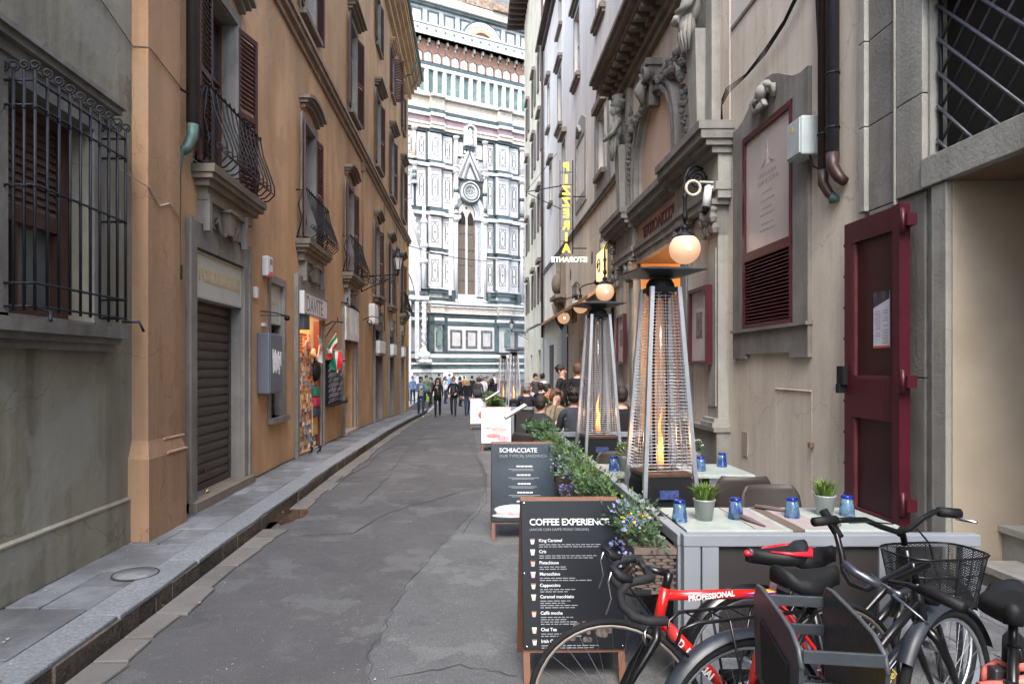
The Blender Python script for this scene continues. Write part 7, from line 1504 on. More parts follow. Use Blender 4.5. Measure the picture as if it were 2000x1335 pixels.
# --- patio heaters
def heater(x, y, z0, label, H=2.33, rz=.12):
    E = empty('patio_heater', (x, y, z0), rz=rz, label=label, cat='patio heater', group='steel pyramid gas heaters on the terrace'); T = wm(E)
    hb, ht, zl = .235, .10, 2.19; zb = .83
    def hw(z): return hb + (ht - hb) * z / zl
    m = M(T); m.add([(s * hw(.05) * .86, t * hw(.05) * .86, .05) for s, t in ((-1, -1), (1, -1), (1, 1), (-1, 1))] + [(s * hw(zb) * .9, t * hw(zb) * .9, zb) for s, t in ((-1, -1), (1, -1), (1, 1), (-1, 1))], [(3, 2, 1, 0), (4, 5, 6, 7), (0, 1, 5, 4), (1, 2, 6, 5), (2, 3, 7, 6), (3, 0, 4, 7)]); m.build('base_box', BLACKM, E)
    m = M(T); m.box((-.08, -hw(.7) - .0, .68), (.06, -hw(.7) * .9, .74)); m.build('label_plate', mat('blue_label', (.04, .06, .16), .4, .8, 60), E)
    m = M(T); q = hw(zb) * .93; m.bbox((-q, -q, zb), (q, q, zb + .03), .006); m.lathe([(.09, zb + .03), (.075, zb + .07), (.0001, zb + .07)], (0, 0, 0), 12); m.build('burner_plate', mat('heated_bronze_plate', (.10, .065, .05), .4, .2, 10, metal=.5), E)
    for s in (-1, 1):
        for t in (-1, 1):
            m = M(T); a, b = Vector((s * hb, t * hb, 0)), Vector((s * ht, t * ht, zl)); w = .0145; vs = []
            for p in (a, b): vs += [p + Vector((-w, -w, 0)), p + Vector((w, -w, 0)), p + Vector((w, w, 0)), p + Vector((-w, w, 0))]
            m.add(vs, [(3, 2, 1, 0), (4, 5, 6, 7), (0, 1, 5, 4), (1, 2, 6, 5), (2, 3, 7, 6), (3, 0, 4, 7)]); m.build('leg', STEEL, E)
    for k in range(4):
        m = M(T @ Matrix.Rotation(k * PI / 2, 4, 'Z')); z = zb + .05
        while z < zl - .03:
            w = hw(z) - .015; m.tube([(-w, -w - .006, z), (w, -w - .006, z)], .0021, 4, cap=False); z += .0235
        for f in (-.5, 0, .5): m.tube([(hw(zb + .05) * f, -hw(zb + .05) + .006, zb + .05), (hw(zl - .05) * f, -hw(zl - .05) + .006, zl - .05)], .0026, 4, cap=False)
        m.build('wire_guard', STEEL, E)
    m = M(T); m.lathe([(.058, zb + .06), (.058, zl - .06)], (0, 0, 0), 20); g = m.mesh('glass_tube', TUBE, T.inverted(), fix=False); o = link_mesh('glass_tube', g, E)
    fl = M(T); fl.smooth = True
    for (dx, dy, h, r0, ph) in ((0, 0, .42, .021, 0), (.020, .01, .24, .015, 2), (-.018, -.008, .32, .015, 4), (.006, -.014, .16, .014, 5)):
        pts = []; rs = []
        for i in range(12): t = i / 11; pts.append((dx * (1 - .6 * t) + .016 * math.sin(t * 8 + ph) * t, dy + .008 * math.cos(t * 6 + ph), zb + .07 + h * t)); rs.append(max(.001, r0 * math.sin(PI * min(1, .18 + t * .82)) ** .8 * (1 - .45 * t)))
        fl.tube(pts, rs, 8)
    fl.build('flame', FLAME, E)
    m = M(T); m.lathe([(.07, zl - .07), (.10, zl - .05), (.10, zl + .03), (.08, zl + .06)], (0, 0, 0), 16); m.box((-ht, -ht, zl - .03), (ht, ht, zl - .0)); m.build('burner_cap', BLACKM, E)
    m = M(T); W_ = .245; z = zl + .08
    m.add([(-W_, -W_, z + .035), (W_, -W_, z + .035), (W_, W_, z + .035), (-W_, W_, z + .035), (-.07, -.07, z + .07), (.07, -.07, z + .07), (.07, .07, z + .07), (-.07, .07, z + .07), (-W_, -W_, z + .027), (W_, -W_, z + .027), (W_, W_, z + .027), (-W_, W_, z + .027), (-.07, -.07, z - .01), (.07, -.07, z - .01), (.07, .07, z - .01), (-.07, .07, z - .01)],
        [(0, 1, 5, 4), (1, 2, 6, 5), (2, 3, 7, 6), (3, 0, 4, 7), (4, 5, 6, 7), (9, 8, 12, 13), (10, 9, 13, 14), (11, 10, 14, 15), (8, 11, 15, 12), (12, 15, 14, 13), (0, 8, 9, 1), (1, 9, 10, 2), (2, 10, 11, 3), (3, 11, 8, 0)]); m.build('hood', mat('dark_grey_hood', (.035, .037, .042), .4, .1, 5, metal=.3), E)
    l = bpy.data.lights.new('flame_light', 'POINT'); l.energy = .6; l.color = (1, .5, .2); l.shadow_soft_size = .05; lo = bpy.data.objects.new('flame_light', l); COL.objects.link(lo); lo.parent = E; lo.location = (0, 0, zb + .25)
heater(1.37, 5.0, PZ, 'nearest and largest pyramid heater with a gas flame behind its wire guard')
heater(1.39, 7.6, PZ, 'middle pyramid heater with a tall flame, in front of the seated diners')
heater(1.19, 20.0, -.13, 'third pyramid heater, small in the distance with a bright flame'); heater(1.00, 22.5, -.2, 'farthest pyramid heater, grey and thin left of the third one')

# --- A-boards standing in the street
def a_board(x, y, z0, w, h, rz, label, face, frame=TEAK, thick=.02):
    E = empty('a_board', (x, y, z0), rz=rz, label=label, cat='sandwich board', group='sandwich boards standing in the street'); T = wm(E); lean = .22
    tilt = Matrix.Rotation(-lean, 4, 'X'); F1 = T @ tilt; F2 = T @ Matrix.Translation((0, 2 * h * math.sin(lean), 0)) @ Matrix.Rotation(lean, 4, 'X')
    for fr, nm in ((F1, 'front'), (F2, 'rear')):
        for s in (0, w - .04): m = M(fr); m.box((s, -.0, 0), (s + .035, .025, h)); m.build('leg', frame, E)
        m = M(fr); m.box((.036, 0, h - .03), (w - .041, .025, h)); m.build('crosspiece', frame, E); m = M(fr); m.box((.036, 0, .17), (w - .041, .025, .21)); m.build('crosspiece', frame, E)
    m = M(F1); m.bbox((.0, -thick, .19), (w, -.001, h - .012), .003); pn = m.build('panel', face, E)
    m = M(F2); m.bbox((.0, .026, .19), (w, .04, h - .012), .003); m.build('rear_panel', face, E)
    return E, pn, F1 @ Matrix.Translation((0, -thick - .001, 0))
BOARD = mat('near_black_board', (.0045, .006, .009), .35, .25, 2, spec=.3)
WINK = mat('white_board_print', (.55, .57, .60), .6); GINK = mat('grey_board_print', (.20, .215, .23), .6)
E, pn, T = a_board(.27, 3.62, 0.0, .55, .98, .02, 'large black coffee menu board nearest the bicycles', BOARD)
text('COFFEE EXPERIENCE', .050, T @ Matrix.Translation((.045, 0, .835)), WINK, pn, bold=.0008, spacing=.95)
text('(ANCHE CON CAFFÈ MONO ORIGINE)', .019, T @ Matrix.Translation((.045, 0, .805)), GINK, pn)
items = ['King Caramel', 'Cris', 'Pistachione', 'Marocchino', 'Cappuccino', 'Caramel macchiato', 'Caffè mocha', 'Chai Tea', 'Irish Coffee']
CUPS = [(.5, .45, .4), (.45, .42, .35), (.4, .28, .24), (.45, .33, .36), (.4, .38, .33), (.42, .37, .28), (.5, .3, .24), (.45, .33, .25), (.45, .45, .45)]
z = .745
for i, it in enumerate(items):
    nl = (2, 2, 2, 2, 2, 4, 4, 2, 2)[i]
    text(it, .0235, T @ Matrix.Translation((.095, 0, z)), WINK, pn, bold=.0003)
    for k in range(nl):
        L_ = rnd.uniform(.12, .34 if nl == 2 else .2); m = M(T); x = .096
        while x < .096 + L_: ww = rnd.uniform(.012, .035); m.box((x, .0, z - .017 - k * .0115), (x + ww, .0004, z - .0125 - k * .0115)); x += ww + .006
        m.build('print_line', GINK, pn)
    m = M(T); m.prism([(.052, z - .012), (.068, z - .012), (.073, z + .016), (.047, z + .016)], -.0008, 0); m.build('cup_icon', mat('cup_print_%s' % 'abcdefghi'[i], CUPS[i], .6), pn); m = M(T); m.box((.047, -.0012, z + .012), (.073, -.0009, z + .019)); m.build('cup_rim_icon', WINK if i % 2 else TEAK, pn)
    z -= .034 + nl * .0125
for (sx, sz) in ((.018, .955), (.018, .205), (.532, .955), (.532, .205), (.012, .58)): m = M(T); m.ball((sx, 0, sz), .004, 6); m.build('screw', CHROME, pn)
m = M(T)
for q in range(14): m.ball((.36 + rnd.uniform(-.12, .14), .0, .26 + rnd.uniform(-.03, .06)), rnd.uniform(.012, .028), 6, (1, .05, 1))
m.build('cup_photo', mat('dim_coffee_photo', (.09, .07, .06), .5, .8, 30), pn)
E, pn, T = a_board(.18, 6.62, .0, .62, .96, 0.0, 'dark grey board of sandwiches with white lettering, second from the camera', mat('slate_board', (.012, .019, .026), .3, .8, 2.2, spec=.35))
text('SCHIACCIATE', .062, T @ Matrix.Translation((.08, 0, .86)), WINK, pn, bold=.001, spacing=.97); text('OUR TYPICAL SANDWICH', .040, T @ Matrix.Translation((.08, 0, .81)), GINK, pn)
for i in range(5):
    z = .715 - i * .085; m = M(T); x = .26 + rnd.uniform(-.02, .01); e = x + .13
    while x < e: ww = rnd.uniform(.02, .04); m.box((x, 0, z), (x + ww, .0006, z + .014)); x += ww + .005
    m.build('print_line', WINK, pn)
    m = M(T); m.box((.17, 0, z - .024), (.46 + rnd.uniform(-.05, .03), .0005, z - .018)); m.box((.2, 0, z - .036), (.42, .0005, z - .031)); m.build('print_line', GINK, pn)
for (cx, cz_, sx, sz, c, n_) in ((.22, .30, .20, .05, (.50, .52, .50), 'bread'), (.22, .265, .18, .022, (.50, .33, .36), 'ham'), (.18, .245, .18, .02, (.45, .48, .46), 'lower_bread')):
    m = M(T); m.ball((cx, 0, cz_), 1, 14, (sx, .0012 if n_ != 'ham' else .002, sz)); m.build('sandwich_photo_' + n_, mat('print_' + n_, c, .4, .3, 18), pn)
E, pn, T = a_board(.17, 13.9, -.06, .60, .94, 0.0, 'white board with pink food pictures, third from the camera', mat('white_board_face', (.58, .60, .66), .4, .05, 2))
for (cx, cz_, sx, sz, c, n_) in ((.38, .48, .16, .05, (.60, .33, .30), 'pizza'), (.25, .34, .14, .05, (.62, .20, .17), 'salami'), (.45, .28, .11, .07, (.55, .28, .36), 'ham_plate'), (.15, .5, .07, .012, (.2, .2, .22), 'caption'), (.3, .86, .1, .012, (.35, .37, .42), 'title')):
    m = M(T); m.ball((cx, 0, cz_), 1, 12, (sx, .003, sz)); m.build('food_print', mat('print_' + n_, c, .5, .4, 20), pn)
for i in range(4): m = M(T); m.box((.08, -.001, .78 - i * .05), (.5 - .05 * i, .0, .785 - i * .05)); m.build('print_line', mat('pale_print', (.42, .42, .48)), pn)
E, pn, T = a_board(-.08, 19.6, -.15, .62, .94, 0.0, 'farthest white board with an orange food picture', mat('white_board_face', (.58, .60, .66), .4))
m = M(T); m.ball((.4, 0, .45), 1, 12, (.17, .004, .13)); m.build('food_print', mat('print_orange_food', (.55, .14, .05), .5, .5, 16), pn)
for i in range(4): m = M(T); m.box((.1, -.001, .80 - i * .04), (.4, .0, .81 - i * .04)); m.build('print_line', mat('pale_print', (.42, .42, .48)), pn)
# menu stands
for (x, y, z, lab) in ((.62, 10.0, 1.02, 'open white menu on a slanted stand beside the seated diners'), (.42, 14.6, 1.05, 'far white menu sheet on a slanted stand above the white board')):
    E = empty('menu_stand', (x, y, 0), label=lab, cat='menu stand'); m = M(); m.tube([(x, y, G(y)), (x, y, z)], .012, 6); m.lathe([(.12, 0), (.12, .01)], (x, y, G(y)), 10); m.build('post', BLACKM, E)
    m = M(Matrix.Translation((x, y, z)) @ Matrix.Rotation(-.55, 4, 'Y')); m.box((-.18, -.2, 0), (.2, .2, .02)); m.build('tray', TAUPE, E); m = M(Matrix.Translation((x, y, z + .015)) @ Matrix.Rotation(-.55, 4, 'Y')); m.box((-.17, -.18, .008), (.18, .18, .02)); m.build('menu', WHITE, E)

# ---------------------------------------------------------------- bicycles
def bike(rear, heading, label, paint, z0=.0, r=.335, wb=.97, steer=0, headz=.80, saddlez=.92, style='city', tyre_w=.019, fender=None, rack=False, saddle_mat=BLACKM, frame_r=.016, tube_r=None):
    E = empty('bicycle', (rear[0], rear[1], z0), rz=heading, label=label, cat='bicycle'); T = wm(E); fr = frame_r
    hub = Vector((0, 0, r)); bb = Vector((.42, 0, .27)); st = Vector((.30, 0, headz - .06)); ht = Vector((.775, 0, headz)); hbm = Vector((.81, 0, headz - (.13 if style == 'road' else .17))); fh = Vector((wb, 0, r))
    axis = (ht - hbm).normalized(); SR = Matrix.Translation(hbm) @ Matrix.Rotation(steer, 4, axis) @ Matrix.Translation(-hbm); TS_ = T @ SR
    m = M(T); tr = tube_r or fr
    if style == 'road': m.tube([st, ht - axis * .03], tr, 10)
    else: m.tube([hbm + axis * .10, Vector((.62, 0, headz - .22)), Vector((.45, 0, .42)), bb + Vector((-.03, 0, .1))], fr, 8)
    m.tube([hbm + axis * .02, bb], tr * 1.15, 10); m.tube([bb, st], fr, 8); m.tube([hbm, ht], fr * 1.25, 10)
    for s in (-1, 1): m.tube([bb + Vector((0, s * .02, 0)), hub + Vector((0, s * .06, 0))], fr * .6, 6); m.tube([st + Vector((0, s * .015, 0)), hub + Vector((0, s * .06, 0))], fr * .55, 6)
    m.build('frame', paint, E)
    # fork and wheels
    m = M(TS_)
    for s in (-1, 1): m.tube([hbm, hbm + Vector((.012, s * .05, -.05)), hbm.lerp(fh, .55) + Vector((0, s * .052, 0)), fh + Vector((0, s * .05, 0))], [fr * 1.1, fr * 1.1, fr * .9, fr * .5], 8)
    m.build('fork', BLACKP if style != 'pink' else paint, E)
    for (c, TT_, nm) in ((hub, T, 'rear'), (fh, TS_, 'front')):
        m = M(TT_); n = 40
        m.tube([c + Vector((math.cos(a), 0, math.sin(a))) * (r - tyre_w) for a in [2 * PI * i / n for i in range(n)]], tyre_w, 8, closed=True); w = m.build('wheel', RUBBER, E)
        m = M(TT_); rr_ = r - tyre_w * 2.1; m.tube([c + Vector((math.cos(a), 0, math.sin(a))) * rr_ for a in [2 * PI * i / n for i in range(n)]], .0095, 6, closed=True); m.build('rim', mat('tan_grey_rim', (.26, .22, .19), .4, .1, 6, metal=.4) if style == 'road' else STEEL, w)
        m = M(TT_)
        for i in range(28): a = 2 * PI * i / 28; q = a + (.5 if i % 2 else -.5); s = .022 if (i // 2) % 2 else -.022; m.tube([c + Vector((math.cos(q) * .018, s, math.sin(q) * .018)), c + Vector((math.cos(a), 0, math.sin(a))) * (rr_ - .005)], .0010, 3, cap=False)
        m.build('spokes', mat('spoke_wire', (.16, .165, .175), .45, .1, 9, metal=.6), w, kind='stuff')
        m = M(TT_); m.cyl(c + Vector((0, -.045, 0)), c + Vector((0, .045, 0)), .018); m.build('hub', STEEL, w)
        if fender:
            m = M(TT_); R_ = r + .018; a0, a1 = (-.15, 2.75) if nm == 'rear' else (.35, 2.6); k = 22; vs = []; fs = []
            if nm == 'rear': a0, a1 = .35, 3.3
            for i in range(k + 1):
                a = a0 + (a1 - a0) * i / k
                for j, (dy, dr) in enumerate(((-.032, -.014), (-.02, .003), (0, .008), (.02, .003), (.032, -.014))): vs.append(c + Vector((math.cos(a) * (R_ + dr), dy, math.sin(a) * (R_ + dr))))
            for i in range(k):
                for j in range(4): b = i * 5 + j; fs.append((b, b + 1, b + 6, b + 5))
            m.smooth = True; m.add(vs, fs); m.build('mudguard', fender, E, fix=False)
    # drivetrain
    m = M(T); m.lathe([(.02, -.004), (.085, -.004), (.085, .004), (.02, .004)], bb + Vector((0, -.05, 0)), 20, 'Y'); m.tube([bb + Vector((0, -.06, 0)), bb + Vector((.11, -.065, -.12))], .009, 6); m.tube([bb + Vector((0, .06, 0)), bb + Vector((-.11, .065, .12))], .009, 6); m.tube([bb + Vector((0, -.05, .085)), hub + Vector((0, -.05, .035))], .004, 4); m.tube([bb + Vector((0, -.05, -.085)), hub + Vector((0, -.05, -.035))], .004, 4); m.build('crankset', STEEL, E)
    for s in (-1, 1): m = M(T); c = bb + Vector((.11 * -s, s * .10, -.12 * -s)); m.box(c - Vector((.045, .035, .012)), c + Vector((.045, .035, .012))); m.build('pedal', BLACKM, E)
    # saddle
    sp = Vector((.265, 0, saddlez)); m = M(T); m.tube([st, sp - Vector((0, 0, .05))], .0135, 8); m.build('seat_post', STEEL if style == 'road' else BLACKP, E)
    m = M(T); k = 12; vs = []; fs = []; L_ = .265 if style == 'road' else .255
    for i in range(k + 1):
        t = i / k; x = sp.x - .12 + L_ * t; hw = (.068 if style == 'road' else .098) * (math.sin(PI * min(1, t * .9 + .12)) ** .6 if t < .5 else 1) * (1 if t < .35 else max(.25, 1 - (t - .35) * 1.35)); 
        if t == 0: hw *= .7
        dz = .012 * (1 - 4 * (t - .5) ** 2) * -1 + (.016 if t < .15 else 0)
        for j in range(9): a = PI * j / 8; vs.append((x, math.cos(a) * hw, sp.z + dz + math.sin(a) * (.028 if style == 'road' else .036) - .03 * (1 if j in (0, 8) else 0)))
    for i in range(k):
        for j in range(8): b = i * 9 + j; fs.append((b, b + 1, b + 10, b + 9))
    fs.append(tuple(range(9))); fs.append(tuple(range(k * 9, k * 9 + 9))); fs += [(i * 9, (i + 1) * 9, (i + 1) * 9 + 8, i * 9 + 8) for i in range(k)]
    m.smooth = True; m.add(vs, fs); sd_ = m.build('saddle', saddle_mat, E)
    m = M(T)
    for s in (-1, 1): m.tube([sp + Vector((-.1, s * .03, -.02)), sp + Vector((-.03, s * .022, -.05)), sp + Vector((.05, s * .022, -.045)), sp + Vector((.12, s * .012, -.015))], .0035, 5)
    m.build('saddle_rails', CHROME, sd_)
    if rack:
        m = M(T); zr = r * 2 + .085
        for s in (-1, 1): m.tube([Vector((.22, s * .05, zr)), Vector((-.22, s * .055, zr)), Vector((-.27, s * .04, zr - .02)), Vector((-.285, s * .03, zr - .08)), Vector((-.24, s * .035, zr - .12))], .0065, 6); m.tube([hub + Vector((0, s * .07, 0)), Vector((-.09, s * .055, zr))], .005, 5); m.tube([hub + Vector((0, s * .07, 0)), Vector((.08, s * .055, zr))], .005, 5)
        for k in range(5): m.tube([Vector((-.2 + k * .09, -.055, zr)), Vector((-.2 + k * .09, .055, zr))], .004, 4)
        m.build('rack', BLACKP, E); m = M(T); m.ball(Vector((-.275, 0, zr - .055)), .03, 10, (.6, 1.25, .9)); m.build('tail_light', mat('red_lens', (.45, .02, .02), .2), E)
    return E, T, TS_, ht, hbm, axis
# red racing bicycle
rx, ry = 1.50, 2.84; fx, fy = .545, 2.60; hd = math.atan2(fy - ry, fx - rx)
SADR = mat('black_red_saddle', (.009, .009, .01), .4)
E, T, TSR, ht, hbm, ax = bike((rx, ry), hd, 'red racing bicycle with drop handlebars parked nearest the coffee board', REDP, z0=.05, wb=math.hypot(fx - rx, fy - ry), steer=-.38, headz=.79, saddlez=.895, style='road', tyre_w=.013, frame_r=.0165, tube_r=.019, saddle_mat=SADR)
c = ht + ax * .06 + Vector((.095, 0, .015)); m = M(TSR); m.tube([ht + ax * -.0, ht + ax * .06], .017, 8); m.tube([ht + ax * .055, c], .014, 8); m.build('stem', BLACKP, E)
hb = M(TSR); hb.tube([c + Vector((0, -.19, 0)), c + Vector((0, .19, 0))], .013, 8); hb = hb.build('handlebar', BLACKP, E)
for s in (-1, 1):
    m = M(TSR); m.tube([c + Vector((0, s * .10, 0)), c + Vector((0, s * .19, 0)), c + Vector((.03, s * .205, -.002)), c + Vector((.08, s * .21, -.012)), c + Vector((.112, s * .212, -.045)), c + Vector((.108, s * .213, -.09)), c + Vector((.07, s * .214, -.13)), c + Vector((.02, s * .214, -.145)), c + Vector((-.05, s * .214, -.142))], .0165, 8); m.build('bar_tape', mat('black_bar_tape', (.009, .0095, .012), .8, .2, 30, .2), hb)
    m = M(TSR); m.tube([c + Vector((.07, s * .212, -.005)), c + Vector((.115, s * .212, .012)), c + Vector((.145, s * .212, .045))], [.017, .019, .011], 8); m.build('brake_hood', BLACKM, hb)
    m = M(TSR); m.tube([c + Vector((.14, s * .212, .03)), c + Vector((.155, s * .212, -.01)), c + Vector((.145, s * .212, -.07)), c + Vector((.165, s * .212, -.125))], [.008, .006, .005, .006], 6, flat=.6); m.build('brake_lever', CHROME, hb)
    m = M(TSR); m.tube([c + Vector((.12, s * .2, .02)), c + Vector((.15, s * .12, .06)), c + Vector((.10, s * .02, -.02)), hbm + Vector((.03, 0, .03))], .0028, 5); m.build('brake_cable', BLACKM, hb)
text('PROFESSIONAL', .030, T @ Matrix.Translation((.69, .0215, headz if False else .79 - .052)) @ Matrix.Rotation(PI, 4, 'Z') @ Matrix.Rotation(-.02, 4, 'Y'), WHITE, E, bold=.0012, depth=.0004)
dt = (Vector((.42, 0, .27)) - (hbm + ax * .02)); ang = math.atan2(dt.z, -dt.x)
text('D. POCCIAI', .042, T @ Matrix.Translation(hbm + dt * .17 + Vector((0, .0238, -.012))) @ Matrix.Rotation(PI, 4, 'Z') @ Matrix.Rotation(-ang, 4, 'Y'), WHITE, E, bold=.0014, depth=.0004)
for k, (nm, cc) in enumerate((('violet', (.12, .03, .4)), ('white', (.6, .6, .6)), ('yellow', (.7, .45, .02)))):
    m = M(T); m.add([(.40 - k * .035, .0202, .744 + k * .006), (.46 - k * .03, .0203, .738 + k * .008), (.31, .0203, .738 + k * .003), (.29, .0202, .742)], [(0, 1, 2, 3)]); m.build('%s_flash' % nm, mat('decal_' + nm, cc, .4), E, fix=False)
m = M(T); sp = Vector((.265, 0, .895))
for s in (-1, 1): m.tube([sp + Vector((-.125, s * .03, .012)), sp + Vector((-.09, s * .068, .0)), sp + Vector((-.02, s * .06, .005)), sp + Vector((.06, s * .028, .012))], [.012, .014, .008, .003], 6)
m.ball(sp + Vector((.14, 0, .005)), .018, 8, (1.3, 1, .8)); m.build('red_saddle_trim', mat('red_vinyl', (.5, .015, .03), .35), E)
m = M(TSR); fc = hbm + Vector((.035, 0, -.02)); 
for s in (-1, 1): m.tube([fc, fc + Vector((.02, s * .04, -.01)), fc + Vector((.015, s * .03, -.06))], .006, 5)
m.build('front_brake', CHROME, E)
# black city bicycle with rack
E, T, TSR, ht, hbm, ax = bike((.97, 2.46), math.atan2(.24, .93), 'black city bicycle with gold script on its frame and a bare rear rack', BLACKP, z0=.06, wb=.96, steer=.27, headz=.80, saddlez=.86, fender=mat('blue_grey_mudguard', (.022, .028, .038), .4, .1, 5), rack=True, r=.335, tyre_w=.020, frame_r=.0165)
m = M(T); m.tube([ht, ht + ax * .08], .014, 8); s0 = ht + ax * .08; m.build('stem', BLACKP, E)
W_ = lambda x, y, Y: at(x, y, Y)
st_w = T @ (ht + ax * .07)
m = M(); m.tube([W_(1612, 1003, 2.98), W_(1633, 1040, 2.93), W_(1645, 1085, 2.86), W_(1648, 1115, 2.8), W_(1662, 1138, 2.74), W_(1692, 1150, 2.70), st_w, st_w + Vector((.03, -.04, .012)), W_(1740, 1135, 2.54), W_(1775, 1142, 2.46), W_(1830, 1163, 2.36)], .0125, 8); hb = m.build('handlebar', BLACKP, E)
m = M(); m.tube([W_(1795, 1148, 2.42), W_(1840, 1166, 2.35), W_(1883, 1186, 2.27)], [.018, .021, .019], 10); m.build('grip', BLACKM, hb); m = M(); m.tube([W_(1608, 996, 3.0), W_(1640, 1048, 2.92)], [.02, .018], 10); m.build('grip', BLACKM, hb)
m = M(); m.tube([W_(1772, 1150, 2.44), W_(1745, 1162, 2.42), W_(1775, 1185, 2.36), W_(1800, 1205, 2.33), W_(1812, 1218, 2.32)], [.014, .010, .006, .005, .007], 6, flat=.6); m.tube([W_(1735, 1152, 2.46), W_(1760, 1160, 2.42)], .012, 6); m.build('brake_lever', mat('dark_alloy', (.12, .13, .15), .3, .1, 5, metal=.8), hb)
m = M(); m.tube([W_(1648, 1098, 2.62), W_(1672, 1118, 2.58), W_(1720, 1142, 2.52)], [.017, .018, .016], 8); m.tube([W_(1700, 1120, 2.6), W_(1725, 1140, 2.55), W_(1745, 1152, 2.5)], .006, 5); m.build('bell_lever', mat('dark_alloy', (.12, .13, .15)), hb)
m = M(); p = T @ (hbm + ax * .1 + Vector((.05, 0, .02))); m.lathe([(.0001, -.03), (.035, -.02), (.045, .02), (.0001, .03)], p, 12, 'X'); m.tube([p, p + Vector((-.06, .03, .05))], .01, 5); m.build('headlamp', BLACKM, E)
dt = (Vector((.42, 0, .27)) - (hbm + ax * .02)); ang = math.atan2(dt.z, dt.x)
text('Casadei', .05, T @ Matrix.Translation(hbm + dt * .66 + Vector((.0, -.0205, -.022))) @ Matrix.Rotation(-(ang + PI), 4, 'Y'), mat('gold_script', (.55, .42, .1), .4), E, depth=.0003, bold=.0005)
m = M(T); dd = dt.normalized(); pp = Vector((-dd.z, 0, dd.x)); a = hbm + ax * .05
for off in (-.008, ): m.tube([hbm + Vector((-.02, -.0175, .0)), bb_ := Vector((.44, -.0175, .31))], .0022, 4)
m.build('white_pinstripe', mat('pale_blue_line', (.4, .45, .6)), E)
# black bicycle with the wire basket
E, T, TSR, ht, hbm, ax = bike((1.22, 3.0), math.atan2(.16, .93), 'black city bicycle carrying a black wire mesh basket, behind the others', BLACKP, z0=.06, wb=.96, steer=.3, headz=.80, saddlez=.80, fender=BLACKP, r=.33, frame_r=.016)
st_w = T @ (ht + ax * .02); top = W_(1757, 1042, 3.08)
m = M(); m.tube([st_w, T @ (ht + ax * .1), top], .014, 8); m.build('stem', BLACKP, E)
m = M(); m.tube([W_(1622, 1016, 2.9), W_(1655, 1014, 2.93), W_(1690, 1014, 2.97), W_(1720, 1027, 3.0), W_(1750, 1037, 3.04), W_(1775, 1033, 3.06), W_(1800, 1012, 3.08), W_(1825, 998, 3.1), W_(1860, 998, 3.1)], .0125, 8); hb = m.build('handlebar', BLACKP, E)
m = M(); m.tube([W_(1590, 1018, 2.85), W_(1632, 1014, 2.9)], .02, 8); m.build('grip', BLACKM, hb); m = M(); m.tube([W_(1832, 998, 3.1), W_(1874, 1002, 3.1)], [.022, .024], 10); m.build('grip', BLACKM, hb)
m = M(); m.tube([W_(1868, 1010, 3.08), W_(1880, 1014, 3.05), W_(1908, 1019, 3.0)], [.01, .007, .006], 6); m.build('brake_lever', CHROME, hb); m = M(); m.tube([W_(1658, 1020, 2.9), W_(1700, 1018, 2.9), W_(1745, 1022, 2.98)], .003, 4); m.tube([W_(1790, 1030, 3.0), W_(1815, 1060, 2.98), W_(1835, 1140, 2.98), W_(1840, 1200, 3.0)], .004, 4); m.build('brake_cable', BLACKM, hb)
BK = meshmat('woven_basket_wire', (.012, .013, .015), 90, .60)
ctr = at(1823, 1120, 3.05); ctr.z = 0; x0, x1, y0, y1 = -.20, .20, -.13, .13; zb, zt = .655, .875
m = M(Matrix.Translation(ctr) @ Matrix.Rotation(.15, 4, 'Z')); 
def oval(w, d, z, n=28): return [(w * (abs(math.cos(a)) ** .6) * (1 if math.cos(a) > 0 else -1), d * (abs(math.sin(a)) ** .6) * (1 if math.sin(a) > 0 else -1), z) for a in [2 * PI * i / n for i in range(n)]]
m.tube(oval(.205, .14, zt), .005, 5, closed=True); m.tube(oval(.165, .105, zb), .004, 5, closed=True); m.tube(oval(.192, .128, zb + .14), .003, 4, closed=True); m.tube(oval(.178, .116, zb + .07), .003, 4, closed=True)
for i in range(0, 28, 3): a, b = oval(.205, .14, zt)[i], oval(.165, .105, zb)[i]; m.tube([a, b], .003, 4)
bsk = m.build('wire_basket', BLACKP, E)
ms = M(Matrix.Translation(ctr) @ Matrix.Rotation(.15, 4, 'Z')); O1, O2 = oval(.204, .139, zt), oval(.165, .105, zb); n = 28
ms.add(O1 + O2, [(i, (i + 1) % n, n + (i + 1) % n, n + i) for i in range(n)] + [tuple(range(n, 2 * n))]); me = ms.mesh('basket_mesh', BK, wm(bsk).inverted(), fix=False)
uv = me.uv_layers.new(name='UVMap')
for poly in me.polygons:
    for li, vi in zip(poly.loop_indices, poly.vertices):
        i = vi % n; v = 0 if vi < n else .22
        if len(poly.vertices) > 4: q = ms.v[vi]; uv.data[li].uv = (q[0], q[1])
        else: uv.data[li].uv = ((i if not (i == 0 and n - 1 in [w % n for w in poly.vertices]) else n) / n * 1.1, v)
link_mesh('basket_mesh', me, bsk)
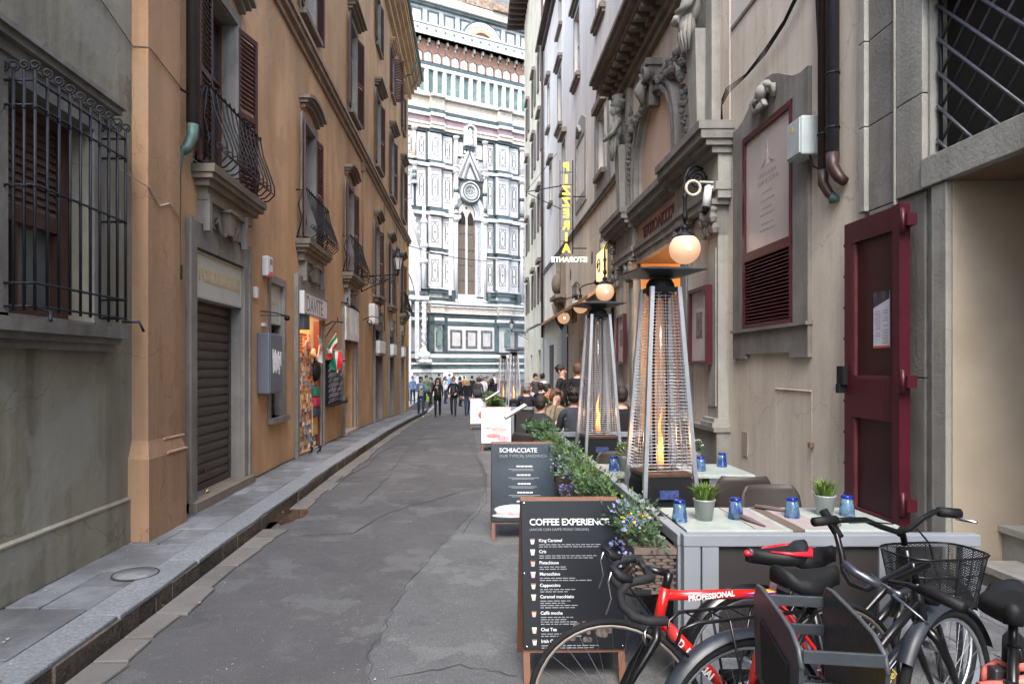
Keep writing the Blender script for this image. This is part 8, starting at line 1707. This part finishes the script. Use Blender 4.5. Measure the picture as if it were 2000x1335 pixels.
# crate bicycle: its rear rack with a big plastic crate is in view
E, T, TSR, ht, hbm, ax = bike((1.07, 1.98), math.atan2(-1, .02), 'dark bicycle at the bottom edge whose rear carrier holds the plastic crate', BLACKP, z0=.05, wb=1.0, headz=.80, saddlez=.70, r=.28, fender=BLACKM, rack=True)
CR = empty('plastic_crate', (1.055, 2.06, .70), label='big open dark grey plastic crate fixed on the bicycle nearest the camera', cat='crate')
CRM = mat('dark_crate_plastic', (.028, .034, .042), .42, .35, 4, .15, 25, stain=(.05, .058, .065), stamt=.6, stscale=6)
T = Matrix.Translation((1.06, 2.28, 0)) @ Matrix.Rotation(-.15, 4, 'Z') @ Matrix.Translation((0, -.23, 0)); z0, z1 = .67, .975
for s in (-1, 1):
    m = M(T @ Matrix.Translation((0, 0, 0))); x = s * .108; pts = []
    prof = [(-.215, z0), (.215, z0), (.235, z1 - .05), (.205, z1 - .005), (.16, z1), (-.05, z1 - .01), (-.15, z1 - .02), (-.21, z1 - .045), (-.235, z1 - .09)]
    m.prism([(y, z) for y, z in prof], x - .006, x + .006, 'YZ'); k = m.build('side_panel', CRM, CR)
    m = M(T); m.tube([(x, y, z) for y, z in prof[1:]], .0075, 6); m.build('rim', mat('worn_crate_edge', (.06, .066, .075), .4), k)
    if s < 0: m = M(T); m.prism([(-.13, z0 + .03), (.12, z0 + .03), (.14, z1 - .09), (-.14, z1 - .12)], x - .012, x - .0065, 'YZ'); m.build('recess', BLACKM, k)
for s in (-1, 1):
    for k in range(3): m = M(T); zz = z0 + .05 + k * .09; m.bbox((-.103, s * (.213 + (zz - z0) * .07) - .005, zz), (.103, s * (.213 + (zz - z0) * .07) + .005, zz + .036), .003); m.build('slat', CRM, CR)
m = M(T)
for i in range(7): m.bbox((-.1 + i * .03, -.212, z0), (-.084 + i * .03, .212, z0 + .012), .002)
for i in range(9): m.box((-.1, -.2 + i * .05, z0 + .001), (.1, -.192 + i * .05, z0 + .010))
m.build('floor_grid', CRM, CR)
m = M(T); m.bbox((-.10, .08, z0 + .013), (-.02, .19, z0 + .10), .01); o = m.build('snack_bag', mat('yellow_print_bag', (.55, .42, .03), .4, .5, 25, stain=(.35, .04, .02), stamt=.8, stscale=9)); tag(o, 'crumpled yellow and red bag lying in the plastic crate', 'bag')
# bicycle at the right edge with pink fittings
E, T, TSR, ht, hbm, ax = bike((1.915, 2.42), math.atan2(-.78, -.62), 'bicycle at the right edge with black saddle and pink child seat bracket', BLACKP, z0=.06, wb=.98, headz=.80, saddlez=.87, r=.33, fender=BLACKM)
PK = mat('coral_pink_plastic', (.60, .15, .12), .45, .1, 5); m = M(); p = [at(1920, 1332, 2.25), at(1925, 1305, 2.25), at(1948, 1290, 2.25), at(1975, 1303, 2.2), at(2010, 1300, 2.15)]; m.tube(p, .012, 8); m.tube([at(1915, 1340, 2.2), at(1960, 1335, 2.2), at(2010, 1325, 2.15)], .022, 8, flat=.7); m.build('child_seat_bracket', PK, E)
m = M(); m.bbox(at(1935, 1318, 2.22) - Vector((.0, .02, .03)), at(1985, 1318, 2.22) + Vector((0, .02, .03)), .008); m.build('clamp', mat('dark_alloy', (.12, .13, .15)), E)
# ---------------------------------------------------------------- people
SK_A = mat('fair_skin', (.46, .28, .21), .55, .06, 20); SK_B = mat('tanned_skin', (.34, .20, .14), .55, .06, 20)
SHOE = mat('dark_shoes', (.02, .018, .017), .5); SHOE_W = mat('white_trainers', (.55, .55, .55), .6)
def cloth(n, c): return mat('cloth_' + n, c, .9, .18, 9, .3, 18)
def person(x, y, z, yaw, h, label, top, bottom, hair, hairc, skin=SK_A, pose='stand', shoes=SHOE, arms=None, lean=0, coat=None, extra=None, head=(0, 0), phase=1, group=None, detail=True):
    """faces -Y when yaw=0; all joints in units of standing height"""
    E = empty('person', (x, y, z), rz=yaw, label=label, cat='person', group=group); T = wm(E)
    J = {}; rad = {}; ed = []; tagj = {}
    def j(n, p, r, t, par=None):
        J[n] = Vector(p); rad[n] = r if isinstance(r, tuple) else (r, r); tagj[n] = t
        if par: ed.append((par, n))
    sit = pose == 'sit'; pz = .265 if sit else .52; up = Vector((0, -math.sin(lean), math.cos(lean)))
    def tor(d, fy=0, fx=0): return Vector((fx, fy, pz)) + up * d
    j('pelvis', (0, 0, pz), (.088, .062), 'b'); j('belly', tor(.09), (.078, .056), 't', 'pelvis'); j('chest', tor(.20), (.088, .062), 't', 'belly'); j('neckb', tor(.285, .0), (.048, .045), 't', 'chest'); j('neck', tor(.315, -.004), .029, 's', 'neckb')
    hp = tor(.345, -.012) + Vector((head[0] * .02, head[1] * .03, 0)); j('jaw', hp, (.038, .044), 's', 'neck'); j('skull', hp + Vector((0, .006, .052)), (.043, .052), 's', 'jaw'); j('crown', hp + Vector((0, .008, .095)), (.022, .026), 's', 'skull')
    A = arms or {}
    for s, nm in ((-1, 'L'), (1, 'R')):
        sh = tor(.265, .0, s * .088); el, wr = A.get(nm, ((s * .125, .02, .12), (s * .12, -.04, -.02)))  # relative to torso base
        j('sh' + nm, sh, .034, 't', 'neckb'); E_ = tor(0) * 0 + Vector((el[0], el[1], pz + el[2])); W_ = Vector((wr[0], wr[1], pz + wr[2]))
        j('el' + nm, E_, .026, 't', 'sh' + nm); j('wr' + nm, W_, .0165, 't', 'el' + nm); d = (W_ - E_).normalized(); j('palm' + nm, W_ + d * .035, (.017, .012), 's', 'wr' + nm)
        if detail:
            sd_ = d.cross(Vector((0, 1, 0)) if abs(d.y) < .8 else Vector((1, 0, 0))).normalized(); curl = Vector((0, -.006, -.004))
            for f, (o, l) in enumerate(((-.013, .024), (-.0045, .029), (.004, .028), (.012, .021))):
                b = W_ + d * .046 + sd_ * o; j('f%d%s' % (f, nm), b, .0056, 's', 'palm' + nm); j('g%d%s' % (f, nm), b + d * l * .5, .005, 's', 'f%d%s' % (f, nm)); j('h%d%s' % (f, nm), b + d * l + curl, .0042, 's', 'g%d%s' % (f, nm))
            b = W_ + d * .02 - sd_ * .02; j('th' + nm, b, .0058, 's', 'palm' + nm); j('ti' + nm, b + d * .02 - sd_ * .008, .005, 's', 'th' + nm)
        if sit: hpz = Vector((s * .05, -.02, pz - .01)); kn = Vector((s * .07, -.25, pz + .015)); an = Vector((s * .07, -.22, .035))
        elif pose == 'walk': hpz = Vector((s * .048, 0, pz - .03)); f = s * phase; kn = Vector((s * .052, -.05 - .045 * f, .285)); an = Vector((s * .05, .015 - .10 * f, .045 + (.02 if f < 0 else 0)))
        else: hpz = Vector((s * .05, 0, pz - .03)); kn = Vector((s * .055, -.012, .28)); an = Vector((s * .06, .01, .035))
        j('hip' + nm, hpz, .052, 'b', 'pelvis'); j('kn' + nm, kn, .036, 'b', 'hip' + nm); j('an' + nm, an, .025, 'b', 'kn' + nm); j('heel' + nm, an + Vector((0, .012, -.018)), .021, 'f', 'an' + nm); j('toe' + nm, an + Vector((0, -.08, -.02)), (.019, .015), 'f', 'heel' + nm)
    names = list(J); idx = {n: i for i, n in enumerate(names)}
    me = bpy.data.meshes.new('body'); me.from_pydata([tuple(J[n] * h) for n in names], [(idx[a], idx[b]) for a, b in ed], [])
    ob = bpy.data.objects.new('body', me); COL.objects.link(ob); md = ob.modifiers.new('skin', 'SKIN')
    for i, n in enumerate(names): sv = me.skin_vertices[0].data[i]; sv.radius = (rad[n][0] * h, rad[n][1] * h); sv.use_root = (n == 'pelvis')
    md.use_smooth_shade = True; s2 = ob.modifiers.new('sub', 'SUBSURF'); s2.levels = 1; s2.render_levels = 1
    dg = bpy.context.evaluated_depsgraph_get(); em = bpy.data.meshes.new_from_object(ob.evaluated_get(dg)); bpy.data.objects.remove(ob); bpy.data.meshes.remove(me)
    em.materials.clear()
    for mt in (top, bottom, skin, shoes): em.materials.append(mt)
    order = {'t': 0, 'b': 1, 's': 2, 'f': 3}; segs = [(J[a] * h, J[b] * h, order[tagj[b]] if not (tagj[a] == 't' and tagj[b] == 's' and b.startswith('palm')) else 2) for a, b in ed]
    for p in em.polygons:
        c = p.center; best = 9e9; bi = 0
        for a, b, t in segs:
            d = b - a; q = max(0, min(1, (c - a).dot(d) / max(1e-9, d.dot(d)))); dd = (c - a - d * q).length_squared
            if dd < best: best = dd; bi = t
        p.material_index = bi; p.use_smooth = True
    em.name = 'body'; bo = bpy.data.objects.new('body', em); COL.objects.link(bo); bo.parent = E; WM[bo.name] = T
    T2 = T @ Matrix.Scale(h, 4); sk = hp + Vector((0, .006, .052))
    HM = mat('hair_' + hairc[0], hairc[1], .6, .35, 30, .5, 60, stretch=(1, 1, .3)); m = M(T2); m.smooth = True
    if hair != 'bald':
        m.ball(sk + Vector((0, .016, .02)), .056, 12, (.93, 1.0, 1.0)); 
        if hair in ('short', 'curly'): m.ball(sk + Vector((0, .028, -.005)), .047, 10, (1, .9, 1))
        if hair == 'curly':
            for q in range(26): a, b = rnd.uniform(0, 2 * PI), rnd.uniform(-.2, 1); m.ball(sk + Vector((math.cos(a) * .052 * math.cos(b), .018 + math.sin(a) * .055 * math.cos(b), .02 + .05 * math.sin(b))), .014, 5)
        if hair == 'long':
            for s in (-1, 1): m.tube([sk + Vector((s * .04, .0, .03)), sk + Vector((s * .052, .005, -.03)), sk + Vector((s * .055, .0, -.09)), sk + Vector((s * .045, -.012, -.14))], [.022, .022, .022, .01], 7)
            m.tube([sk + Vector((0, .045, .02)), sk + Vector((0, .05, -.05)), sk + Vector((0, .052, -.12))], [.045, .05, .03], 8)
        if hair == 'bun': m.ball(sk + Vector((0, .068, .03)), .018, 8)
        if hair == 'bob':
            for s in (-1, 1): m.tube([sk + Vector((s * .036, -.012, .04)), sk + Vector((s * .05, .0, -.005)), sk + Vector((s * .046, .0, -.045))], [.024, .02, .012], 7)
            m.tube([sk + Vector((-.02, -.035, .045)), sk + Vector((.03, -.04, .042))], .014, 6)
    else: m.ball(sk + Vector((0, .03, -.002)), .042, 10, (1.02, .9, .7))
    m.build('hair', HM, E)
    if detail:
        m = M(T2)
        for s in (-1, 1): m.ball(sk + Vector((s * .0165, -.047, -.004)), .0045, 6)
        m.build('eyes', mat('dark_eyes', (.02, .015, .012), .2), E); m = M(T2); m.tube([sk + Vector((0, -.048, .004)), sk + Vector((0, -.062, -.02)), sk + Vector((0, -.052, -.024))], [.004, .0075, .006], 6); m.build('nose', skin, E)
        m = M(T2); m.tube([sk + Vector((-.012, -.046, -.041)), sk + Vector((0, -.05, -.042)), sk + Vector((.012, -.046, -.041))], .003, 5); m.build('mouth', mat('lips', (.3, .1, .09), .5), E)
        for s in (-1, 1): m = M(T2); m.ball(sk + Vector((s * .046, .008, -.008)), .012, 6, (.4, .8, 1.2)); m.build('ear', skin, E)
    if coat:
        m = M(T2); m.smooth = True; zl = coat[0]; m.lathe([(.094, pz + .14), (.093, pz + .04), (.104, zl)], (0, 0, 0), 14, sc=(1, .78)); m.build('coat_skirt', coat[1], E)
        m = M(T2); m.tube([Vector((-.03, -.052, pz + .26)), Vector((0, -.075, pz + .18)), Vector((.03, -.052, pz + .26))], .008, 5); m.build('collar', coat[1], E)
    if extra: extra(E, T2, J)
    return E
BLK = cloth('black', (.007, .007, .009)); NAVY = cloth('navy', (.009, .012, .022)); JEAN = cloth('jeans', (.02, .035, .07)); GREYC = cloth('grey', (.05, .05, .058)); DEN = cloth('denim', (.12, .20, .30)); TEE = cloth('pale_tee', (.40, .42, .45)); WHC = cloth('white', (.6, .6, .62)); ORC = cloth('rust', (.30, .10, .04)); DGR = cloth('charcoal', (.02, .021, .026)); KH = cloth('khaki', (.16, .13, .09)); BLC = cloth('blue_shirt', (.15, .25, .42)); GRC = cloth('green', (.12, .22, .10)); PUR = cloth('plum', (.10, .06, .12)); SLC = cloth('slate_jacket', (.03, .035, .048))
DKH = ('dark', (.018, .012, .010)); BRH = ('brown', (.09, .045, .025)); BLH = ('blond', (.42, .32, .18)); GRH = ('grey', (.16, .16, .17))
def pxX(px, Y): return (px - 924) * Y / F
def bag(E, T, J):
    m = M(T); m.bbox((.13, -.03, .36), (.20, .05, .50), .02); m.tube([(.165, .0, .5), (.15, -.02, .56), (.14, -.03, .52)], .004, 4); m.build('shopping_bag', mat('lime_bag', (.25, .42, .05), .6), E, label='lime green shopping bag')
def phone(E, T, J):
    m = M(T); p = (J['palmL'] + J['palmR']) / 2; m.bbox(p + Vector((-.02, -.03, -.005)), p + Vector((.02, .0, .04)), .003); m.build('phone', BLACKM, E)
def openjacket(mt):
    def f(E, T, J):
        m = M(T)
        m.add([(-.04, -.068, .76), (.04, -.068, .76), (.05, -.066, .52), (-.05, -.066, .52), (-.03, -.074, .64), (.03, -.074, .64)], [(0, 1, 5, 4), (4, 5, 2, 3)]); m.build('shirt_front', mt, E); 
    return f
def both(*fs):
    def f(E, T, J):
        for g in fs: g(E, T, J)
    return f
UPA = {'L': ((-.13, .0, .10), (-.05, -.12, .14)), 'R': ((.13, .0, .10), (.05, -.12, .14))}
ARMW = {'L': ((-.125, .03, .12), (-.11, -.05, .0)), 'R': ((.125, -.02, .12), (.12, -.03, -.02))}
HPK = {'L': ((-.15, .03, .12), (-.10, -.02, .02)), 'R': ((.14, .0, .12), (.07, -.09, .05))}
person(pxX(822, 28.3), 28.3, G(28.3), .15, 1.70, 'man in an open pale denim jacket looking at his phone, lime bag at his side', DEN, JEAN, 'short', DKH, pose='walk', shoes=SHOE_W, arms=UPA, extra=both(bag, phone, openjacket(TEE)), head=(0, -.5))
person(pxX(855, 28.2), 28.2, G(28.2), 0, 1.66, 'woman in black with long dark hair and a pale scarf, second of the walkers', BLK, BLK, 'long', DKH, pose='walk', phase=-1, coat=(.42, BLK), arms={'L': ((-.13, .0, .12), (-.03, -.08, .2)), 'R': ARMW['R']}, extra=lambda E, T, J: M(T).tube([(-.02, -.07, .80), (0, -.09, .68), (.015, -.085, .55)], [.02, .018, .012], 6).build('scarf', KH, E))
person(pxX(886, 28.9), 28.9, G(28.9), -.05, 1.72, 'man in a black jacket over grey trousers walking between two women', BLK, DGR, 'short', BRH, pose='walk', arms=HPK, coat=(.46, BLK), extra=openjacket(GREYC))
person(pxX(912, 29.4), 29.4, G(29.4), .2, 1.62, 'blonde woman in a black jacket and jeans with a shoulder bag', BLK, JEAN, 'long', BLH, pose='walk', phase=-1, arms=ARMW, extra=lambda E, T, J: M(T).bbox((-.2, -.03, .44), (-.11, .03, .53), .02).build('shoulder_bag', KH, E))
person(pxX(934, 30.5), 30.5, G(30.5), PI, 1.72, 'person in a grey hooded jacket seen from behind near the plants', GREYC, DGR, 'short', BRH, pose='stand', coat=(.46, GREYC))
person(pxX(944, 34), 34, -.54, PI - .5, 1.78, 'man in a white shirt bending among the crowd', WHC, DGR, 'short', GRH, pose='walk')
person(pxX(961, 31), 31, G(31), 2.6, 1.66, 'woman with long black hair and dark top, behind the far plants', BLK, BLK, 'long', DKH)
person(pxX(973, 31.8), 31.8, G(31.8), -.4, 1.70, 'man with grey hair in a dark jacket standing left of the far heaters', NAVY, DGR, 'bald', GRH)
CROWD = [(806, 40, .2, BLC, JEAN, 'short', BRH, 'person in a blue top farthest left in the crowd'), (833, 37, .6, GRC, DGR, 'short', DKH, 'person in green behind the man with the phone'), (842, 39, -.5, PUR, BLK, 'bob', DKH, 'person in plum between the first two walkers'), (870, 41, 1.2, WHC, JEAN, 'long', BRH, 'woman in white before the pale notice board'), (878, 46, .4, BLC, KH, 'short', DKH, 'man in a blue shirt by the white notice board'), (899, 38, 2.0, NAVY, BLK, 'short', DKH, 'man in navy behind the blonde woman'), (906, 44, -.8, ORC, JEAN, 'short', BRH, 'person in rust in the far crowd'), (922, 42, 2.8, BLK, DGR, 'short', DKH, 'dark clothed person behind the grey hooded one'), (951, 40, 1.0, KH, JEAN, 'bob', BRH, 'person in khaki left of the far plants'), (983, 36, -.3, BLK, JEAN, 'short', BRH, 'person in black behind the far heaters'), (815, 47, -1.0, BLK, GREYC, 'long', DKH, 'person in black by the cathedral wall on the left'), (858, 48, 2.2, GREYC, JEAN, 'short', DKH, 'person in grey by the cathedral wall'), (892, 49, .1, TEE, DGR, 'short', BRH, 'person in a pale shirt by the cathedral wall'), (938, 47, 1.7, NAVY, JEAN, 'short', GRH, 'grey haired person in navy by the cathedral wall'), (966, 45, .9, WHC, KH, 'short', BRH, 'person in a white top in the far crowd on the right')]
for (px_, Y, yw, t, b, hr, hc, lab) in CROWD: person(pxX(px_, Y), Y, -.546, yw, rnd.uniform(1.6, 1.8), lab, t, b, hr, hc, pose=rnd.choice(['stand', 'walk']), detail=False, coat=(.47, t) if rnd.random() < .4 else None)
# waiters on the right pavement
person(pxX(1097, 13.6), 13.6, PZ - .03, 1.1, 1.70, 'waitress in black with her dark hair tied up, standing by the wall', BLK, BLK, 'bun', DKH, pose='stand', arms={'L': ((-.12, .03, .12), (-.07, -.06, .02)), 'R': ((.12, .03, .12), (.07, -.06, .02))}, coat=(.38, BLK), head=(0, .4))
person(pxX(1128, 13.2), 13.2, PZ - .03, 2.9, 1.73, 'waiter in black with short brown hair seen from behind', BLK, BLK, 'short', BRH, pose='stand', coat=(.42, BLK))
# diners
TBL = {'L': ((-.12, -.10, .12), (-.07, -.22, .19)), 'R': ((.12, -.10, .12), (.07, -.22, .19))}
def seat_at(x, y, z, rz, lab): chair(x, y, z, rz, lab)
def sitter(x, y, z, yaw, h, label, *a, **k):
    chair(x, y + 0, z, yaw, 'taupe chair under the ' + label.split(',')[0]); return person(x, y, z + .015 * 0 + .03, yaw, h, label, *a, pose='sit', **k)
sitter(1.28, 10.75, .05, .25, 1.74, 'woman with tousled brown hair resting her cheek on her hand, facing the camera', KH, DGR, 'bob', BRH, arms={'L': ((-.09, -.14, .16), (-.035, -.085, .315)), 'R': ((.12, -.10, .12), (.05, -.2, .18))}, lean=.12)
sitter(1.40, 9.45, .05, PI - .1, 1.82, 'diner with curly dark hair and slate jacket, back to the camera', SLC, DGR, 'curly', DKH, arms=TBL, lean=.18)
sitter(.83, 9.45, .03, PI - .7, 1.74, 'black haired diner in a charcoal jacket leaning over at the left', DGR, DGR, 'short', DKH, arms=TBL, lean=.35)
sitter(2.02, 8.95 + .3, .08, PI, 1.80, 'dark haired diner in black right of the middle heater', BLK, BLK, 'short', DKH, arms=TBL, lean=.1)
sitter(1.20, 15.3, .0, PI, 1.76, 'grey haired diner in a dark blue jacket, back to the camera', NAVY, DGR, 'short', GRH, arms=TBL, lean=.08)
sitter(1.72, 16.3, .0, PI / 2 + .3, 1.72, 'diner in a rust coloured jacket near the third heater', ORC, JEAN, 'short', DKH, arms=TBL, lean=.1)
sitter(1.35, 17.6, -.03, 0, 1.70, 'diner in plum facing the camera beyond the grey haired one', PUR, DGR, 'long', BRH, arms=TBL)
sitter(1.9, 19.2, -.08, PI, 1.76, 'diner in black under the far awning lamps', BLK, DGR, 'short', DKH, arms=TBL)
sitter(1.75, 21.0, -.12, .4, 1.72, 'diner in a pale shirt beyond the third heater', TEE, DGR, 'short', BRH, arms=TBL)
person(pxX(1046, 24), 24, -.25, .3, 1.72, 'man in a grey top standing at the far end of the terrace', GREYC, DGR, 'short', DKH, detail=False)
person(pxX(1060, 25), 25, -.28, 2.4, 1.74, 'waiter in a white shirt at the far end of the terrace', WHC, BLK, 'short', DKH, detail=False)
# notice boards before the cathedral
for (xa, xb, ya, yb, Y, lab) in ((866, 884, 727, 765, 51, 'white notice board on a stand left of the cathedral plinth centre'), (899, 910, 733, 762, 50, 'small white notice board standing in the far crowd')):
    E = empty('notice_board', (pxX((xa + xb) / 2, Y), Y, -.55), label=lab, cat='notice board'); p0, p1 = at(xa, yb, Y), at(xb, ya, Y); m = M(); m.box((p0.x, Y, p0.z), (p1.x, Y + .06, p1.z)); m.build('panel', mat('notice_print', (.55, .55, .57), .6, .25, 4), E)
    for x in (p0.x + .05, p1.x - .05): m = M(); m.tube([(x, Y + .03, -.55), (x, Y + .03, p0.z)], .025, 5); m.build('leg', IRON, E)
E = empty('painting_stall', (pxX(806, 44), 44, -.55), label='artist stall with white canvases at the left street corner', cat='stall')
for k, (px_, y0_, w_, c) in enumerate(((801, 735, 12, (.6, .6, .6)), (812, 742, 12, (.5, .55, .6)), (806, 765, 14, (.45, .5, .5)), (818, 768, 10, (.55, .5, .45)))):
    p = at(px_, y0_, 44); m = M(); m.box((p.x - .2, 43.9 + .05 * k, p.z - .5), (p.x + .2, 43.93 + .05 * k, p.z + .3)); m.build('canvas', mat('canvas_%s' % 'abcd'[k], c, .7, .5, 9), E)
m = M(); p = at(806, 740, 44); m.box((p.x - .6, 44.2, -.55), (p.x + .6, 44.5, .4)); m.build('trestle', DARK, E)
